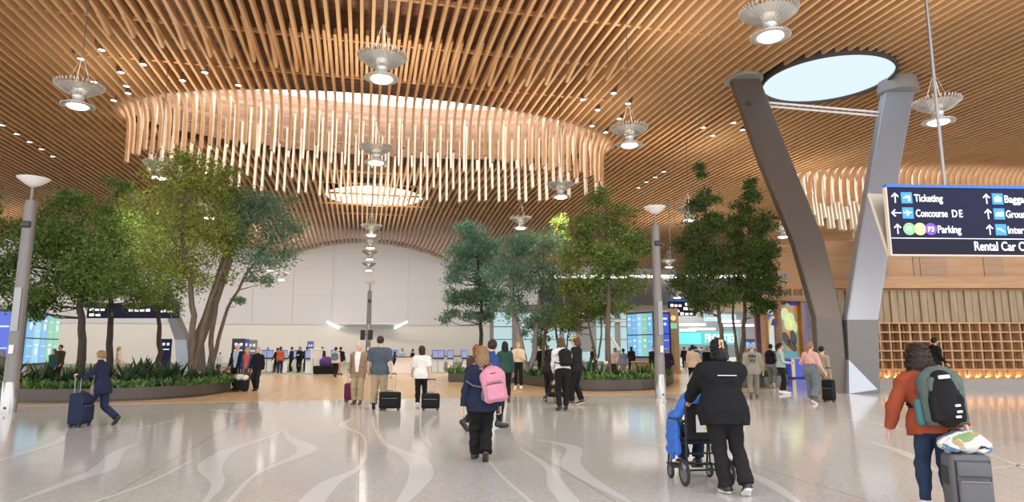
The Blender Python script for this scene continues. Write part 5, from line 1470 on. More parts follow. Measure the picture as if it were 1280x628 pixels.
# couple and the person in black, coming towards us
p = F(320, 489)
A = Person('grey-haired person all in black walking towards us near the first planter', p, 178, hgt(p, 434), 'm', 1.0, feet=((-.09, .16, -6), (.09, -.14, 22)), hands=(('sw', -8, 15, 8), ('sw', 12, 18, 8)), res=.012)
A.body(); A.top(c_black, .022, -.10, .95, .007, 'jacket', collar=1); A.trousers(c_black2, .018, .02); A.shoes(m_shoeblk); A.hair(hairm('grey'), 'short')
p = F(294, 488)
A = Person('white-haired person in dark jacket over light blue shirt, carrying a brown bag', p, 175, hgt(p, 430), 'm', 1.0, feet=((-.09, .12, -5), (.09, -.14, 22)), hands=(('sw', 5, 15, 8), ('sw', 8, 12, 10)), res=.012)
A.body(); A.top(c_black2, .025, -.08, .95, .006, 'jacket', openf=(c_ltblue, .11, -.3)); A.trousers(c_black, .018, .015); A.shoes(m_shoeblk); A.hair(hairm('white'), 'short')
p = F(307, 489)
A = Person('person in blue jacket over orange-red shirt, wheeling a small black bag', p, 182, hgt(p, 434), 'f', 1.08, feet=((-.09, .10, -5), (.09, -.12, 20)), hands=(('sw', 4, 14, 8), ('sw', -6, 12, 8)), res=.012)
A.body(); A.top(c_bluej, .026, -.06, .95, .006, 'jacket', openf=(c_oran, .12, -.3)); A.trousers(c_olive, .02, .015); A.shoes(m_shoeblk); A.hair(hairm('blond'), 'bob')
# man in the blazer
p = F(447, 506)
A = Person('bald older man in brown blazer, white shirt and khakis walking towards us', p, 176, hgt(p, 428), 'm', 1.05, belly=.02, feet=((-.09, .05, 0), (.10, -.06, 6)), hands=(('sw', 4, 14, 9), ('sw', -14, 16, 12)), sk='pink', res=.0105, curl=(.6, 1.2))
A.body(); A.top(c_beige, .03, -.17, .95, .006, 'blazer', flare=.012, openf=(c_whites, .085, -.02)); A.trousers(c_khaki, .028, .03, fold=.009); A.shoes(m_shoebrn); A.hair(hairm('white'), 'bald', vol_=.8)
# man in the grey shirt
p = F(473, 512)
A = Person('dark-haired man in slate grey T-shirt and khaki trousers seen from behind', p, 4, hgt(p, 420), 'm', 1.16, belly=.02, feet=((-.11, -.06, 10), (.11, .05, 0)), hands=(('sw', 12, 26, 12), ('sw', -6, 8, 12)), res=.0105, curl=(.6, 1.3))
A.body(); A.top(c_slate, .028, -.11, .43, .007, 'shirt', flare=.008, sleeve=.024); A.trousers(c_khaki, .028, .025, fold=.009); A.shoes(m_shoeblk); A.hair(hairm('dkbrown'), 'short')
# woman in white
p = F(526, 511)
A = Person('woman in white T-shirt and black trousers walking away with a black bag', p, 2, hgt(p, 432), 'f', 1.08, feet=((-.08, -.12, 22), (.08, .12, -5)), hands=(('sw', 14, 38, 16), ('sw', -14, 10, 14)), res=.0105, curl=(.7, 1.2))
A.body(); A.top(c_whites, .03, -.10, .42, .008, 'shirt', flare=.015, sleeve=.028); A.trousers(c_black, .012, .008); A.shoes(m_shoewht, m_sole); A.hair(hairm('dkbrown'), 'bob', vol_=.95)
# pink backpack
p = F(602, 579)
G_ = Person('woman in navy top and black trousers walking away with a pink backpack', p, 10, hgt(p, 428), 'f', 1.16, lean=2, feet=((-.05, .30, 0), (.05, -.06, 30)), hands=(('sw', -6, 14, 15), ('sw', 4, 16, 14)), head=(6, 4, 0), res=.0075, curl=(.7, .7))
G_.body(); G_.top(c_navy, .03, -.14, .95, .010, 'sweatshirt', flare=.02); G_.trousers(c_black, .026, .03, fold=.011, cutz=.95); G_.shoes(m_shoeblk, m_shoeblk); G_.hair(hairm('dkblond'), 'long', .17, 1.12)
PINKP = (p, G_)
# man ahead of her
p = F(611, 537)
A = Person('tall dark-haired man in blue jacket and black boots striding beyond the pink backpack', p, -62, hgt(p, 416), 'm', 1.0, lean=4, feet=((-.08, .24, 0), (.08, -.60, 42)), hands=(('sw', 20, 20, 8), ('sw', -20, 15, 8)), head=(60, 8, 0), res=.009)
A.body(); A.top(c_bluej, .028, -.10, .95, .007, 'jacket', collar=1); A.trousers(c_black, .016, .0); A.shoes(m_shoeblk, m_shoeblk, boot=.25, bulk=.01); A.hair(hairm('dkbrown'), 'short')
p = F(595, 524)
A = Person('auburn-haired person mostly hidden behind the woman with the pink backpack', p, 10, 1.70, 'f', 1.0, feet=WALK, res=.011)
A.body(); A.top(c_brown, .026, -.1, .95, .006, 'jacket'); A.trousers(c_black, .016, .01); A.shoes(m_shoeblk); A.hair(hairm('red'), 'bob')
# green and cream tops
p = F(631, 503)
A = Person('dark-haired woman in dark green top and black trousers walking away', p, 8, hgt(p, 426), 'f', 1.05, feet=((-.08, .20, -5), (.08, -.24, 34)), hands=(('sw', 16, 30, 8), ('sw', -4, 16, 10)), res=.0105)
A.body(); A.top(c_green, .026, -.08, .95, .006, 'jumper'); A.trousers(c_black, .012, .01); A.shoes(m_shoebrn, m_shoebrn); A.hair(hairm('black'), 'long', .10)
p = F(648, 487)
A = Person('fair-haired woman in cream jumper, black leggings and white shoes facing us', p, 176, hgt(p, 427), 'f', .95, feet=((-.10, .10, -8), (.10, -.05, 8)), hands=(('ik', (-.12, .26, 1.22)), ('ik', (.06, .26, 1.38))), head=(0, 4, 6), res=.011, curl=(1.0, 1.0))
A.body(); A.top(c_cream, .034, .06, .93, .007, 'jumper', sleeve=.022); A.trousers(c_black, .006, .0, waist=.16, fold=.002, name='leggings'); A.shoes(m_shoewht, m_sole, bulk=.014); A.hair(hairm('blond'), 'long', .12)
# stroller group
p = F(704, 514)
A = Person('long-haired woman bending over the stroller with black backpack and white hood', p, 12, hgt(p, 424) + .06, 'f', 1.05, lean=16, feet=((-.09, -.02, 6), (.09, .06, 0)), hands=(('ik', (-.14, .42, 1.0)), ('ik', (.14, .42, 1.0))), head=(14, 14, 0), res=.0105, curl=(1.2, 1.2))
A.body(); A.top(c_whites, .036, .04, .95, .009, 'fleece'); A.trousers(c_black, .014, .012, waist=.2); A.shoes(m_shoeblk, m_shoeblk); A.hair(hairm('brown'), 'long', .16, 1.25); KWOM = (p, A)
p = F(722, 507)
A = Person('bearded person in yellow and black cap and dark clothes beside the stroller', p, 60, hgt(p, 420), 'm', 1.0, lean=3, feet=((-.08, .12, 0), (.08, -.10, 12)), hands=(('ik', (-.18, .30, 1.02)), ('sw', 4, 20, 8)), head=(14, 10, 0), res=.0105)
A.body(); A.top(c_black2, .03, -.10, .95, .007, 'jacket'); A.trousers(c_black, .02, .02); A.shoes(m_shoebrn, m_sole); A.hair(hairm('brown'), 'bob', vol_=1.1)
A.cap(cloth('cap_yellow', (.55, .50, .12)), cloth('cap_black', (.02, .02, .02)))
p = F(685, 496)
A = Person('person in black with pale sleeves bending beside the stroller', p, -30, 1.62, 'f', 1.0, lean=26, feet=((-.09, .10, 0), (.09, -.12, 14)), hands=(('ik', (-.16, .50, .86)), ('ik', (.16, .50, .90))), head=(0, 16, 0), res=.011)
A.body(); A.top(c_black2, .03, -.12, .7, .006, 'jacket'); A.trousers(c_black, .016, .012, waist=.2); A.shoes(m_shoeblk); A.hair(hairm('black'), 'bob')
v_ = A
# beyond the second lamp post
p = F(836, 477)
A = Person('person in dark purple clothes walking away just right of the second lamp post', p, 12, hgt(p, 434), 'm', 1.02, feet=WALK2, hands=(('sw', 14, 18, 8), ('sw', -14, 14, 10)), sk='mid', res=.013)
A.body(); A.top(c_purple, .026, -.18, .95, .006, 'coat'); A.trousers(c_purple, .018, .015, name='trousers'); A.shoes(m_shoeblk); A.hair(hairm('grey'), 'short')
p = Gp(817, 33)
A = Person('person in black half hidden by the second lamp post', p, 150, 1.70, 'm', 1.0, res=.015)
A.body(); A.top(c_black, .026, -.1, .95, .006, 'jacket'); A.trousers(c_black2, .018, .015); A.shoes(m_shoeblk); A.hair(hairm('black'), 'short')
p = F(868, 488)
A = Person('dark-haired person in tan jumper walking away, left of the wheelchair attendant', p, -12, hgt(p, 430), 'f', 1.1, feet=WALK, hands=(('sw', 6, 24, 12), ('sw', -6, 20, 12)), sk='mid', res=.0115)
A.body(); A.top(c_tan, .032, -.04, .95, .007, 'jumper'); A.trousers(c_black, .018, .012); A.shoes(m_shoeblk); A.hair(hairm('black'), 'bun')
p = Gp(884, 31)
A = Person('person in black jacket ahead of the one in the tan jumper', p, 20, 1.72, 'm', 1.05, lean=5, feet=WALK2, res=.014)
A.body(); A.top(c_black, .028, -.08, .95, .006, 'jacket'); A.trousers(c_khaki, .018, .015); A.shoes(m_shoeblk); A.hair(hairm('grey'), 'short')
# wheelchair attendant and passenger
p = F(909, 621)
N_ = Person('attendant in black jacket, black trousers and hair clip pushing a wheelchair', p, -2, hgt(p, 421), 'f', 1.34, lean=7, belly=.02, feet=((.03, .10, 0), (.20, -.10, 22)), hands=(('ik', (-.27, .44, .98)), ('ik', (.14, .44, .98))), head=(0, 8, 0), sk='mid', res=.0075, curl=(1.35, 1.35))
N_.body(); N_.top(c_black, .05, -.15, .96, .010, 'jacket', collar=1, flare=.01, sleeve=.04); N_.trousers(c_black2, .020, .03, fold=.010, cutz=.95); N_.shoes(m_shoeblk, m_sole, bulk=.012); N_.hair(hairm('black'), 'bob', vol_=1.2)
# grey hoodie
p = F(943, 499)
A = Person('grey-haired person in grey-green hoodie with dark print on the back', p, -20, hgt(p, 428), 'm', 1.14, feet=WALK2, hands=(('sw', -4, 18, 10), ('sw', 4, 20, 12)), res=.0105)
A.body(); hd_ = A.top(c_hood, .042, -.14, .95, .008, 'hoodie', hood=True, sleeve=.024); A.trousers(cloth('grey_shorts', (.22, .2, .17)), .02, .02); A.shoes(m_shoebrn); A.hair(hairm('grey'), 'short')
mb = MB()
for (x, z, w_, h_) in ((-.08, 1.33, .05, .08), (0, 1.34, .06, .09), (.08, 1.33, .05, .08), (0, 1.22, .20, .02), (-.05, 1.17, .07, .03), (.06, 1.17, .06, .03)): mb.box((x, -.20, z), (w_, .03, h_))
pr_ = mb.build('back_print', cloth('print_dark', (.05, .05, .045)), A.root)
# mint top, black backpack man
p = F(978, 493)
A = Person('dark-haired woman in mint top and black trousers facing right', p, -104, hgt(p, 429), 'f', 1.02, feet=((-.08, .08, 0), (.08, -.06, 6)), hands=(('ik', (-.14, .30, 1.06)), ('ik', (.14, .30, 1.08))), head=(0, 4, 0), res=.0105)
A.body(); A.top(c_mint, .024, -.02, .95, .006, 'jumper'); A.trousers(c_black, .012, .006, waist=.14); A.shoes(m_shoewht, m_sole); A.hair(hairm('black'), 'pony', .14)
p = Gp(963, 27)
Q_ = Person('man with a big black backpack walking left of the woman in mint', p, -28, 1.80, 'm', 1.0, feet=WALK, sk='mid', res=.012)
Q_.body(); Q_.top(cloth('lilac_shirt', (.30, .27, .38)), .024, -.06, .45, .006, 'shirt', sleeve=.022); Q_.trousers(cloth('grey_trousers', (.20, .20, .20)), .018, .012); Q_.shoes(m_shoewht); Q_.hair(hairm('dkbrown'), 'short')
# dungarees
p = F(1016, 505)
A = Person('fair-haired woman in slate dungarees over pink shirt beside the V column', p, -58, hgt(p, 427), 'f', 1.12, lean=3, feet=((-.12, .16, 0), (.12, -.20, 24)), hands=(('ik', (-.24, .30, 1.22)), ('sw', 14, 26, 14)), head=(0, 0, 0), res=.0105)
A.body(); A.top(c_pink, .022, .02, .62, .006, 'shirt', sleeve=.022); A.trousers(c_over, .034, .03, waist=.36, cutz=.84, fold=.010, name='dungarees', wide=.018); A.shoes(m_shoebrn, m_sole); A.hair(hairm('dkblond'), 'pony', .18)
p = F(1031, 501)
A = Person('dark-haired bearded man beside the woman in dungarees, by a black suitcase', p, -60, hgt(p, 433), 'm', 1.0, feet=((-.08, .05, 0), (.08, -.1, 10)), res=.0115)
A.body(); A.top(cloth('sand_shirt', (.34, .29, .22)), .024, -.08, .95, .006, 'shirt'); A.trousers(c_khaki, .018, .012); A.shoes(m_shoebrn); A.hair(hairm('black'), 'short')
# by the lattice wall
p = F(1172, 490)
A = Person('person in black jacket and khaki trousers standing by the wooden lattice wall', p, -85, hgt(p, 422), 'm', 1.05, lean=4, feet=((-.1, .02, 0), (.1, -.04, 0)), hands=(('sw', 8, 40, 8), ('sw', 8, 40, 8)), sk='mid', res=.0105)
A.body(); A.top(c_black, .035, -.08, .95, .008, 'jacket', hood=True, sleeve=.022); A.trousers(c_khaki, .022, .012); A.shoes(m_shoeblk); A.hair(hairm('black'), 'short')
# woman in rust orange
p = Gp(1158, 6.55)
T_ = Person('curly-haired woman in rust orange jumper and blue jeans with a black backpack', p, -17, hgt(p, 429), 'f', 1.10, lean=5, side=-7, feet=((-.10, .12, 0), (.08, -.10, 20)), hands=(('sw', -2, 24, 33), ('ik', (.22, -.22, .80))), head=(0, 3, 0), res=.0075, curl=(.45, 1.2))
T_.body(); T_.top(c_rust, .045, -.10, .97, .011, 'jumper', hood=True, sleeve=.03, flare=.012); T_.trousers(c_jean, .012, .0, fold=.008); T_.shoes(m_shoewht, m_sole); T_.hair(hairm('dkbrown'), 'curly', .10, 1.5)
# ================================================================= BAGS, WHEELCHAIR, STROLLER
def fab(n, c, **k): return cloth('bag_' + n, c, **k)
f_navy = fab('navy', (.020, .028, .06)); f_black = fab('black', (.014, .014, .015)); f_burg = fab('burgundy', (.13, .018, .05), rough=.6); f_grey = fab('grey', (.13, .13, .14), bump=.25, bscale=200)
f_pink = fab('pink', (.58, .25, .32), bump=.2); f_pinkd = fab('pink_dark', (.50, .20, .28)); f_brown = fab('brown', (.07, .03, .022)); f_grn = fab('grey_green', (.10, .13, .118)); f_white = fab('white', (.72, .71, .68)); f_blueg = fab('blue_grey', (.16, .24, .30))
def suitcase(lab, p, rz, w, d, h, m, hh=.95, tilt=0, ribs=0, group=None, soft=True, pocket=True):
    t = thing('suitcase', lab, 'suitcase', p, R(rz - 12.7), group)
    M = Matrix.Rotation(R(tilt), 3, 'X'); wz_ = .055
    def put(mb, name, m, par=t):
        pv = Vector((0, -d / 2, .03))
        mb.v = [tuple(M @ (Vector(q) - pv) + pv) for q in mb.v]; return mb.build(name, m, par, smooth=True)
    mb = MB(); mb.rbox((0, 0, wz_ + h / 2), (w, d, h), .045 if soft else .07, n=4)
    if ribs:
        for k in range(ribs): mb.rbox(((k + .5) / ribs * w * .86 - w * .43, -d / 2 - .004, wz_ + h / 2), (.022, .02, h * .86), .008); mb.rbox(((k + .5) / ribs * w * .86 - w * .43, d / 2 + .004, wz_ + h / 2), (.022, .02, h * .86), .008)
    b = put(mb, 'shell', m)
    mb = MB()
    for sy in (-1, 1):
        pts = [(sx * (w / 2 - .03), sy * (d / 2 - .006), z) for sx, z in ((-1, wz_ + .05), (-1, wz_ + h - .05), (1, wz_ + h - .05), (1, wz_ + .05), (-1, wz_ + .05))]; mb.tube(pts, .009, 6)
    put(mb, 'piping', m_black)
    if pocket:
        mb = MB(); mb.rbox((0, -d / 2 - .018, wz_ + h * .36), (w * .8, .05, h * .5), .02); mb.rbox((0, -d / 2 - .012, wz_ + h * .78), (w * .8, .035, h * .22), .015); put(mb, 'front_pocket', m)
        mb = MB(); mb.tube([(-w * .36, -d / 2 - .045, wz_ + h * .60), (w * .36, -d / 2 - .045, wz_ + h * .60)], .006, 5); put(mb, 'zip', m_chrome)
    for sx in (-1, 1):
        for sy in (-1, 1):
            mb = MB(); c = (sx * (w / 2 - .05), sy * (d / 2 - .05), .03); mb.lathe([(.012, -.022), (.028, -.02), (.03, 0), (.028, .02), (.012, .022)], 14, c=c, rot=Matrix.Rotation(PI / 2, 3, 'Y')); mb.box((c[0], c[1], .058), (.05, .04, .03)); put(mb, 'wheel', m_black)
    if hh:
        mb = MB()
        for sx in (-1, 1): mb.tube([(sx * w * .22, d / 2 - .03, wz_ + h - .02), (sx * w * .22, d / 2 - .03, hh - .02)], .009, 8)
        hd_ = put(mb, 'handle_rod', m_steeldk)
        mb = MB(); mb.tube([(-w * .22, d / 2 - .03, hh - .03), (-w * .2, d / 2 - .03, hh), (w * .2, d / 2 - .03, hh), (w * .22, d / 2 - .03, hh - .03)], .016, 8); put(mb, 'handle_grip', m_black)
    mb = MB(); mb.tube([(-.07, 0, wz_ + h - .005), (-.06, 0, wz_ + h + .03), (.06, 0, wz_ + h + .03), (.07, 0, wz_ + h - .005)], .011, 6); put(mb, 'carry_handle', m_black)
    return t
suitcase('tall navy fabric suitcase upright in front of the striding woman in navy', F(99, 534), 90, .42, .27, .62, f_navy, 1.02)
suitcase('small black wheeled bag with a white bundle on it, beside the couple', F(301, 490), 178, .46, .28, .36, f_black, .9)
suitcase('burgundy hard suitcase beside the man in the brown blazer', F(438, 503), 168, .36, .24, .50, f_burg, .95, ribs=5, soft=False, pocket=False)
suitcase('wide black wheeled bag pulled by the man in the grey T-shirt', F(487, 513), 2, .54, .28, .42, f_black, .95, tilt=-6)
suitcase('black wheeled bag with looped handle behind the woman in white', F(538, 513), 2, .46, .27, .38, f_black, .80, tilt=-6)
suitcase('slim black suitcase by the bearded man next to the V column', F(1037, 503), -40, .34, .24, .60, f_black, 1.0)
TS = suitcase('large grey fabric suitcase pulled by the woman in rust orange', Gp(1193, 6.25), -10, .34, .25, .56, f_grey, .80)
mb = MB(); mb.rbox((-.173, .02, .42), (.012, .13, .16), .004); mb.build('side_label', m_black, TS)

def bundle(name, lab, cat, p, rz, prims, mats, res=.008, fold=.008, fn=None, group=None):
    t = thing(name, lab, cat, p, R(rz - 12.7), group)
    P = np.array([q[0] for q in prims]); rr = max(max(q[1]) for q in prims); v = Vol(P.min(0) - rr - .03, P.max(0) + rr + .03, res)
    for c, r in prims: v.ell(c, r, None, .02)
    v.folds(fold, 2.2, 1.3); V, Q = v.mesh()
    npmesh('bag_body', V, Q, mats, t, True, fn(V)[Q[:, 0]] if fn is not None else None); return t
# patterned soft bag on the grey suitcase
c_pb = [f_white, fab('tan_print', (.42, .30, .17)), fab('blue_print', (.14, .26, .42)), fab('green_print', (.25, .36, .16)), fab('dark_print', (.05, .05, .06))]
def patches(V):
    a = np.sin(19 * V[:, 0] + 3 * np.sin(17 * V[:, 2])) + np.sin(23 * V[:, 2] + 2 * np.sin(21 * V[:, 1])); b = np.sin(31 * V[:, 1] + 13 * V[:, 0] + 1)
    r = np.zeros(len(V), np.int32); r[(a > .75) & (b > 0)] = 1; r[(a < -.8) & (b > .0)] = 2; r[(a > 1.0) & (b < -.3)] = 3; r[(a < -1.1) & (b < -.2)] = 4; return r
q = TS.location.copy(); q.z = .625
bundle('soft_bag', 'white soft bag with colourful print lying on the grey suitcase', 'bag', q, -8, [((-.10, 0, .07), (.11, .12, .08)), ((.05, .01, .09), (.13, .12, .10)), ((.14, 0, .06), (.08, .10, .07)), ((-.02, .02, .13), (.09, .08, .06))], c_pb, .007, .012, patches)
q = F(301, 490); q.z = .42
bundle('white_bundle', 'white fluffy bundle on top of the small black wheeled bag', 'bag', q, 178, [((-.12, 0, .09), (.13, .12, .10)), ((.10, 0, .10), (.14, .12, .11)), ((.0, .02, .14), (.09, .1, .07))], f_white, .011, .012)
q = F(285, 489); q.z = .38
o = bundle('duffel_bag', 'dark brown duffel bag carried low by the white-haired person', 'bag', q, 150, [((-.16, 0, .12), (.16, .12, .14)), ((.10, 0, .15), (.2, .13, .15)), ((.2, 0, .18), (.12, .1, .11))], f_brown, .011, .012)
mb = MB(); mb.smooth = True; mb.tube([(-.15, 0, .24), (-.06, 0, .42), (.10, 0, .44), (.2, 0, .28)], .014, 6); mb.build('strap', f_brown, o)
q = F(113, 533); q.z = .62
o = bundle('handbag', 'small tan bag hanging at the side of the woman in navy', 'bag', q, 90, [((0, 0, .12), (.09, .05, .12)), ((0, 0, .05), (.10, .055, .06))], fab('taupe', (.24, .18, .14)), .009, .005)
mb = MB(); mb.smooth = True; mb.tube([(-.06, 0, .2), (-.03, -.02, .45), (.03, -.02, .45), (.06, 0, .2)], .007, 5); mb.build('strap', fab('taupe', 0), o)

def backpack(lab, per, off, size, m, m2, tilt=0, res=.009, drop=0, pockets=2, side=None, xt=0):
    """worn on a person's back; off = sideways shift, size = (w, d, h)"""
    t = thing('backpack', lab, 'backpack', per.root.location, per.root.rotation_euler.z)
    w, d, h = size; k = per.k; bk = per.T[2][1][1] + .035
    c = per.P + per.u * (.30 * k - drop) - per.fx * (bk + d / 2) + per.X * off
    M = np.stack([rotv(per.X, per.fx, R(tilt)), per.fx, rotv(per.u, per.fx, R(tilt))], 1)
    def W(x, y, z): return c + M @ V3(x, y, z)
    def vol(a, b): 
        pts = np.array([W(x, y, z) for x in (a[0], b[0]) for y in (a[1], b[1]) for z in (a[2], b[2])]); return Vol(pts.min(0) - .04, pts.max(0) + .04, res)
    v = vol((-w / 2, -d / 2, -h / 2), (w / 2, d / 2, h / 2))
    v.rbox(W(0, 0, -h * .08), (w / 2, d / 2, h * .42), min(w, d) * .36, M, .03); v.ell(W(0, .0, h * .22), (w * .45, d * .48, h * .27), M, .05)
    v.folds(.005, 1.6, off * 9 + 1); V, Q = v.mesh(); b = npmesh('pack_body', V, Q, m, t)
    v = vol((-w / 2, -d, -h / 2), (w / 2, 0, h / 2)); v.rbox(W(0, -d * .5, -h * .22), (w * .38, d * .26, h * .22), .035, M, .02); v.folds(.004, 1.8, 2); V, Q = v.mesh(); npmesh('front_pocket', V, Q, m2, t)
    v = vol((-w / 2, -d, -h / 2), (w / 2, 0, h / 2)); v.rbox(W(0, -d * .46, h * .17), (w * .34, d * .18, h * .13), .03, M, .02); v.folds(.004, 1.8, 3); V, Q = v.mesh(); npmesh('top_pocket', V, Q, m, t)
    for zz, ww in ((.02, .36), (.29, .30)):
        mb = MB(); mb.smooth = True; mb.tube([W(ww * w * x, -d * (.74 if zz < .1 else .6) + abs(x) * d * .15, h * zz - abs(x) ** 2 * h * .03) for x in np.linspace(-1, 1, 9)], .006, 5); mb.build('zip', m_black, t)
    for i, sg in enumerate((-1, 1)):
        sh = per.shl[i]; top_ = W(sg * w * .22, d * .45, h * .34); sp = sh - per.X * sg * .055 + per.u * (.085 if per.res > .009 else .095)
        fr = sh - per.X * sg * .05 + per.fx * (per.T[2][1][1] + .03) - per.u * .08; lo_ = W(sg * w * .42, d * .3, -h * .34)
        mid = per.chest + per.X * sg * (per.T[2][1][0] + .045) - per.u * .12 * k + per.fx * .0
        mb = MB(); mb.smooth = True; mb.tube([top_, sp - per.fx * .03, sp + per.fx * .03, fr, per.chest + per.X * sg * (per.T[2][1][0] * .8) + per.fx * (per.T[2][1][1] * .8 + .04) - per.u * .06, mid, lo_], .020, 8, flat=.45); mb.build('shoulder_strap', m2, t)
    mb = MB(); mb.smooth = True; mb.tube([W(-.04, d * .4, h * .42), W(-.03, d * .35, h * .49), W(.03, d * .35, h * .49), W(.04, d * .4, h * .42)], .009, 6); mb.build('grab_loop', m2, t)
    return t, W
bp1, W1 = backpack('pink school backpack hanging to one side on the woman in navy', G_, .13, (.33, .17, .50), f_pink, f_pink, -9, .0075, .04)
mb = MB(); mb.smooth = True; mb.tube([W1(-.16, .0, -.02), W1(-.28, .06, .02), W1(-.36, .09, .10)], .012, 6, flat=.5); mb.build('loose_strap', fab('grey', 0), bp1)
v = Vol(np.array(W1(-.17, 0, -.12)) - .12, np.array(W1(-.17, 0, -.12)) + .12, .0075); v.ell(W1(-.165, 0, -.13), (.03, .06, .08)); V, Q = v.mesh(); npmesh('mesh_pocket', V, Q, fab('grey', 0), bp1)
bp2, W2 = backpack('large black and grey-green backpack on the woman in rust orange', T_, .055, (.37, .22, .56), f_grn, f_black, 4, .0075, .03)
v = Vol(np.array(W2(0, -.1, 0)) - .42, np.array(W2(0, -.1, 0)) + .42, .008); MM = None
for x, z, a, b_, c_ in ((0, -.10, .145, .10, .20), (0, .06, .125, .085, .17)): v.ell(W2(x, -.085, z), (a, b_, c_), np.stack([T_.X, T_.fx, T_.u], 1), .03)
V, Q = v.mesh(); npmesh('centre_panel', V, Q, f_black, bp2)
mb = MB(); mb.rbox(W2(0.0, -.185, .16), (.10, .02, .035), .01, Matrix(np.stack([T_.X, T_.fx, T_.u], 1).tolist())); mb.build('brand_patch', f_white, bp2)
for kk, (x, z) in enumerate(((.07, -.10), (.075, -.155), (.06, -.20))):
    mb = MB(); mb.rbox(W2(x, -.185, z), (.045, .02, .022), .006, Matrix(np.stack([T_.X, T_.fx, T_.u], 1).tolist())); mb.build('sticker', m_white, bp2)
v = Vol(np.array(W2(-.2, 0, -.15)) - .2, np.array(W2(-.2, 0, -.15)) + .2, .008); v.rc(W2(-.20, 0, -.24), W2(-.20, 0, -.06), .04, .038); V, Q = v.mesh(); o = npmesh('side_bottle', V, Q, fab('bottle_teal', (.05, .16, .17), rough=.3), bp2)
bp3, W3 = backpack('black backpack on the woman bending over the stroller', KWOM[1], .03, (.32, .18, .46), f_black, f_black, 0, .010, .02)
KW = KWOM[1]; v = KW.vol(); 
for sg in (-1, 1): v.rc(KW.nb - KW.fx * .10 + KW.X * sg * .02 - KW.u * .02, KW.shl[(sg + 1) // 2] - KW.fx * .09 - KW.u * .04, .065, .06, .03)
v.rc(KW.shl[1] - KW.fx * .08, KW.shl[1] - KW.fx * .10 - KW.u * .14 + KW.X * .02, .06, .05, .03); v.folds(.010, 1.6, 2); V, Q = v.mesh(); npmesh('white_hood', V, Q, f_white, KW.root)
bp4, W4 = backpack('big black travel backpack on the man left of the woman in mint', Q_, 0, (.36, .24, .56), f_black, f_black, 0, .012)
# details on the attendant: claw clip and reflective line
k = N_.k; H3 = Matrix(N_.hM.tolist())
mb = MB()
for x, z, w_, h_ in ((0, .115, .05, .030), (-.016, .075, .020, .06), (.016, .075, .020, .06), (0, .045, .062, .016), (-.018, .015, .022, .05), (.018, .015, .022, .05), (0, -.02, .05, .018)):
    mb.rbox(N_.hp_(x, -.140 + (.005 if z < .02 else 0), z - .045), (w_ * k, .022 * k, h_ * k), .006, H3)
mb.build('hair_clip', mat('tan_clip', (.55, .36, .20), rough=.35), N_.root)
mb = MB(); tm = Matrix(N_.TM.tolist()); c = N_.P + N_.u * .375 * k - N_.fx * (N_.T[2][1][1] + .062) + N_.X * .02; mb.box(c, (.20, .02, .008), tm); mb.build('reflective_line', f_white, N_.root)

# --- wheelchair in front of the attendant
m_ch = mat('black_frame', (.015, .015, .016), rough=.4, metal=.3); m_tyre = mat('tyre', (.03, .03, .032), rough=.8); m_hub = mat('wheel_hub', (.25, .25, .26), rough=.4, metal=.6); m_seat = fab('chair_vinyl', (.015, .016, .018), rough=.5)
ca = N_.root.matrix_basis.copy() if False else None
N_rz = N_.root.rotation_euler.z; off = Matrix.Rotation(N_rz, 3, 'Z') @ Vector((-.10, .78, 0)); cp = N_.p + off
WC = thing('wheelchair', 'black transport wheelchair with small wheels pushed by the attendant', 'wheelchair', cp, N_rz + R(9))
def wheel(par, c, r, name='wheel', w=.035):
    mb = MB(); mb.smooth = True; Ry = Matrix.Rotation(PI / 2, 3, 'Y')
    mb.lathe([(r * .72, -w * .4), (r * .93, -w * .5), (r, -w * .2), (r, w * .2), (r * .93, w * .5), (r * .72, w * .4)], 28, c=c, rot=Ry, cap=False); wh = mb.build(name, m_tyre, par)
    mb = MB(); mb.lathe([(r * .2, -w * .5), (r * .2, w * .5)], 14, c=c, rot=Ry)
    for q in range(5):
        a = q / 5 * 2 * PI; mb.tube([c, (c[0], c[1] + math.cos(a) * r * .78, c[2] + math.sin(a) * r * .78)], r * .09, 5)
    mb.lathe([(r * .70, -w * .35), (r * .78, -w * .35), (r * .78, w * .35), (r * .70, w * .35), (r * .70, -w * .35)], 24, c=c, rot=Ry, cap=False); mb.build('hub', m_hub, wh); return wh
for sg in (-1, 1):
    x = sg * .25
    mb = MB(); mb.smooth = True
    mb.tube([(x * .92, -.36, .965), (x * .92, -.28, .97), (x * .92, -.22, .92), (x * .92, -.20, .50), (x * .92, -.20, .16)], .014, 8)
    mb.tube([(x, -.20, .48), (x, .24, .47), (x, .30, .43), (x, .36, .12)], .013, 8); mb.tube([(x, -.22, .17), (x, .28, .17)], .013, 8)
    mb.tube([(x, .26, .46), (x, .26, .15)], .012, 8); mb.tube([(x * 1.04, -.19, .70), (x * 1.04, .14, .70), (x * 1.04, .20, .66), (x * 1.04, .22, .47)], .012, 8); mb.build('side_frame', m_ch, WC)
    mb = MB(); mb.rbox((x * 1.06, -.02, .725), (.06, .44, .035), .014); mb.build('armrest', m_black, WC)
    mb = MB(); mb.smooth = True; mb.tube([(x * .92, -.27, .97), (x * .92, -.38, .965)], .019, 10); mb.build('push_handle', m_black, WC)
    wheel(WC, (x * 1.08, -.22, .15), .15); wheel(WC, (x * 1.0, .28, .09), .09, 'caster')
    mb = MB(); mb.rbox((x * .55, .46, .12), (.15, .17, .02), .008, Matrix.Rotation(R(12), 3, 'X')); mb.tube([(x, .36, .14), (x * .6, .42, .11)], .011, 6); mb.build('footrest', m_black, WC)
mb = MB(); mb.rbox((0, -.205, .72), (.44, .03, .42), .012); mb.build('backrest', m_seat, WC)
mb = MB(); mb.rbox((0, .03, .485), (.46, .46, .05), .02); mb.build('seat', m_seat, WC)
mb = MB(); mb.smooth = True
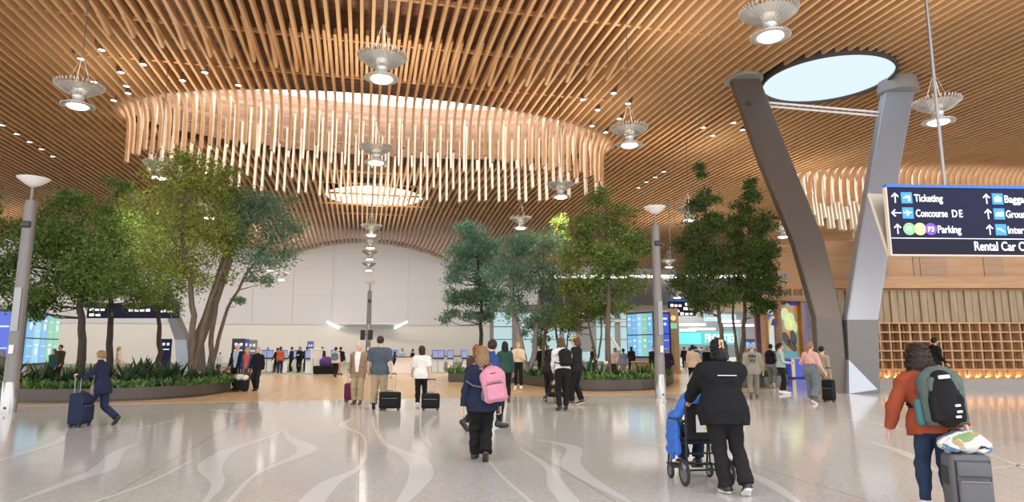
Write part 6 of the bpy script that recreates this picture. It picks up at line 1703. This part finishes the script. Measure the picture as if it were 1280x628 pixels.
for z in (.17, .36): mb.tube([(-.25, -.20, z), (.25, -.20, z)], .012, 8)
mb.tube([(-.25, .24, .17), (.25, .24, .17)], .012, 8); mb.build('cross_bar', m_ch, WC)
mb = MB(); mb.rbox((.02, -.228, .70), (.26, .012, .20), .006); pq = mb.build('back_pouch', f_white, WC)
mb = MB(); mb.rbox((.03, -.238, .66), (.07, .012, .07), .01); mb.build('tag', mat('yellow_tag', (.75, .62, .12), rough=.5), pq)
pp = WC.location + Matrix.Rotation(N_rz, 3, 'Z') @ Vector((.05, .06, 0))
S_ = Person('passenger in blue rain jacket sitting in the wheelchair', pp, 7, 1.48, 'f', 1.05, lean=6, hz=.60, feet=((-.11, .40, 0, .125), (.11, .40, 0, .125)), hands=(('ik', (-.30, .20, .765), (-.35, -1, -.5)), ('ik', (.24, .20, .765), (1, -1, -.5))), head=(0, 25, 0), res=.0085, sk='mid')
S_.body(); S_.top(c_blue, .028, -.02, .95, .012, 'rain_jacket', sleeve=.026, hood=True); S_.trousers(c_jeandk, .02, .02, fold=.008); S_.shoes(m_shoeblk, m_sole); S_.hair(hairm('grey'), 'bob')
q = WC.location + Matrix.Rotation(N_rz, 3, 'Z') @ Vector((-.30, .06, 0)); 
v = Vol(V3(-.12, -.25, .18), V3(.12, .25, .72), .009); v.rbox(V3(0, 0, .50), (.035, .17, .20), .03); v.rc(V3(0, .10, .34), V3(0.01, .06, .26), .05, .03, .04); v.folds(.014, 1.4, 1); V, Q = v.mesh()
o = npmesh('draped_jacket_tail', V, Q, c_blue, S_.root); o.location = (-.335, .03, .02)

# --- stroller
sp_ = F(700, 505) + FH * .5; ST = thing('stroller', 'black folding stroller with peach blanket between the bending people', 'stroller', sp_, R(20))
for x, y, r in ((-.27, -.25, .11), (.27, -.25, .11), (-.24, .35, .09), (.24, .35, .09)): wheel(ST, (x, y, r), r)
for sg in (-1, 1):
    mb = MB(); mb.smooth = True; x = sg * .25; mb.tube([(x, -.40, 1.02), (x, -.32, .98), (x, .05, .5), (x, .35, .10)], .013, 8); mb.tube([(x, -.25, .11), (x, .02, .52)], .013, 8); mb.build('side_frame', m_ch, ST)
mb = MB(); mb.smooth = True; mb.tube([(-.25, -.40, 1.02), (.25, -.40, 1.02)], .017, 8); mb.build('handlebar', m_black, ST)
mb = MB(); mb.rbox((0, .02, .46), (.42, .36, .05), .02); mb.rbox((0, -.16, .68), (.42, .05, .46), .02, Matrix.Rotation(R(-18), 3, 'X')); mb.build('seat', f_black, ST)
mb = MB(); mb.rbox((0, .06, .22), (.38, .40, .14), .03); mb.build('basket', f_black, ST)
v = Vol(V3(-.3, -.3, .4), V3(.3, .35, .8), .012); v.ell(V3(0, .05, .55), (.19, .19, .09)); v.folds(.012, 1.5, 2); V, Q = v.mesh(); npmesh('blanket', V, Q, fab('peach', (.60, .38, .26)), ST)
v = Vol(V3(-.32, -.5, .6), V3(.32, .2, 1.2), .014); v.ell(V3(0, -.14, .88), (.23, .22, .20)); v.cut(V3(0, -.1, .86), V3(0, .35, -1)); V, Q = v.mesh(); npmesh('canopy', V, Q, f_black, ST)
# ================================================================= THE CHECK-IN END: screens, kiosks, counters, far people
def face_cam(p): return -math.atan2(p.x, p.y)
def scr(n, c, e=1.0): return mat(n, tuple(v * .2 for v in c), rough=.25, emit=c, es=e)
m_sc1 = scr('screen_light_blue', (.16, .40, .66)); m_sc2 = scr('screen_sky', (.26, .54, .72)); m_sc3 = scr('screen_green', (.22, .50, .36)); m_sc4 = scr('screen_royal', (.06, .12, .62), .9); m_scp = scr('screen_print', (.75, .85, .95), .8)
def videowall(lab, pa, pb, d0, d1, top, bot, cols, rows, mats, name='video_wall'):
    a = Dp(pa, bot, d0); b = Dp(pb, bot, d1); z0 = a.z; z1 = Dp(pa, top, d0).z
    u = Vector((b.x - a.x, b.y - a.y, 0)); L = u.length; t = thing(name, lab, 'screen', (a.x, a.y, 0), math.atan2(u.y, u.x))
    mb = MB(); mb.box((L / 2, .12, (z0 + z1) / 2), (L + .16, .2, z1 - z0 + .16)); mb.build('casing', m_black, t)
    mb = MB(); mb.box((L / 2, .14, z0 / 2), (L * .7, .16, z0)); mb.build('stand', m_steeldk, t)
    for i in range(cols):
        for j in range(rows):
            w = L / cols; h = (z1 - z0) / rows; mb = MB(); mb.box(((i + .5) * w, .0, z0 + (j + .5) * h), (w * .88, .05, h * .95)); s = mb.build('screen', mats[(i + j * 0) % len(mats)], t)
            mb = MB()
            if (i + j) % 2: mb.box(((i + .5) * w, -.03, z0 + (j + .74) * h), (w * .5, .012, h * .10)); mb.lathe([(w * .18, -.006), (w * .18, .006)], 20, c=((i + .5) * w, -.03, z0 + (j + .48) * h), rot=Rx)
            else: mb.box(((i + .5) * w, -.03, z0 + (j + .7) * h), (w * .7, .012, h * .03)); mb.box(((i + .5) * w, -.03, z0 + (j + .3) * h), (w * .7, .012, h * .02))
            mb.build('graphic', m_scp, s)
    return t
videowall('tall royal-blue screen panel left of the first lamp post', -30, 13, 33, 33, 388, 456, 1, 1, [m_sc4])
videowall('bank of blue and green screens behind the first lamp post', 28, 70, 31, 36, 390, 456, 5, 2, [m_sc1, m_sc2, m_sc1, m_sc3, m_sc3])
videowall('bank of blue screens left of the second lamp post', 785, 817, 42, 40, 393, 446, 5, 2, [m_sc1, m_sc1, m_sc2, m_sc3, m_sc1])
videowall('narrow screen, light above and royal blue below, by the wooden pillar', 827, 838, 41, 41, 392, 444, 1, 2, [m_sc4])
# wooden pillar
p = Gp(843, 42); t = thing('wooden_pillar', 'light wooden pillar with round emblem and green exit sign', 'pillar', p, face_cam(p)); zt = heightat(p, 386)
mb = MB(); mb.box((0, 0, zt / 2), (.62, .5, zt)); mb.build('shaft', m_flute, t); mb = MB(); mb.box((0, 0, .12), (.72, .6, .24)); mb.build('base_block', m_beam, t)
mb = MB(); mb.lathe([(.17, -.01), (.17, .01)], 24, c=(0, -.26, heightat(p, 398)), rot=Rx); mb.build('round_emblem', m_py, t)
mb = MB(); mb.box((0, -.27, heightat(p, 408)), (.42, .04, .34)); mb.build('exit_sign', m_sc3, t)
# overhead boards
def board(lab, pa, pb, d, top, bot, lines, edge=True):
    a = Dp(pa, bot, d); b = Dp(pb, bot, d); z1 = Dp(pa, top, d).z; u = Vector((b.x - a.x, b.y - a.y, 0)); L = u.length; H = z1 - a.z
    t = thing('overhead_board', lab, 'sign', a, math.atan2(u.y, u.x))
    mb = MB(); mb.box((L / 2, .1, H / 2), (L, .2, H)); mb.build('board_face', m_navy, t)
    if edge: mb = MB(); mb.box((L / 2, .09, H * .93), (L + .02, .24, H * .16)); mb.build('top_edge', m_sblue, t)
    for (x0, x1, z) in lines:
        n = max(2, int((x1 - x0) * L / .28)); mb = MB()
        for i in range(n):                      # distant lettering, too small to read
            xx = (x0 + (x1 - x0) * (i + .5) / n) * L; hh = H * (.13 if i % 3 else .17); mb.box((xx, -.01, z * H + (hh - H * .13) / 2), ((x1 - x0) * L / n * .72, .02, hh))
        mb.build('lettering', m_lt, t)
    for x in (.15, .85): mb = MB(); mb.tube([(x * L, .1, H), (x * L, .1, ZC - 1.5 - a.z)], .03, 6); mb.build('hanger_rod', m_steeldk, t)
board('far navy departures board with blue top edge by the columnar trees', 836, 870, 47, 374, 395, [(.05, .50, .60), (.60, .80, .66), (.05, .42, .28), (.52, .95, .40), (.40, .92, .10)])
board('far navy overhead board behind the dark trees of the first planter', 108, 222, 40, 379, 398, [(.02, .20, .55), (.02, .16, .2), (.80, .95, .45), (.45, .7, .5)], False)
board('far small blue-edged board behind the olive tree', 736, 756, 50, 383, 395, [(.1, .9, .4)])
board('far navy board half hidden by the grey-green tree', 700, 736, 52, 386, 399, [(.1, .5, .5), (.55, .9, .5)])

# ticket hall: a dark bulkhead over pale lit glass
tk = thing('ticket_hall', 'low ticket hall with dark bulkhead, lit glass and counters behind the trees', 'building', Gp(740, 60), -YAW)
MI = tk.matrix_basis
def lp(px, py, d=60.0):
    q = Dp(px, py, d) - tk.location; return Matrix.Rotation(YAW, 3, 'Z') @ q
def pbox(x0, x1, y0, y1, m, name, d=60., th=.3, par=None):
    a = lp(x0, y1, d); b = lp(x1, y0, d); mb = MB(); mb.box(((a.x + b.x) / 2, a.y + th / 2, (a.z + b.z) / 2), (b.x - a.x, th, b.z - a.z)); return mb.build(name, m, par or tk)
m_bulk = mat('charcoal_bulkhead', (.085, .08, .085), rough=.6); m_greyw = mat('grey_wall', (.33, .34, .35), rough=.6); m_taupe = mat('taupe_band', (.32, .28, .25), rough=.6)
m_cyan = scr('lit_glass', (.50, .70, .72), .8); m_cyan2 = scr('teal_panel', (.10, .62, .62), .8); m_cyan3 = scr('bright_teal_panel', (.16, .78, .84), .95); m_tube = mat('tube_light', (1, 1, 1), emit=(1, .98, .95), es=3)
pbox(676, 962, 344, 347.5, m_tube, 'light_strip', 59.5); pbox(676, 962, 347, 381, m_bulk, 'bulkhead', 60, 2.0); pbox(640, 900, 381, 391, m_taupe, 'taupe_band', 60.5, 1.0)
pbox(612, 850, 391, 452, m_cyan, 'lit_glass', 63, .2)
for y in (408, 424): pbox(612, 850, y, y + 1.2, m_greyw, 'transom', 62.6, .2)
for x in (612, 640, 668, 700, 722, 770): pbox(x, x + 5, 391, 456, m_greyw, 'mullion', 62.5, .3)
a = lp(752, 402, 62); b = lp(774, 438, 62); mb = MB(); mb.tube([a, b], .16, 6); mb.tube([lp(751, 401, 62), lp(786, 401, 62)], .16, 6); mb.build('brace', m_white, tk)
pbox(720, 745, 395, 440, m_greyw, 'grey_panel', 62, .2)
pbox(845, 960, 386, 455, m_greyw, 'grey_wall', 60, .3)
pbox(880, 960, 378, 390, mat('straw_band', (.50, .42, .26), rough=.6), 'straw_band', 58, .3)
for (x0, x1, y) in ((850, 882, 406), (862, 894, 411.5), (900, 925, 402), (905, 956, 407), (850, 870, 413)):
    q = pbox(x0, x1, y - 1.2, y + 1.2, m_tube, 'light_tube', 58.5, .12)
pbox(880, 920, 393, 402, m_cyan, 'upper_window', 59.5, .1)
fr = pbox(847, 922, 415, 431, m_cyan2, 'airline_sign', 57.5, .25); fr['label'] = 'teal sign with white FRONTIER lettering'
pbox(848, 876, 416.5, 430, m_cyan3, 'sign_screen', 57.3, .1, fr)
a = lp(881, 428, 57.25); text('lettering', 'FRONTIER', 1.0, m_lt, fr, a, (PI / 2, 0, 0), .01, fit=2.75)
pbox(930, 958, 424, 440, mat('dark_poster', (.03, .04, .10), rough=.4), 'dark_poster', 57, .1); 
for x in (933, 940, 947): pbox(x, x + 4, 428, 436, m_ltb if False else m_sc1, 'poster_picture', 56.9, .05)
pbox(845, 962, 447, 458, m_white, 'counter', 57, 1.0)
ld = area('ticket_hall_light', Dp(760, 385, 57.5), (0, 0, 0), 22, 3, 500); ld2 = area('ticket_hall_light', Dp(905, 390, 55), (0, 0, 0), 7, 3, 160)

# canopy with two light bars on the end wall, screens on the post
cn = thing('wall_canopy', 'shallow white canopy with two glowing light bars on the end wall', 'canopy', Gp(458, 74), -YAW)
cc = lambda px, py, d=74: Matrix.Rotation(YAW, 3, 'Z') @ (Dp(px, py, d) - cn.location)
m_lil = mat('pale_lilac_panel', (.80, .80, .90), rough=.5)
a, b = cc(412, 403), cc(508, 403); z1 = cc(420, 404).z; z0 = cc(420, 409.5).z
mb = MB(); mb._add([(a.x + .8, 0, z1), (b.x - .8, 0, z1), (b.x - 2.2, 3.0, z0), (a.x + 2.2, 3.0, z0), (a.x + .8, 0, z1 - .15), (b.x - .8, 0, z1 - .15), (b.x - 2.2, 3.0, z0 - .15), (a.x + 2.2, 3.0, z0 - .15)], [(0, 1, 2, 3), (7, 6, 5, 4), (0, 4, 5, 1), (1, 5, 6, 2), (2, 6, 7, 3), (3, 7, 4, 0)]); mb.build('canopy_panel', m_lil, cn)
for s_ in (0, 1):
    q0, q1 = ((409, 402.5), (424, 410.5)) if s_ == 0 else ((509, 402.5), (493, 410.5)); mb = MB(); mb.tube([cc(*q0), cc(*q1, 74.6)], .12, 8); mb.build('light_bar', m_tube, cn)
mb = MB(); q = cc(432, 417, 77.2); q2 = cc(478, 445, 77.2); mb.box(((q.x + q2.x) / 2, q.y, (q.z + q2.z) / 2), (q2.x - q.x, .2, abs(q2.z - q.z))); mb.build('white_bay', m_white, cn)
for px in (453.5, 463): 
    p = Dp(px, 419, 41.6); t = thing('monitor', 'black monitor on the distant post, ' + ('left of the pole' if px < 458 else 'right of the pole'), 'monitor', p, -YAW); mb = MB(); mb.rbox((0, 0, 0), (.30, .08, .62), .02); mb.build('monitor_case', m_black, t); mb = MB(); mb.box((0, -.045, 0), (.25, .01, .55)); mb.build('monitor_glass', m_dark, t); mb = MB(); mb.box(((.2 if px < 458 else -.2), .08, 0), (.2, .05, .08)); mb.build('bracket', m_steeldk, t)

# kiosks
m_ksc = scr('kiosk_screen', (.36, .40, .62), .7); m_kb = mat('kiosk_blue', (.10, .12, .42), rough=.4)
def make_kiosk():
    r = thing('check_in_kiosk', 'k', 'kiosk'); mb = MB(); mb.rbox((0, 0, .45), (.34, .3, .9), .04); mb.build('pedestal', m_white, r)
    mb = MB(); mb.rbox((0, -.02, 1.18), (.44, .1, .6), .03, Matrix.Rotation(R(-14), 3, 'X')); mb.build('head_case', m_kb, r)
    mb = MB(); mb.box((0, -.085, 1.20), (.36, .012, .44), Matrix.Rotation(R(-14), 3, 'X')); mb.build('screen', m_ksc, r); mb = MB(); mb.rbox((0, -.14, .92), (.36, .16, .05), .015); mb.build('shelf', m_black, r); return r
kp = None
for i, (px, d) in enumerate([(331, 45), (338, 45), (356, 43), (371, 46), (386, 42.5), (544, 44), (552, 44), (563, 43), (580, 44), (486, 47), (494, 47), (418, 47)]):
    p = Gp(px, d); o = make_kiosk() if kp is None else copy_tree(kp)
    if kp is None: kp = o
    o.location = p; o.rotation_euler.z = face_cam(p) + (i % 3 - 1) * .3; o['group'] = 'check-in kiosks in front of the end wall'
    o['label'] = ['white kiosk with blue head, furthest left in the far row', 'second white kiosk from the left of the far row', 'kiosk beside the far seated person left of the woman in black', 'kiosk just left of the far woman in black', 'kiosk in front of the tall blue pylon', 'kiosk just right of the woman in white', 'second kiosk right of the woman in white', 'kiosk left of the blue-green conifer', 'kiosk under the blue-green conifer', 'kiosk right of the man in the grey T-shirt', 'second kiosk right of the man in the grey T-shirt', 'kiosk behind the far person with a blue-grey backpack'][i]
# queue rails
def rail(px0, px1, d, lab):
    a, b = Gp(px0, d), Gp(px1, d); u = b - a; L = u.length; t = thing('queue_rail', lab, 'rail', a, math.atan2(u.y, u.x), 'queue rails before the end wall')
    mb = MB(); mb.tube([(0, 0, 1.05), (L, 0, 1.05)], .035, 6); mb.build('rail_bar', m_black, t)
    n = max(2, int(L / 1.0))
    for i in range(n + 1):
        mb = MB(); mb.tube([(L * i / n, 0, 0), (L * i / n, 0, 1.05)], .028, 6); mb.lathe([(.14, 0), (.14, .02), (.03, .04)], 12, c=(L * i / n, 0, 0)); mb.build('rail_post', m_black, t)
rail(332, 372, 47.5, 'black queue rail left of the far woman in black'); rail(538, 562, 45.5, 'black queue rail right of the woman in white'); rail(566, 592, 46, 'black queue rail under the blue-green conifer')
# pylons and boards
def pylon(px, d, w, top, m, lab):
    p = Gp(px, d); t = thing('sign_pylon', lab, 'sign', p, face_cam(p)); h = heightat(p, top); mb = MB(); mb.rbox((0, 0, h / 2), (w, .16, h), .03); mb.build('pylon_body', m, t)
    mb = MB(); mb.box((-w * .18, -.09, h * .86), (w * .22, .012, h * .07)); mb.box((w * .18, -.09, h * .86), (w * .22, .012, h * .07)); mb.box((0, -.09, h * .72), (w * .6, .012, h * .03)); mb.build('pylon_graphic', m_scp, t); return t
pylon(388, 46, .42, 427, m_kb, 'tall blue pylon right of the far woman in black'); pylon(298, 33, .62, 423.5, mat('dark_navy_board', (.02, .02, .06), rough=.4), 'dark navy board behind the white-haired person'); pylon(305, 33.5, .5, 424, m_kb, 'blue board behind the person in blue jacket'); pylon(315, 34, .5, 425, mat('grey_board', (.25, .25, .26), rough=.5), 'grey board behind the person all in black')
pylon(207, 38, .62, 424, m_navy, 'small navy board behind the third dark trunk')
# service desk with flared sides, and benches
p = Gp(511, 41); t = thing('service_desk', 'white flared service desk right of the man in the grey T-shirt', 'desk', p, face_cam(p))
mb = MB(); rg = []
for z, w, d in ((0, .95, .4), (.08, 1.0, .42), (.95, .72, .36), (1.02, .8, .42)): rg.append([Vector((-w, -d, z)), Vector((w, -d, z)), Vector((w, d, z)), Vector((-w, d, z))])
mb.loft(rg); mb.build('desk_body', m_white, t); mb = MB(); mb.rbox((0, 0, 1.05), (1.75, .9, .05), .02); mb.build('desk_top', m_black, t)
p = Gp(396, 41); t = thing('service_desk', 'narrow cream podium right of the blue pylon', 'desk', p, face_cam(p)); mb = MB(); mb.loft([[Vector((-w, -.3, z)), Vector((w, -.3, z)), Vector((w, .3, z)), Vector((-w, .3, z))] for z, w in ((0, .3), (1.5, .36))]); mb.build('desk_body', m_lower, t); mb = MB(); mb.rbox((0, 0, 1.53), (.8, .66, .06), .02); mb.build('desk_top', m_white, t)
p = Gp(409, 40); t = thing('luggage_pile', 'dark cart of luggage with a purple bundle right of the cream podium', 'luggage cart', p, face_cam(p))
mb = MB(); mb.rbox((0, 0, .3), (1.5, .6, .5), .08); mb.build('cart_body', f_black, t); mb = MB(); mb.tube([(-.75, 0, .2), (-.8, 0, 1.0)], .03, 6); mb.build('cart_handle', m_chrome, t)
for x in (-.5, .5): wheel(t, (x, -.2, .1), .1)
v = Vol(V3(-.7, -.4, .4), V3(.7, .4, 1.3), .025); v.ell(V3(0, 0, .75), (.42, .28, .34)); v.folds(.03, .8, 1); V, Q = v.mesh(); npmesh('purple_bundle', V, Q, fab('purple', (.10, .05, .22)), t)
p = Gp(283, 36); t = thing('bench', 'low wooden bench beyond the end of the first planter', 'bench', p, face_cam(p)); mb = MB(); mb.rbox((0, 0, .42), (1.6, .5, .12), .03); mb.build('seat', m_beam, t)
for x in (-.6, .6): mb = MB(); mb.box((x, 0, .18), (.1, .4, .36)); mb.build('leg', m_steeldk, t)
p = Gp(806, 37); t = thing('wooden_bench', 'wooden bench block by the second lamp post behind the planting', 'bench', p, face_cam(p)); mb = MB(); mb.rbox((0, 0, .4), (1.5, .6, .8), .04); mb.build('block', m_flute, t); mb = MB(); mb.rbox((0, 0, .83), (1.6, .7, .06), .02); mb.build('seat', m_beam, t)

# far people
CROWD = [
    (68, 29.5, 1.56, 178, 'f', 'dark teal hooded top', c_teal, c_black, 'brown', 'bob', 'facing us in front of the first screens', 0),
    (76, 30.5, 1.75, 170, 'm', 'dark brown jacket', c_brown, c_black, 'black', 'short', 'behind the one in the teal top', 0),
    (149, 37, 1.68, -60, 'f', 'pale pink top', c_rose, c_khaki, 'blond', 'long', 'behind the planting, just right of the second dark trunk', 0),
    (3, 25.5, 1.50, 90, 'f', 'grey patterned clothes', c_hood, c_greyb, 'grey', 'bob', 'cut by the picture edge behind the first lamp post', 0),
    (275, 40, 1.35, 160, 'm', 'pale grey shirt', c_ltblue, c_black2, 'black', 'short', 'by the bench beyond the first planter', 0),
    (347, 44, 1.62, 60, 'm', 'black jacket', c_black, c_black2, 'black', 'short', 'at the left kiosks', 0),
    (351, 42, 1.70, 10, 'f', 'red scarf and jeans', c_oran, c_jean, 'brown', 'bob', 'standing by the kiosk, with blue trousers', 0),
    (375, 43.5, 1.70, 178, 'f', 'black top and trousers', c_black, c_black, 'brown', 'long', 'arms folded, facing us at the kiosks', 1),
    (391, 43, 1.66, 30, 'm', 'tan shirt', c_tan, c_black2, 'brown', 'short', 'right behind the blue pylon', 0),
    (384, 46, 1.72, 40, 'm', 'dark jacket', c_black2, c_navy, 'black', 'short', 'in front of the blue pylon', 0),
    (420, 37, 1.70, 0, 'f', 'white shirt with blue-grey backpack', c_whites, c_black2, 'black', 'short', 'left of the man in brown blazer', 2),
    (426, 39.5, 1.68, 0, 'm', 'black top', c_black, c_rose, 'black', 'short', 'ahead of the one with the blue-grey backpack', 0),
    (494, 42.5, 1.40, -60, 'f', 'dark clothes', c_black2, c_black, 'black', 'bob', 'at the left end of the white service desk', 0),
    (516, 43, 1.55, 100, 'm', 'black clothes', c_black, c_black, 'black', 'short', 'leaning at the right end of the white service desk', 0),
    (503, 43.5, 1.62, 170, 'f', 'lilac shirt', c_ltblue, c_navy, 'grey', 'bob', 'behind the white service desk', 0),
    (640, 34, 1.66, 160, 'f', 'tan coat', c_tan, c_black, 'blond', 'bob', 'behind the woman in dark green', 0),
    (676, 37, 1.72, 30, 'm', 'black jacket', c_black, c_black2, 'black', 'short', 'under the grey-green tree, left one of three', 0),
    (685, 38, 1.76, 200, 'm', 'black jacket', c_black, c_black2, 'black', 'short', 'under the grey-green tree, middle one of three', 0),
    (741, 38, 1.70, 60, 'm', 'dark clothes', c_black2, c_black2, 'black', 'short', 'between the stroller group and the forked tree', 0),
    (779, 34, 1.58, 20, 'm', 'grey-blue shirt', c_greyb, c_khaki, 'black', 'short', 'behind the planting, right of the olive trunk', 0),
    (768, 36, 1.60, 150, 'f', 'pale pink top', c_rose, c_black, 'dkbrown', 'bob', 'just right of the olive tree trunk', 0),
    (893, 40, 1.70, 0, 'f', 'cream coat', c_cream, c_black, 'brown', 'bob', 'in the queue under the teal sign, near the attendant', 0),
    (855, 52, 1.70, 0, 'm', 'black jacket', c_black, c_black2, 'black', 'short', 'in the queue under the teal sign, by the pillar', 0),
    (862, 50, 1.66, 0, 'f', 'white shirt', c_whites, c_black, 'dkbrown', 'bob', 'second from the pillar in the queue under the teal sign', 0),
    (877, 52, 1.74, 0, 'm', 'grey-blue shirt', c_greyb, c_khaki, 'brown', 'short', 'in the queue under the teal sign, beyond the tan jumper', 0),
    (933, 44, 1.68, 0, 'f', 'rust top', c_oran, c_black, 'blond', 'bob', 'right beyond the attendant\'s head', 0),
    (365, 45, 1.68, 100, 'm', 'navy jacket', c_navy, c_black, 'black', 'short', 'between the kiosks left of the woman in black', 0),
    (403, 46, 1.70, 200, 'f', 'purple top', c_purple, c_black, 'dkbrown', 'bob', 'behind the cream podium', 0),
    (335, 47, 1.66, 40, 'm', 'black coat', c_black, c_black, 'grey', 'short', 'at the furthest left kiosks', 0),
    (789, 40, 1.70, 10, 'f', 'black coat', c_black, c_black2, 'dkbrown', 'bob', 'in front of the blue screens', 0),
    (870, 47, 1.72, 0, 'm', 'dark green jumper', c_green, c_khaki, 'black', 'short', 'in the queue, just left of the attendant', 0),
    (955, 40, 1.74, 20, 'm', 'slate shirt', c_slate, c_khaki, 'brown', 'short', 'beyond the grey hoodie, near the shop front', 0),
]
for i, (px, d, H, hd, g, what, ct_, cp_, hc, hk, where, sp) in enumerate(CROWD):
    p = Gp(px, d); hands = (('sw', 5 + i % 3 * 6, 20, 8), ('sw', -8 + i % 4 * 6, 24, 8))
    if sp == 1: hands = (('ik', (-.06, .24, 1.15)), ('ik', (.06, .26, 1.12)))
    feet = ((-.09, .10, 0), (.09, -.08, 8)) if i % 2 else ((-.09, -.06, 6), (.09, .08, 0))
    if sp == 2: feet = WALK
    q = Person('far person in %s %s' % (what, where)[:200], p, hd, H, g, 1.02, feet=feet, hands=hands, sk=('fair', 'mid', 'fair', 'dark')[i % 4] if sp != 1 else 'fair', res=.019 if d > 30 else .014)
    q.body(); q.top(ct_, .028, -.10, .95, .006, 'jacket'); q.trousers(cp_, .018, .012); q.shoes(m_shoeblk); q.hair(hairm(hc), hk, .12)
    if sp == 2: backpack('blue-grey backpack on the distant person in white shirt', q, 0, (.34, .2, .46), f_blueg, f_blueg, 0, .018)
